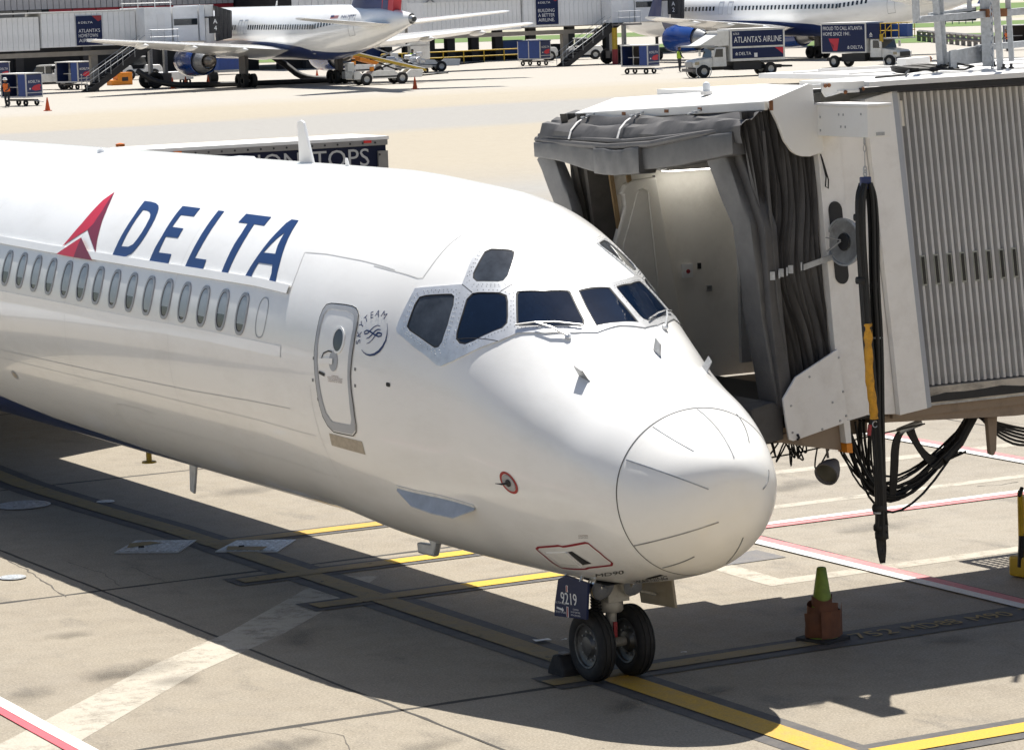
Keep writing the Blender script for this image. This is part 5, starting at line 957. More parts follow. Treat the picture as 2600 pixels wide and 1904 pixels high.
# ------------------------------------------------------------ cone, extinguisher cart, lorry beyond the fuselage
cn = thing('traffic_cone', 'lime topped traffic cone wrapped in rust coloured sandbags near the nose wheels', 'traffic cone', (2.46, .33, 0), .3)
MB().prism([(-.20, -.17), (-.17, -.20), (.17, -.20), (.20, -.17), (.20, .17), (.17, .20), (-.17, .20), (-.20, .17)], 'z', 0, .04).build('base', MT['chock_rubber'], cn, bevel=.012)
MB().lathe([(.155, .03), (.135, .10), (.045, .70), (.035, .71), (.022, .71), (.02, .66)], (0, 0, 0), n=28).build('cone', MT['cone_lime'], cn, smooth=True)
def bag(z0, z1, r, seed, w0, sq, mt='bag_rust'):
    rr = random.Random(seed); rows = []
    for i, z in enumerate(np.linspace(z0, z1, 9)):
        row = []
        for k in range(28):
            a = 2*PI*k/28; q_ = r * (1 + sq * abs(math.cos(a + w0)) ** 3 + .035 * math.sin(3*a + seed + z*14) + rr.uniform(-.015, .015)) * (.93 if i in (0,) else 1)
            row.append((q_ * math.cos(a), q_ * math.sin(a) * .85, z + .02 * math.sin(2*a + seed)))
        rows.append(row)
    return MB().grid(rows, closed=True).build('sandbag', MT[mt], cn, smooth=True)
bag(.038, .28, .168, 1, .2, .2); bag(.18, .36, .132, 5, .9, .24); bag(.32, .42, .106, 9, 1.9, .16)
bag_f = MB().grid([[(-.165, -.12, .05), (-.168, -.12, .33)], [(-.05, -.155, .045), (-.06, -.15, .30)], [(.06, -.155, .045), (.10, -.14, .30)], [(.165, -.11, .05), (.17, -.10, .36)]]); bag_f.build('sandbag_flap', MT['bag_rust'], cn)
ex = thing('extinguisher_cart', 'yellow wheeled extinguisher cart at the right edge under the bridge', 'fire extinguisher', (6.08, 1.75, 0), .2)
MB().tube([(-.19, 0, .12), (-.20, 0, .85), (-.22, -.02, .92)], .028, 8).tube([(.25, 0, .12), (.25, 0, .85), (.22, -.02, .92)], .028, 8).build('handle_frame', MT['yellow_paint'], ex, smooth=True); MB().tube([(-.26, -.04, .88), (-.19, -.02, .95)], .022, 8).build('grip', MT['black_rubber'], ex)
MB().lathe([(.001, .16), (.12, .19), (.15, .26), (.15, .72), (.11, .82), (.04, .86), (.04, .92)], (.06, .05, 0), n=24).build('tank', MT['yellow_paint'], ex, smooth=True); MB().box((-.10, 0, .12), (.26, .3, .22)).build('foot', MT['yellow_paint'], ex, bevel=.03)
for s_ in (-1, 1): MB().lathe([(.05, -.03), (.13, -.03), (.15, 0), (.13, .03), (.05, .03)], (.30 + s_ * .14, .18, .15), (1, 0, 0), 20).build('wheel', MT['tyre'], ex, smooth=True)
MB().tube([(-.21, .0, .12), (-.205, -.02, .45)], .032, 8).build('hose', MT['cable_black'], ex)
tr_ = thing('box_truck', 'navy box truck with NONSTOPS lettering, half hidden behind the airliner fuselage', 'truck', (13.5, 31.5, 0))
MB().bx(-7.2, 0, .02, 1.55, 1.05, 3.44).build('cargo_box', MT['trailer_navy'], tr_); MB().bx(-7.25, .05, -.03, 1.6, 3.44, 3.50).build('roof', MT['roof_white'], tr_)
MB().bx(-7.2, .02, -.03, .02, 3.33, 3.44).bx(-.19, .02, -.03, .02, 1.0, 3.22).bx(-7.2, .02, -.03, .02, 1.0, 1.15).build('frame', MT['trailer_frame'], tr_)
mb = MB()
for k in range(26): mb.lathe([(.022, 0), (.018, .01), (.001, .012)], (-.25 - k * .27, -.031, 3.385), (0, -1, 0), 8)
for k in range(7): mb.lathe([(.022, 0), (.018, .01), (.001, .012)], (-.16, -.031, 3.15 - k * .27), (0, -1, 0), 8)
mb.build('rivets', MT['vehicle_dark'], tr_)['kind'] = 'stuff'
sign_text('MOST NONSTOPS', MT['bridge_groove'] and MT['trailer_letter'], tr_, (-.37, .012, 2.95), (1, 0, 0), (0, 0, 1), .33, width=4.15, align='R')
MB().box((-.42, -.04, 3.41), (.16, .03, .05)).build('marker_lamp', MT['red_lamp'], tr_); MB().box((-4.4, -.04, 3.41), (.16, .03, .05)).build('marker_lamp', MT['amber_lamp'], tr_)
MB().box((-8.4, 1.0, 1.6), (2.0, 1.9, 1.7)).build('cab', MT['vehicle_white'], tr_, bevel=.1); MB().bx(-9.4, 0, .1, 1.5, .6, 1.05).build('chassis', MT['vehicle_dark'], tr_)
bz = MB().lathe([(.10, 0), (.10, .03), (.09, .04), (.09, .17), (.001, .19)], (-4.65, 2.2, 3.36), n=14); bz.build('beacon', MT['amber_lamp'], tr_, smooth=True); MB().bx(-4.8, -4.5, 1.55, 2.3, 3.28, 3.36).build('beacon_mount', MT['vehicle_dark'], tr_)
for x in (-1.2, -6, -8.6):
    for y in (.15, 1.45): MB().lathe([(.2, -.12), (.4, -.14), (.46, -.08), (.46, .08), (.4, .14), (.2, .12)], (x, y, .46), (0, 1, 0), 24).build('wheel', MT['tyre'], tr_, smooth=True)
# ------------------------------------------------------------ far side of the alley
def rebase(root, L):
    L = Vector(L); root.location = root.location + L
    for c in root.children: c.location = c.location - L
def airliner_far(lab, reg, winglet, loc, rz, group='twin-jets parked across the taxi lane'):
    t = thing('parked_airliner', lab, 'airliner', loc, rz, group); t.scale = (.94,) * 3
    def rad(y):   # half width, bottom, top at y (nose +)
        s = 23.4 - y
        if s < 6.5: k = math.sqrt(max(0, 1 - (1 - s / 6.5) ** 2)); return 1.88 * k, 3.6 - 1.65 * k, 3.6 + 2.35 * k ** 1.15
        q = max(0, (s - 31) / 16.3); q2 = q ** 1.55
        return 1.88 * (1 - .86 * q2), 1.95 + 2.55 * q2, 5.95 - .72 * q2 * q
    def P(y, a, off=0):
        w_, b, tp = rad(y); m = (b + tp) / 2 * .96 + .04 * tp; c, s_ = math.cos(a), math.sin(a)
        return Vector((-(w_ + off) * c, y, m + (tp - m + off) * s_ if s_ > 0 else m + (m - b + off) * s_))
    ys = np.r_[np.linspace(23.39, 17, 14), np.linspace(16, -7, 20), np.linspace(-8, -23.9, 18)]; A = np.radians(np.arange(0, 360, 10))
    MB().grid([[P(y, a) for a in A] for y in ys], closed=True).build('fuselage', MT['aircraft_white'], t, smooth=True)
    w_, b, tp = rad(-23.9); MB().lathe([(w_ * 1.02, 0), (w_ * .95, .45), (w_ * .7, .62), (w_ * .6, .5), (.001, .3)], (0, -23.7, (b + tp) / 2), (0, -1, -.05), 20).build('tail_cone', MT['dull_metal'], t, smooth=True)
    ny = np.linspace(15, -15.5, 24); na = np.interp(ny, [-15.5, -11, -6, 0, 6, 15], [-1.45, -.92, -.52, -.36, -.3, -.3])
    MB().grid([[P(y, a, .012) for a in np.linspace(n_, -PI - n_, 15)] for y, n_ in zip(ny, na)]).build('belly_paint', MT['navy_paint'], t, smooth=True)
    wm = MB(); wm.grid([[P(10 + dy * .125, .20 + dz * .095, .012) - Vector((-1.9, 10, 4.3)) for dz in (-1, -.6, .6, 1)] for dy in (-1, 1)]); w0 = wm.build('cabin_window', MT['vehicle_glass'], t); w0.location = (-1.9, 20, 4.3)
    doors = [20.6, 6.2, 4.9, -15.8]; y = 19.4; n = 0
    while y > -9.6:
        if min(abs(y - d) for d in doors) > .62: c = w0.copy(); col.objects.link(c); c.location = (-1.9, y, 4.3); n += 1
        y -= .508
    for k in range(7):
        yy = -9.9 - .508 * k; mb = MB(); mb.grid([[P(yy + dy * .125, .20 + .035 * k * .5 + dz * .10, .014) for dz in (-1, -.6, .6, 1)] for dy in (-1, 1)]); mb.build('cabin_window', MT['vehicle_glass'], t)
    for d in doors:
        w2, h0, h1 = (.42, -.42, .62) if d in (20.6, -15.8) else (.30, -.05, .52)
        L = [(d - w2, h0), (d + w2, h0), (d + w2, h1), (d - w2, h1)]; mb = MB()
        for (a, b_), (c, e) in zip(L, L[1:] + L[:1]):
            mb.tube([P(a + (c - a) * i / 4, b_ + (e - b_) * i / 4, .006) for i in range(5)], .022, 4)
        mb.build('door_outline', MT['seam_soft'], t)
    for sg in (-1, 1):
        wing('wing', (sg * 1.5, -5.6, -2.2 + 5.0) if 0 else (sg * 1.5, 5.2, -3.6), (sg * 17.2, -4.4, -6.3), 2.75, 4.05, 1.0, MT['aircraft_white'], t)
        if winglet: wing('winglet', (4.1, -4.8, -6.6), (6.5, -6.6, -7.4), sg * 17.15, sg * 17.5, .5, MT['navy_paint'], t, ax='z')
        for k, x in enumerate((5.2, 9.3, 13.2)):
            zz = 2.75 + (x - 1.5) / 17.1 * 1.3 - .25; ye = -3.6 - (x - 1.5) / 17.1 * 3.0
            MB().lathe([(.001, 0), (.16, .5), (.24, 1.4), (.17, 2.6), (.001, 3.5)], (sg * x, ye + 2.6, zz), (0, -1, .03), 12).build('flap_fairing', MT['aircraft_white'], t, smooth=True)
        e = MB().lathe([(.92, .35), (.97, .02), (1.05, 0), (1.15, .5), (1.2, 1.4), (1.17, 2.6), (1.06, 4.0), (1.02, 4.02), (.95, 3.7)], (sg * 5.5, 8.3, 2.0), (0, -1, 0), 32).build('engine', MT['engine_blue'], t, smooth=True)
        MB().lathe([(.94, 3.6), (.76, 4.6), (.6, 5.3), (.60, 5.3), (.5, 5.0)], (sg * 5.5, 8.3, 2.0), (0, -1, 0), 28).build('engine_core', MT['dull_metal'], e, smooth=True); MB().lathe([(.48, 4.9), (.40, 5.7), (.22, 6.4), (.001, 6.5)], (sg * 5.5, 8.3, 2.0), (0, -1, 0), 24).build('exhaust_cone', MT['engine_tail'], e, smooth=True)
        MB().prism([(7.6, 3.1), (3.0, 3.15), (1.2, 2.75), (4.6, 2.6), (7.2, 3.0)], 'x', sg * 5.5 - .16, sg * 5.5 + .16).build('pylon', MT['aircraft_white'], t)
        g = MB().cyl((sg * 3.66, 0, .6), (sg * 3.55, .1, 2.9), .17, 12).cyl((sg * 3.66, -.6, .52), (sg * 3.66, .6, .52), .12, 10).box((sg * 3.9, .1, 1.7), (.06, 1.3, 1.8)).build('main_gear', MT['flat_grey'], t)
        for yy in (-.58, .58):
            for xx in (-.36, .36): MB().lathe([(.2, -.17), (.44, -.19), (.52, -.12), (.52, .12), (.44, .19), (.2, .17), (.18, .05), (.001, .05)], (sg * 3.66 + xx, yy, .52), (1, 0, 0), 20).build('gear_tyre', MT['tyre'], g, smooth=True)
        wing('stabilizer', (sg * .5, -16.9, -21.3), (sg * 7.6, -21.6, -23.4), 4.55, 5.15, .7, MT['aircraft_white'], t)
    MB().cyl((0, 18.3, .4), (0, 18.3, 2.4), .14, 10).cyl((-.35, 18.3, .4), (.35, 18.3, .4), .4, 16).build('nose_gear', MT['tyre'], t)
    wing('fin', (5.3, -12.6, -21.2), (13.0, -19.4, -23.2), 0, 0, .8, MT['navy_paint'], t, ax='z')
    MB().prism([(-17.6, 5.7), (-21.25, 5.4), (-23.3, 13.0), (-21.9, 13.0)], 'x', -.30, .30).build('fin_emblem', MT['terminal_red'], t); MB().prism([(-19.3, 5.6), (-20.3, 5.5), (-22.6, 13), (-22.3, 13)], 'x', -.31, .31).build('fin_emblem', MT['navy_paint'], t)
    MB().prism([(21.2, 5.6), (20.9, 5.6), (20.8, 6.25), (20.9, 6.25)], 'x', -.02, .02).build('antenna', MT['aircraft_white'], t); MB().prism([(3, 5.9), (2.7, 5.9), (2.6, 6.35), (2.75, 6.35)], 'x', -.02, .02).build('antenna', MT['aircraft_white'], t)
    # flag and registration on the rear fuselage
    fy = -12.2; fm = MB(); fr = MB()
    for k in range(7):
        a0, a1 = .46 + .022 * k, .46 + .022 * (k + .55)
        (fr).grid([[P(fy, a0, .012), P(fy, a1, .012)], [P(fy - 1.3, a0, .012), P(fy - 1.3, a1, .012)]])
    fr.build('flag_stripes', MT['dark_red'], t); fm.grid([[P(fy, .54, .018), P(fy, .615, .018)], [P(fy - .55, .54, .018), P(fy - .55, .615, .018)]]).build('flag_canton', MT['navy_paint'], t)
    v, f, W = text_data(reg); MB().add([P(-14.0 - x / W * 2.0, .46 + y * .145, .015) for x, y in v], f).build('lettering', MT['navy_paint'], t, recalc=False)
    return t
p1 = airliner_far('white twin-jet at the left gate with a straight wing tip', 'N6702', False, (81.7, 183.2, 0), math.radians(-4.5))
p2 = airliner_far('white twin-jet at the right gate with an upturned navy wing tip', 'N658DL', True, (127.0, 189, 0), math.radians(4))

# buildings
def panel_run(parent, name, mt, x0, x1, y, z0, z1, step, gap=.03, th=.12):
    n = int(round((x1 - x0) / step)); step = (x1 - x0) / n
    o = MB().bx(gap, step - gap, -th, 0, z0, z1).build(name, mt, parent); o.location = (x0, y, 0)
    for k in range(1, n): c = o.copy(); col.objects.link(c); c.location = (x0 + step * k, y, 0)
tb = thing('terminal_building', 'grey ribbed concourse with a red band above a dark undercroft at the left', 'building', (85, 240, 0))
MB().bx(-60, 17.5, 0, 40, 4.6, 13).build('wall', MT['terminal_dark'], tb); panel_run(tb, 'wall_panel', MT['terminal_grey'], -40, 17.5, 0, 5.83, 13, .55)
panel_run(tb, 'red_panel', MT['terminal_red'], .1, 17.5, .02, 5.0, 5.80, 2.2, .05); panel_run(tb, 'window_bay', MT['column_concrete'], -40, -.5, .02, 4.5, 5.78, 1.3, .05, .08)
MB().bx(-60, 17.5, -8, 2, 4.2, 4.6).build('deck_edge', MT['column_concrete'], tb); MB().bx(-11, 17.5, -5.0, -4.6, 0, 4.2).build('undercroft_wall', MT['terminal_dark'], tb)
for x in range(-36, 18, 6): MB().bx(x, x + .7, -8, -7.2, 0, 4.2).build('column', MT['terminal_dark'], tb)
MB().bx(-14.6, -13.9, -11, -10.4, 0, 3).build('red_post', MT['terminal_red'], tb)
tc = thing('pier_building', 'pale ribbed pier on dark columns between the two parked twin-jets', 'building', (118, 228, 0))
MB().bx(-15.4, 40, .05, 24, 3.25, 13).build('wall', MT['terminal_dark'], tc); panel_run(tc, 'wall_panel', MT['terminal_light'], -15.4, 20, 0, 3.3, 9.5, .62, .02); panel_run(tc, 'red_panel', MT['terminal_red'], -6, -1, -.13, 5.75, 8, 2.5, .05)
MB().bx(-15.4, 20, -1, .2, 2.75, 3.25).build('deck_edge', MT['column_concrete'], tc)
for x in (-14, -11, -9.2, -6.4, -4.4, -2.2, -.2, 2.2, 4.6, 8, 12, 16): MB().bx(x, x + .75, .5, 1.2, 0, 2.8).build('column', MT['terminal_dark'], tc)
MB().bx(-15.4, 20, 3, 3.6, 0, .85).build('low_wall', MT['terminal_dark'], tc); MB().bx(-3.6, -3.1, -1.2, -.7, 0, 2.8).build('red_post', MT['terminal_red'], tc)
for x in (-8.5, -2.2, 4):
    MB().tube([(x - 3, -.3, 3.3), (x, -.35, 5.6), (x + 2.9, -.3, 3.3)], .09, 6).build('brace', MT['dull_metal'], tc)
for i, x in enumerate((-12.5, -7.7, -1.1, 6, 10)): MB().bx(x, x + 2.0, 1.6, 2.9, .5, 1.2 + .5 * (i % 2)).build('stored_crate', MT['box_blue' if i % 2 else 'terminal_dark'], tc)
gr = thing('guard_rail', 'yellow pipe guard rail along the undercroft of the pale pier', 'railing', (118, 224, 0)); mb = MB()
MB().tube([(-9, 0, 1.05), (5, 0, 1.05)], .05, 6).build('top_rail', MT['yellow_paint'], gr); MB().tube([(-9, 0, .55), (5, 0, .55)], .05, 6).build('mid_rail', MT['yellow_paint'], gr)
for k in range(8): MB().tube([(-9 + 2 * k, 0, 0), (-9 + 2 * k, 0, 1.05)], .05, 6).build('rail_post', MT['yellow_paint'], gr)
def banner(parent, x0, x1, y, z0, z1, lines):
    b = MB().bx(x0, x1, y - .05, y, z0, z1).build('banner', MT['sign_blue'], parent); w_ = x1 - x0; h = z1 - z0; ux, uz = (1, 0, 0), (0, 0, 1)
    MB().add([(x0 + w_ * a, y - .056, z0 + h * b_) for a, b_ in ((.62, 1), (1, 1), (1, .86), (.86, .80))], [(0, 1, 2, 3)]).build('banner_motif', MT['dark_red'], b, recalc=False)
    emblem_flat(MT['white_print'], b, (x0 + w_ * .07, y - .06, z0 + h * .74), ux, uz, h * .075); sign_text('DELTA', MT['white_print'], b, (x0 + w_ * .19, y - .06, z0 + h * .74), ux, uz, h * .07, width=w_ * .45)
    for k, s in enumerate(lines): sign_text(s, MT['white_print'], b, (x0 + w_ * .08, y - .06, z0 + h * (.44 - .165 * k)), ux, uz, h * .115, width=w_ * .84 * min(1, len(s) / 9.0))
def stairs(parent, a, b, y, wd=1.0):
    (x0, z0), (x1, z1) = a, b; L = Vector((x1 - x0, z1 - z0)); n = Vector((-L.y, L.x)).normalized()
    for yy in (y, y + wd): MB().prism([(x0 - .1, z0 - .1), (x0 + .55, z0 - .1), (x1 + .35, z1), (x1 - .1, z1 + .45)], 'y', yy, yy + .08).build('stair_stringer', MT['vehicle_dark'], parent)
    for k in range(14): t = (k + .5) / 14; MB().box((x0 + .25 + L.x * t, y + wd / 2, z0 + .1 + L.y * t), (.3, wd - .1, .04)).build('step', MT['flat_grey'], parent)
    for yy in (y, y + wd):
        mb = MB()
        for hh in (.55, 1.0): mb.tube([(x0, yy, z0 + hh), (x1, yy, z1 + hh)], .022, 5)
        for k in range(7): t = k / 6; mb.tube([(x0 + L.x * t, yy, z0 + L.y * t), (x0 + L.x * t, yy, z0 + L.y * t + 1.0)], .022, 5)
        mb.build('handrail', MT['galvanized'], parent)
def far_bridge(lab, X, Y, gate, lines, bx_, by_, K=1.0, bz=(3.27, 5.35)):
    t = thing('gate_bridge', lab, 'jet bridge', (X, Y, 0), 0, 'boarding bridges at the parked twin-jets')
    MB().bx(-15, -6.3, .3, 3.0, 3.05, 5.40).build('rear_tunnel', MT['tunnel_white'], t); panel_run(t, 'tunnel_panel', MT['tunnel_white'], -15, -6.3, .3, 3.1, 5.38, .4, .012, .05)
    MB().bx(-6.2, .9, .05, 3.2, 3.2, 5.62).build('front_tunnel', MT['tunnel_white'], t); panel_run(t, 'tunnel_panel', MT['tunnel_white'], -6.2, .9, .05, 3.22, 5.58, .42, .012, .05)
    MB().bx(-15, .9, -.1, 3.3, 5.62, 5.70).build('roof', MT['roof_white'], t); MB().bx(-15, 1.5, .4, 1.0, 2.55, 2.88).build('underbeam', MT['column_concrete'], t)
    banner(t, bx_[0], bx_[1], -.06, bz[0], bz[1], lines)
    MB().bx(.95, 3.0, -1.6, 3.0, 3.3, 5.78).build('cab', MT['tunnel_white'], t); MB().bx(1.9, 2.5, -1.63, -1.6, 3.4, 5.3).build('cab_door', MT['terminal_light'], t); MB().bx(3.1, 5.0, -1.7, 2.8, 3.3, 5.75).build('cab_front', MT['tunnel_white'], t)
    MB().bx(3.15, 4.95, -1.74, -1.7, 4.45, 4.9).build('cab_window', MT['vehicle_glass'], t); MB().bx(5.1, 5.5, -1.8, 2.9, 3.3, 5.85).build('cab_post', MT['tunnel_white'], t); MB().bx(5.55, 6.2, -1.8, 2.9, 3.2, 5.85).build('cab_post', MT['bridge_white'], t)
    rows = []
    for k in range(9): rows.append([(6.2 + .16 * k, -2.0 - .12 * (k % 2), 3.2 + .03 * k), (6.2 + .17 * k, -2.0 - .12 * (k % 2), 5.75 - .05 * k), (6.2 + .17 * k, 1.6, 5.8 - .05 * k)])
    MB().grid(rows).build('canopy', MT['canopy_fabric'], t)
    sg = MB().bx(5.2, 6.0, -3.4, -3.2, 3.82, 5.02).build('gate_sign', MT['black_rubber'], t); sign_text(gate[0], MT['white_print'], sg, (5.6, -3.42, 4.5), (1, 0, 0), (0, 0, 1), .32, align='C'); sign_text(gate[1], MT['white_print'], sg, (5.6, -3.42, 4.02), (1, 0, 0), (0, 0, 1), .32, align='C'); MB().bx(5.5, 5.7, -3.2, -1.7, 4.9, 5.0).build('sign_arm', MT['black_rubber'], t)
    mb = MB()
    for x in (-.3, .9, 2.2, 3.4): mb.cyl((x, -.6, 5.7), (x, -.6, 6.5), .03, 5)
    mb.tube([(-.4, -.6, 6.45), (3.5, -.6, 6.45)], .03, 5).tube([(-.4, -.6, 6.1), (3.5, -.6, 6.1)], .03, 5); mb.build('roof_rail', MT['helmet_white'], t)
    stairs(t, (-3.6, .1), (2.0, 3.45), -1.5); MB().bx(.9, 3.1, -2.6, -1.6, 3.08, 3.2).build('landing', MT['flat_grey'], t); mb = MB()
    for x in (1.0, 2.0, 3.0): mb.cyl((x, -2.6, 3.2), (x, -2.6, 4.2), .022, 5)
    mb.tube([(.9, -2.6, 4.2), (3.1, -2.6, 4.2)], .022, 5).tube([(.9, -2.6, 3.7), (3.1, -2.6, 3.7)], .022, 5); mb.build('landing_rail', MT['galvanized'], t)
    for x in (-2.4,): MB().bx(x, x + .5, .5, 1.0, 0, 2.6).build('column', MT['column_concrete'], t)
    for x in (2.0, 3.15): MB().bx(x, x + .22, .3, .7, .6, 3.2).build('lift_leg', MT['dull_metal'], t)
    MB().box((2.7, .6, .75), (1.7, 1.0, .6)).build('drive_bogie', MT['flat_grey'], t)
    for y in (-.2, 1.4): MB().lathe([(.3, -.2), (.52, -.2), (.6, -.1), (.6, .1), (.52, .2), (.3, .2), (.001, .15)], (2.15, y, .6), (0, 1, 0), 20).build('drive_wheel', MT['tyre'], t, smooth=True)
    return t
b1 = far_bridge('boarding bridge with the hometown banner at gate A4', 72.5, 191.5, 'A4', ('ATLANTA\'S', 'HOMETOWN', 'AIRLINE.'), (-3.65, -1.72), 0)
b2 = far_bridge('boarding bridge with the better airline banner at gate A2', 116.0, 200, 'A2', ('BUILDING', 'A BETTER', 'AIRLINE.'), (-5.1, -3.1), 0, bz=(3.35, 5.6))
MB().cyl((1.2, -1.5, 1.2), (1.2, -1.5, 2.9), .22, 14).build('warning_column', MT['yellow_paint'], b2); MB().cyl((1.2, -1.5, 0), (1.2, -1.5, 1.2), .24, 14).build('warning_column', MT['dark_red'], b2)
# ground equipment
def wheel_pair(parent, xs_, y, r, wd, mt='tyre', rim=True):
    for x in xs_:
        for s_ in (-1, 1):
            o = MB().lathe([(r * .5, -wd / 2), (r * .9, -wd / 2), (r, -wd * .3), (r, wd * .3), (r * .9, wd / 2), (r * .5, wd / 2)], (x, s_ * y, r), (0, 1, 0), 20).build('wheel', MT[mt], parent, smooth=True)
            if rim: MB().lathe([(r * .52, -wd * .4), (r * .2, -wd * .3), (.001, -wd * .3), (.001, wd * .3), (r * .2, wd * .3), (r * .52, wd * .4)], (x, s_ * y, r), (0, 1, 0), 16).build('rim', MT['dull_metal'], o, smooth=True)
def cart(lab, corner, rz=math.radians(111), closed=False):
    t = thing('baggage_cart', lab, 'baggage cart', (corner[0] + .25, corner[1] + 1.4, 0), rz, 'baggage carts on the far ramp'); L, W_, z0, z1 = 2.4, 1.35, .52, 1.98
    MB().bx(-L/2, L/2, -W_/2, W_/2, z0, z0 + .09).build('deck', MT['cart_frame'], t); MB().bx(-L/2 - .04, L/2 + .04, -W_/2 - .04, W_/2 + .04, z1, z1 + .07).build('roof', MT['roof_white'] if not closed else MT['cart_navy'], t)
    for x in (-L/2, L/2 - .07):
        for y in (-W_/2, W_/2 - .07): MB().bx(x, x + .07, y, y + .07, z0 + .09, z1).build('post', MT['cart_frame'], t)
    ep = MB().bx(-L/2 - .012, -L/2 + .03, -W_/2 + .07, W_/2 - .07, z0 + .32, z1 - .04).build('end_panel', MT['cart_navy'], t); MB().bx(-L/2 - .012, -L/2 + .03, -W_/2 + .07, W_/2 - .07, z0 + .09, z0 + .28).build('end_panel', MT['cart_navy'], t); MB().bx(-L/2 - .02, -L/2 + .03, -W_/2 + .07, W_/2 - .07, z0 + .28, z0 + .32).build('end_rail', MT['cart_frame'], t)
    ux, uz = (0, -1, 0), (0, 0, 1); X = -L/2 - .02
    emblem_flat(MT['white_print'], ep, (X, .52, z1 - .55), ux, uz, .17); sign_text('DELTA', MT['white_print'], ep, (X, .31, z1 - .55), ux, uz, .16, width=.78)
    MB().add([(X, .25 - .8 * a, z0 + .42 + .42 * b) for a, b in ((.0, .35), (.25, .75), (.8, .95), (1, .8), (.85, .45), (.95, .1), (.4, .0), (.15, .1))], [tuple(range(8))]).build('emblem', MT['emblem_red'], ep, recalc=False); MB().add([(X, .42 - .10 * a, z0 + .5 + .10 * b) for a, b in ((0, 0), (1, 0), (1, 1), (0, 1))], [(0, 1, 2, 3)]).build('emblem', MT['white_print'], ep, recalc=False)
    MB().bx(-L/2 + .1, L/2 - .1, -W_/2 - .02, -W_/2 + .02, z0 + .09, z1).build('back_curtain', MT['cart_inside'] if not closed else MT['cart_blue'], t); MB().bx(L/2 - .03, L/2, -W_/2 + .07, W_/2 - .07, z0 + .09, z1).build('far_end', MT['cart_navy'], t)
    if closed:
        for x in (-L/2 + .08, .03): MB().bx(x, x + L/2 - .12, W_/2 - .03, W_/2 + .01, z0 + .09, z1).build('curtain', MT['cart_blue'], t)
        MB().bx(-.04, .03, W_/2 - .03, W_/2 + .03, z0 + .09, z1).build('post', MT['cart_frame'], t)
    else:
        MB().bx(-L/2 + .08, -L/2 + .75, W_/2 - .04, W_/2, z0 + .09, z1).build('curtain', MT['cart_blue'], t); MB().bx(-.3, L/2 - .1, -.05, .0, z0 + .6, z0 + .66).build('shelf', MT['cart_frame'], t)
    wheel_pair(t, (-L/2 + .35, L/2 - .35), W_/2 - .22, .2, .13, rim=False); MB().bx(-L/2, L/2, -.06, .06, .3, .42).build('chassis', MT['flat_grey'], t); MB().tube([(-L/2, 0, .35), (-L/2 - .5, .1, .5), (-L/2 - .75, .15, 1.0)] if closed is None else [(-L/2, 0, .35), (-L/2 - .8, 0, .25)], .03, 6).build('tow_bar', MT['cart_frame'], t)
    return t
cart('open baggage cart with blue curtain beside the worker in the white helmet', (55.6, 166.2)); cart('open baggage cart parked in front of the white utility vehicle at the left', (71, 197.2)); cart('baggage cart half cut off by the left photo edge, behind the nearest cart', (62.2, 202)); cart('baggage cart standing left of the white utility vehicle', (69, 209))
cart('closed blue baggage cart at the foot of the gate A2 stairs', (113.4, 204), closed=True); cart('open baggage cart between the gate A2 stairs and the lettered box truck', (103.2, 170.3)); cart('navy baggage cart at the right photo edge beyond the galvanized frame', (147.5, 184.5), math.radians(150))
def pickup(lab, loc, rz, cab=True):
    t = thing('ramp_vehicle', lab, 'ramp vehicle', loc, rz)
    MB().prism([(-2.1, .55), (2.0, .55), (2.05, .95), (1.95, 1.15), (.9, 1.2), (-2.1, 1.15)], 'y', -.85, .85).build('body', MT['vehicle_white'], t, bevel=.05); MB().prism([(-.6, 1.18), (.95, 1.2), (.55, 1.75), (-.5, 1.78)], 'y', -.78, .78).build('cab_glass', MT['vehicle_glass'], t, bevel=.04); MB().prism([(-.62, 1.74), (.6, 1.72), (.5, 1.82), (-.55, 1.84)], 'y', -.8, .8).build('cab_roof', MT['vehicle_white'], t)
    for x, y in ((-.1, .785), (-.1, -.79)): MB().bx(x, x + .07, y - .02, y + .02, 1.15, 1.76).build('door_pillar', MT['vehicle_white'], t)
    if cab: MB().bx(-2.0, -.75, -.8, .8, 1.16, 1.5).build('cargo_lid', MT['vehicle_white'], t, bevel=.03); MB().box((-.9, 0, 1.9), (.2, .5, .12)).build('beacon_bar', MT['amber_lamp'], t)
    wheel_pair(t, (-1.35, 1.3), .80, .37, .24); MB().bx(-2.15, 2.1, -.8, .8, .4, .56).build('chassis', MT['vehicle_dark'], t); MB().bx(2.04, 2.1, -.7, .7, .6, .8).build('bumper', MT['dull_metal'], t)
    return t
pickup('white utility vehicle with dark windows between the baggage carts at the left', (70.2, 201.5, 0), math.radians(150))
def tug(lab, loc, rz, grp='white tow tractors under the boarding bridges'):
    t = thing('tow_tractor', lab, 'tow tractor', loc, rz, grp)
    MB().prism([(-1.5, .4), (1.6, .4), (1.65, .9), (1.5, 1.15), (.3, 1.2), (.2, .85), (-.7, .85), (-.8, 1.15), (-1.5, 1.1)], 'y', -.8, .8).build('body', MT['vehicle_white'], t, bevel=.05); MB().prism([(-.75, 1.2), (.45, 1.2), (.25, 1.8), (-.7, 1.8)], 'y', -.7, .7).build('cab', MT['vehicle_glass'], t); MB().bx(-.8, .35, -.75, .75, 1.8, 1.88).build('cab_roof', MT['vehicle_white'], t); wheel_pair(t, (-.95, 1.0), .78, .42, .28); MB().bx(1.62, 1.7, -.6, .6, .45, .8).build('bumper', MT['dull_metal'], t); sign_text('6118', MT['grey_print'], t, (1.2, .81, .8), (-1, 0, 0), (0, 0, 1), .22)
    return t
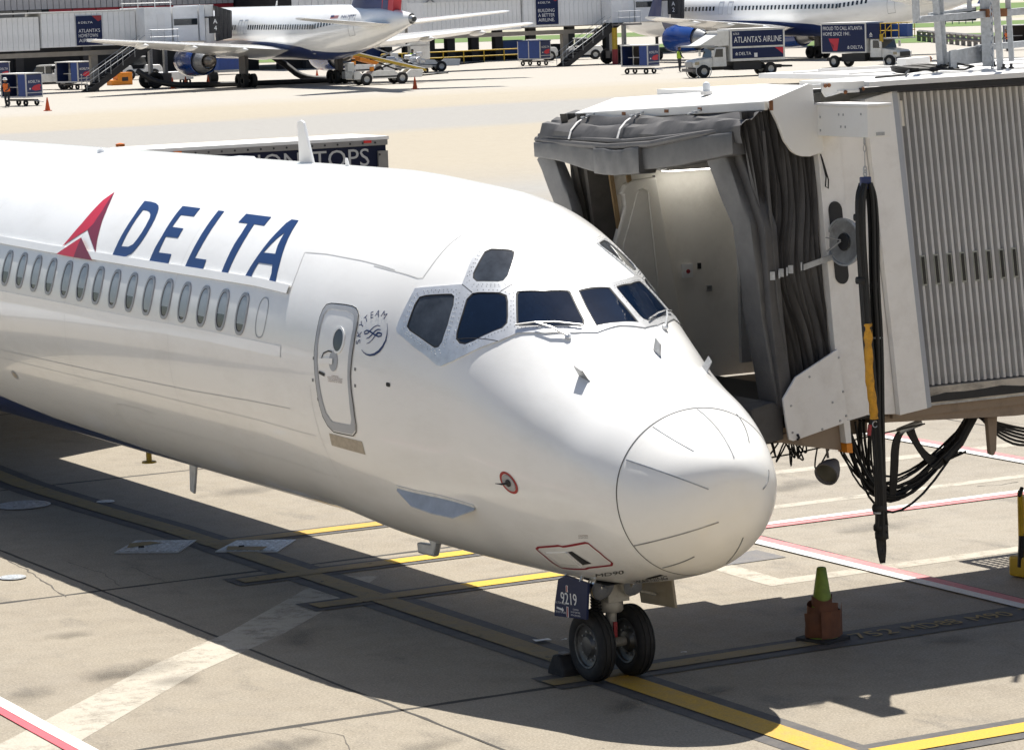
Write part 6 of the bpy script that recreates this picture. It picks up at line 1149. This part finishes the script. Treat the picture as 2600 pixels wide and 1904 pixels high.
tug('white tow tractor parked behind the gate A4 stairs', (84.5, 218, 0), math.radians(-20)); tug('white tow tractor with a dark cab right of the gate A2 stairs', (125.5, 218, 0), math.radians(-25)); tug('white tow tractor half hidden behind the closed blue cart', (121.8, 219.5, 0), math.radians(-15))
def belt_loader(lab, loc, rz, boom=True):
    t = thing('belt_loader', lab, 'belt loader', loc, rz, 'belt loaders behind the left twin-jet')
    MB().prism([(-2.6, .42), (2.4, .42), (2.5, .95), (1.6, .98), (1.25, .72), (.6, .72), (.4, .95), (-1.2, .95), (-1.4, .75), (-2.0, .75), (-2.2, .95), (-2.6, .92)], 'y', -.85, .85).build('chassis', MT['vehicle_white'], t, bevel=.03); MB().bx(-1.2, 1.0, -.87, .87, .5, .6).build('trim', MT['vehicle_dark'], t); wheel_pair(t, (-1.7, .92), .80, .42, .25)
    MB().box((-2.75, -.4, 1.15), (.5, .6, .9)).build('operator_seat', MT['vehicle_white'], t, bevel=.04); MB().box((-2.95, -.4, .75), (.5, .7, .5)).build('step_box', MT['dull_metal'], t); MB().cyl((-1.2, -.6, .95), (-1.2, -.6, 1.25), .16, 12).build('bucket', MT['orange_paint'], t)
    if boom:
        MB().prism([(2.9, .80), (2.9, .95), (-2.0, 2.18), (-2.4, 2.22), (-2.4, 2.05), (-1.9, 2.0)], 'y', -.42, .42).build('conveyor_boom', MT['yellow_paint'], t); MB().prism([(2.8, .98), (-2.2, 2.24), (-2.2, 2.30), (2.8, 1.04)], 'y', -.45, -.41).build('boom_rail', MT['helmet_white'], t); MB().prism([(-.6, 1.55), (-2.0, 1.95), (-2.0, 1.72), (-.8, 1.38)], 'y', -.5, .5).build('boom_cover', MT['orange_paint'], t); MB().tube([(-.9, 0, .95), (.6, 0, 1.4)], .05, 6).tube([(.9, 0, .95), (-1.1, 0, 1.75)], .05, 6).build('lift_arm', MT['vehicle_dark'], t)
    MB().tube([(2.5, 0, .5), (3.3, 0, .55), (4.6, 0, .62)], .06, 6).box((4.2, 0, .6), (.8, .5, .08)).build('tow_bar', MT['vehicle_dark'], t)
    return t
belt_loader('white belt loader with a yellow boom under the tail of the left twin-jet', (85.4, 175.9, 0), math.radians(-6)); belt_loader('white flatbed loader standing behind the belt loader', (102, 201.8, 0), math.radians(-12), False); belt_loader('second belt loader with raised yellow boom under the left tail', (93.5, 196, 0), math.radians(8))
hp = thing('covered_dolly', 'baggage dolly heaped with silver wrapped freight', 'dolly', (98.6, 198.5, 0), .3); rr = random.Random(3)
MB().bx(-2, 1.8, -.9, .9, .4, .6).build('deck', MT['dull_metal'], hp); wheel_pair(hp, (-1.4, 1.2), .8, .22, .15, rim=False)
for k in range(9): x, y, z, s = rr.uniform(-1.5, 1.3), rr.uniform(-.5, .5), .75 + .09 * k, rr.uniform(.35, .6); MB().box((x, y, z), (s * 1.5, s, s * .7), rz=rr.uniform(0, 3), rx=rr.uniform(-.5, .5)).build('freight_bag', MT['tarp_silver'], hp, bevel=.08)
lv = thing('lift_truck', 'white high-lift truck with a raised platform behind the left tail', 'truck', (104.5, 212, 0), math.radians(-20))
MB().bx(-2.4, .6, -1, 1, 1.9, 3.3).build('raised_box', MT['vehicle_white'], lv); MB().bx(1.0, 2.6, -1, 1, .8, 2.3).build('cab', MT['vehicle_white'], lv, bevel=.08); MB().bx(-2.4, 2.4, -.8, .8, .6, .85).build('chassis', MT['vehicle_dark'], lv); MB().tube([(-2, -.9, .85), (.4, -.9, 1.9)], .07, 6).tube([(.4, -.9, .85), (-2, -.9, 1.9)], .07, 6).build('scissor_lift', MT['dull_metal'], lv); wheel_pair(lv, (-1.6, 1.8), .85, .42, .25); MB().bx(.6, 2.6, -1.0, 1.0, 1.9, 2.0).build('platform', MT['galvanized'], lv)
gs = thing('power_unit', 'pale wheeled power unit beside the drive wheels of the gate A4 bridge', 'power unit', (79.5, 200, 0), .1); MB().bx(-1.2, 1.6, -.6, .6, .35, .95).build('housing', MT['tunnel_white'], gs, bevel=.04); MB().bx(-1.22, -1.18, -.5, .5, .45, .85).build('grille', MT['vehicle_dark'], gs); wheel_pair(gs, (-.8, 1.2), .5, .2, .15, rim=False)
wb = thing('wedge_block', 'orange stepped block lying behind the gate A4 stairs', 'step block', (77.3, 204.8, 0), 0); MB().prism([(-.85, 0), (.85, 0), (.85, .95), (-.35, .95), (-.35, .42), (-.85, .38)], 'y', -.5, .5).build('block', MT['orange_paint'], wb, bevel=.02); MB().bx(.0, .5, -.51, -.505, .3, .6).build('handle_slot', MT['vehicle_dark'], wb)
bb = thing('freight_box', 'blue freight box behind the engine of the left twin-jet', 'container', (93.5, 222, 0), .1); MB().bx(-1.1, 1.3, -1, 1, .4, 2.3).build('shell', MT['box_blue'], bb, bevel=.04); MB().bx(-1.1, 1.3, -1, 1, .2, .4).build('pallet', MT['dull_metal'], bb); MB().bx(-1.0, 1.2, -1.02, -1.005, .5, 2.2).build('curtain', MT['cart_blue'], bb)
ah = thing('air_hose', 'thick black air hose lying under the left twin-jet', 'hose', (84, 186, 0)); MB().tube(smooth_path([(-11.5, 3.5, 1.4), (-10, 3.0, .3), (-6, 2.0, .16), (-2, .5, .16), (2.6, -.9, .16)]), .2, 10).build('hose', MT['black_rubber'], ah, smooth=True); MB().tube(smooth_path([(-1.5, 2.8, 2.2), (-.6, 2.0, 1.4), (.2, .8, .35), (2.2, -.2, .2), (4.2, -.9, .2)]), .24, 10).build('hose', MT['black_rubber'], ah, smooth=True)
def box_truck(lab, loc, rz, side, kind):
    t = thing('catering_truck', lab, 'truck', loc, rz, 'high-lift box trucks by the right twin-jet'); t.scale = (.92,) * 3; s_ = side; y = 1.12 * s_; ux = (-s_, 0, 0); uz = (0, 0, 1); yy = y + s_ * .012
    MB().bx(-4.3, 0, -1.1, 1.1, 1.1, 3.35).build('cargo_box', MT['vehicle_white'], t, bevel=.02); MB().bx(-4.33, .03, -1.13, 1.13, 3.36, 3.42).build('roof', MT['roof_white'], t)
    def face(x0, x1, z0, z1): return MB().bx(x0, x1, y - s_ * .03, y + s_ * .006, z0, z1).build('side_sign', MT['sign_blue'], t)
    W0 = -.12 if s_ > 0 else -4.2
    if kind == 1:
        f = face(-4.15, -.15, 2.15, 3.25); sign_text("ATLANTA'S AIRLINE", MT['white_print'], f, (-.28, yy, 2.42), ux, uz, .42, width=3.75); sign_text('6763', MT['white_print'], f, (-.25, yy, 2.98), ux, uz, .16)
        g = face(-4.15, -.15, 1.28, 2.02); emblem_flat(MT['white_print'], g, (-.35, yy, 1.52), ux, uz, .24); sign_text('DELTA', MT['white_print'], g, (-.66, yy, 1.52), ux, uz, .22, width=.95); MB().add([(x, yy, z) for x, z in ((-3.5, 2.0), (-4.14, 2.0), (-4.14, 1.5))], [(0, 1, 2)]).build('emblem', MT['emblem_red'], g, recalc=False); MB().bx(-2.1, -1.85, y, yy, 1.35, 1.65).build('notice', MT['white_print'], g)
    else:
        f = face(-4.2, -.12, 1.2, 3.28); X = -4.08 
        sign_text('PROUD TO CALL ATLANTA', MT['white_print'], f, (X, yy, 2.86), ux, uz, .27, width=3.75); sign_text('HOME SINCE 1941.', MT['white_print'], f, (X, yy, 2.44), ux, uz, .27, width=2.6)
        MB().add([(x, yy, z) for x, z in ((-3.55, 2.22), (-2.55, 2.22), (-2.75, 1.3), (-3.1, 1.3))], [(0, 1, 2, 3)]).build('emblem', MT['emblem_red'], f, recalc=False); MB().add([(x, yy - s_ * -.006, z) for x, z in ((-3.45, 2.0), (-3.05, 1.7), (-3.1, 1.45))], [(0, 1, 2)]).build('emblem', MT['emblem_dark_red'], f, recalc=False)
        emblem_flat(MT['white_print'], f, (-1.8, yy, 1.42), ux, uz, .26); sign_text('DELTA', MT['white_print'], f, (-1.45, yy, 1.42), ux, uz, .25, width=1.15)
    # cab with bonnet
    MB().prism([(.25, .75), (1.35, .75), (1.35, 1.35), (1.15, 2.12), (.3, 2.15)], 'y', -1.0, 1.0).build('cab', MT['vehicle_white'], t, bevel=.06); MB().prism([(1.3, .72), (2.75, .72), (2.8, 1.12), (2.6, 1.28), (1.3, 1.45)], 'y', -.92, .92).build('bonnet', MT['vehicle_white'], t, bevel=.08)
    MB().prism([(1.36, 1.42), (1.18, 2.06), (1.19, 2.06), (1.39, 1.42)], 'y', -.88, .88).build('windscreen', MT['vehicle_glass'], t); 
    for q in (-1, 1): MB().prism([(.55, 1.45), (1.22, 1.45), (1.08, 2.02), (.55, 2.03)], 'y', q * 1.005 - .004, q * 1.005 + .004).build('side_window', MT['vehicle_glass'], t); MB().bx(2.4, 2.72, q * .9 - .06, q * .9 + .06, .95, 1.15).build('headlight', MT['lamp_glass'], t); MB().bx(1.35, 1.5, q * 1.2 - .06, q * 1.2 + .06, 1.5, 1.95).build('mirror', MT['vehicle_white'], t); MB().lathe([(.56, -.02), (.62, 0), (.56, .02)], (2.05, q * .94, .5), (0, 1, 0), 20).build('wheel_arch', MT['vehicle_white'], t)
    MB().bx(2.78, 2.84, -.6, .6, .8, 1.15).build('grille', MT['dull_metal'] if kind == 1 else MT['vehicle_dark'], t); MB().bx(2.7, 2.95, -1.0, 1.0, .45, .68).build('bumper', MT['cart_navy'] if kind == 2 else MT['flat_grey'], t); MB().bx(-4.3, 2.6, -.45, .45, .5, .75).build('chassis', MT['vehicle_dark'], t); MB().bx(-2.5, -.3, -.9, .9, .45, 1.05).build('side_gear', MT['vehicle_dark'], t)
    wheel_pair(t, (-3.2, 2.05), .9, .47, .28)
    if kind == 1:
        MB().prism([(.05, 2.25), (.05, 3.30), (1.0, 3.3), (.9, 3.1), (2.3, 2.35), (2.6, 2.3), (2.6, 2.2)], 'y', -1.0, 1.0).build('front_platform', MT['vehicle_white'], t); MB().bx(1.2, 3.0, -1.0, 1.0, 2.2, 2.32).build('platform', MT['galvanized'], t); MB().bx(-4.9, -4.3, -1.0, 1.0, .55, .68).build('tail_lift', MT['vehicle_dark'], t)
    else:
        MB().bx(.05, 1.2, -1.08, 1.08, 2.18, 3.32).build('fixed_box', MT['sign_blue'], t); emblem_flat(MT['white_print'], t, (.3, y + s_ * .02, 2.3), ux, uz, .36); MB().bx(1.2, 3.1, -1.0, 1.0, 2.12, 2.22).build('platform', MT['galvanized'], t); mb = MB()
        for q in (-1, 1):
            mb = MB()
            for x in (1.3, 1.75, 2.3, 3.0): mb.cyl((x, q, 2.2), (x, q, 3.3), .035, 5)
            for z in (2.75, 3.3): mb.tube([(1.25, q, z), (3.05, q, z)], .035, 5)
            mb.build('platform_rail', MT['yellow_paint'], t)
        mb = MB(); mb.tube([(1.3, -1, 2.3), (2.3, -1, 3.2)], .03, 5).build('rail_brace', MT['yellow_paint'], t); MB().bx(1.35, 2.9, .2, .9, 2.25, 3.2).build('tool_chest', MT['box_blue'], t); MB().cyl((1.4, -1.05, 1.9), (1.4, -1.05, 2.5), .14, 10).build('lift_post', MT['yellow_paint'], t)
    return t
box_truck('white box truck with a blue two-line lettered side, facing left', (101.4, 157.4, 0), math.radians(171), 1, 1); box_truck('blue sided box truck with yellow platform rails, facing right', (116.8, 162.0, 0), math.radians(-72), -1, 2)
# small cones
for (x, y, lab) in ((53.2, 156.1, 'orange cone nearest the camera, right of the first baggage cart'), (75, 189, 'larger orange cone between the gate A4 stairs and the blue engine'), (76.6, 190.4, 'orange cone half hidden just right of the larger one by the drive wheels'), (78.6, 191.0, 'orange cone standing below the blue engine of the left twin-jet'), (87.6, 191.6, 'orange cone between the two main gears of the left twin-jet'), (81, 162.8, 'orange cone in front of the belt loader'), (95, 202, 'orange cone behind the operator seat of the belt loader')):
    t = thing('safety_cone', lab, 'traffic cone', (x, y, 0), 0, 'orange cones around the left twin-jet'); MB().bx(-.19, .19, -.19, .19, 0, .05).build('base', MT['cone_orange'], t); MB().lathe([(.16, .05), (.03, .80), (.02, .80), (.001, .78)], (0, 0, 0), n=16).build('cone', MT['cone_orange'], t, smooth=True)
# people: one continuous skinned body each, clothing as children
def person(lab, loc, rz, vest, hat=None, bend=.0, arms=((.28, .22, 1.05), (.25, .28, 1.02))):
    t = thing('person', lab, 'person', loc, rz)
    J = [((0, 0, .95), .14), ((bend * .4, 0, 1.2), .15), ((bend, 0, 1.43), .15), ((bend * 1.25, 0, 1.53), .06), ((bend * 1.5 + .02, 0, 1.66), .098), ((bend * 1.5 + .03, 0, 1.77), .07)]
    E_ = [(0, 1), (1, 2), (2, 3), (3, 4), (4, 5)]
    def chain(s, pts):
        for p, r in pts: J.append((p, r)); E_.append((s, len(J) - 1)); s = len(J) - 1
    for q, a in ((1, arms[0]), (-1, arms[1])): chain(2, [((bend, .19 * q, 1.42), .07), ((bend + a[0] * .3, .26 * q, 1.18), .052), ((bend + a[0], a[1] * q * .8, a[2]), .042), ((bend + a[0] + .09, a[1] * q * .7, a[2] + .01), .04)])
    for q in (1, -1): chain(0, [((0, .10 * q, .90), .105), ((.03, .12 * q, .5), .075), ((-.01 + .06 * q, .13 * q, .09), .055), ((.14 + .06 * q, .14 * q, .05), .05)])
    me = bpy.data.meshes.new('body'); me.from_pydata([p for p, r in J], E_, []); o = bpy.data.objects.new('body', me); col.objects.link(o); o.parent = t
    m = o.modifiers.new('skin', 'SKIN'); 
    for v_, (p, r) in zip(me.skin_vertices[0].data, J): v_.radius = (r, r)
    me.skin_vertices[0].data[0].use_root = True; o.modifiers.new('sub', 'SUBSURF').levels = 1; o.modifiers['sub'].render_levels = 1; me.materials.append(MT['work_cloth'])
    rows = []
    for z, rx, ry, dx in ((.98, .17, .21, .05), (1.15, .17, .215, .3), (1.35, .17, .23, .8), (1.46, .13, .19, 1.0), (1.50, .07, .10, 1.1)): rows.append([(bend * dx + rx * math.cos(a), ry * math.sin(a), z) for a in np.linspace(0, 2*PI, 17)[:-1]])
    MB().grid(rows, closed=True).build('vest', MT[vest], t, smooth=True); MB().lathe([(.001, -.13), (.085, -.09), (.105, 0), (.085, .09), (.001, .12)], (bend * 1.5 + .03, 0, 1.68), n=16).build('head', MT['skin'], t, smooth=True)
    if hat: MB().lathe([(.17, -.02), (.125, .0), (.12, .06), (.07, .12), (.001, .13)], (bend * 1.5 + .03, 0, 1.73), n=18).build('helmet', MT[hat], t, smooth=True)
    else: MB().lathe([(.10, -.04), (.112, .02), (.08, .09), (.001, .115)], (bend * 1.5 + .015, 0, 1.70), n=14).build('hair', MT['vehicle_dark'], t, smooth=True)
    return t
person('worker in an orange vest and white helmet standing by the nearest baggage cart', (54.3, 166.0, 0), math.radians(-140), 'vest_orange', 'helmet_white', .10); person('worker in a lime vest walking beside the white box truck', (106.2, 170.9, 0), math.radians(-10), 'vest_lime', None, 0, ((.1, .3, .95), (.2, .3, 1.0)))
person('worker in an orange vest beyond the galvanized frame at the right edge', (144.6, 183.2, 0), math.radians(180), 'vest_orange', None, .12); person('worker in an orange vest under the tail of the left twin-jet', (92.6, 199, 0), 0, 'vest_orange', None, .05); person('worker in a lime vest behind the silver freight heap', (101.5, 203.5, .0), 0, 'vest_lime', None, .05)
# distance: grass strips, taxiway, fence, dark board
for k, (a, b, c, d) in enumerate((((150, 190), (190, 262), (206, 288), (240, 212)), ((207, 252), (230, 300), (243, 330), (290, 280)), ((300, 330), (420, 540), (470, 640), (560, 560)), ((60, 285), (190, 262), (206, 288), (80, 320)))):
    poly = {0: [(166, 222), (110, 262), (118, 285), (190, 255), (260, 200), (240, 180)], 1: [(150, 335), (216, 295), (300, 232), (330, 250), (245, 318), (170, 365)], 2: [(200, 560), (330, 420), (470, 300), (560, 330), (440, 480), (260, 640)], 3: [(-60, 300), (110, 262), (118, 285), (-50, 330)]}[k]
    o = MB().add([(x, y, .02) for x, y in poly], [tuple(range(len(poly)))]).build('grass', mat('grass_turf', (.10, .17, .035), .9, var=.3, scale=.3, dirt=(.16, .15, .06), dirt_amt=.6, dirt_scale=.08), None, recalc=False); tag(o, kind='structure')
tw = MB().add([(-1500, 330.0, -.01), (2500, 330.0, -.01), (3500, 5000, -.01), (-2500, 5000, -.01)], [(0, 1, 2, 3)]).build('airfield', mat('airfield_ground', (.42, .38, .31), .9, var=.2, scale=.02, dirt=(.12, .17, .05), dirt_amt=.7, dirt_scale=.012), None, recalc=False); tag(tw, kind='structure')
t2_ = MB().add([(420, -120, -.01), (2500, -120, -.01), (2500, 330, -.01), (420, 330, -.01)], [(0, 1, 2, 3)]).build('airfield', MT['airfield_ground'] if 'airfield_ground' in MT else bpy.data.materials['airfield_ground'], None, recalc=False); tag(t2_, kind='structure')
fn = thing('blast_fence', 'low dark rail on posts along the grass at the right', 'fence', (160, 213, 0)); A_, B_ = Vector((9, 16, 0)), Vector((-10, -21, 0)); dv = (B_ - A_).normalized()
for z in (.55, .95): MB().tube([A_ + Vector((0, 0, z)), B_ + Vector((0, 0, z))], .14, 4).build('fence_rail', MT['flat_grey'], fn)
for k in range(14): p = A_.lerp(B_, k / 13); MB().box((p.x, p.y, .5), (.28, .28, 1.0)).build('fence_post', MT['flat_grey'], fn)
db = thing('dark_board', 'dark taxiway board seen from behind on the far grass', 'sign', (231.5, 307.5, 0), math.radians(-29)); MB().bx(-2.6, 2.6, -.2, .2, .35, 2.2).build('board', MT['vehicle_dark'], db, bevel=.15)
for k in range(6): MB().bx(-2.2 + .85 * k, -2.1 + .85 * k, -.1, .1, 0, .4).build('stake', MT['dull_metal'], db)
dw_ = thing('dark_wall', 'dark equipment wall behind the platform of the blue sided truck', 'wall', (146, 206, 0), math.radians(-29)); MB().bx(-1.2, 1.0, -1, 1, 0, 4.1).build('wall_block', MT['vehicle_dark'], dw_); MB().bx(-1.25, 1.05, -1.05, 1.05, 4.1, 4.2).build('coping', MT['flat_grey'], dw_)
# the concourse the view is taken from: its ribbed wall stands just behind the viewpoint
cc_ = thing('concourse_building', 'pale ribbed concourse wall behind the viewpoint, facing the big airliner', 'building', (-10, -26.2, 0))
MB().bx(-70, 60, -20, -.15, 3.3, 12).build('wall', MT['terminal_light'], cc_); MB().bx(-70, 60, -1.2, .3, 2.9, 3.3).build('deck_edge', MT['column_concrete'], cc_)
for k in range(44):
    if k == 0: cp_ = MB().bx(.03, 2.92, -.13, 0, 3.35, 11.9).build('wall_panel', MT['bridge_white_hood'], cc_); cp_.location = (-68, 0, 0)
    else: q_ = cp_.copy(); col.objects.link(q_); q_.location = (-68 + 2.95 * k, 0, 0)
for x in range(-66, 60, 9): MB().bx(x, x + .8, -2, -1.3, 0, 2.9).build('column', MT['column_concrete'], cc_)
MB().bx(-70, 60, -8.2, -8, 0, 2.9).build('undercroft_wall', MT['terminal_dark'], cc_)
rebase(br, (2.6, 1.5, 0)); rebase(cb, (2.17, -.94, 0))
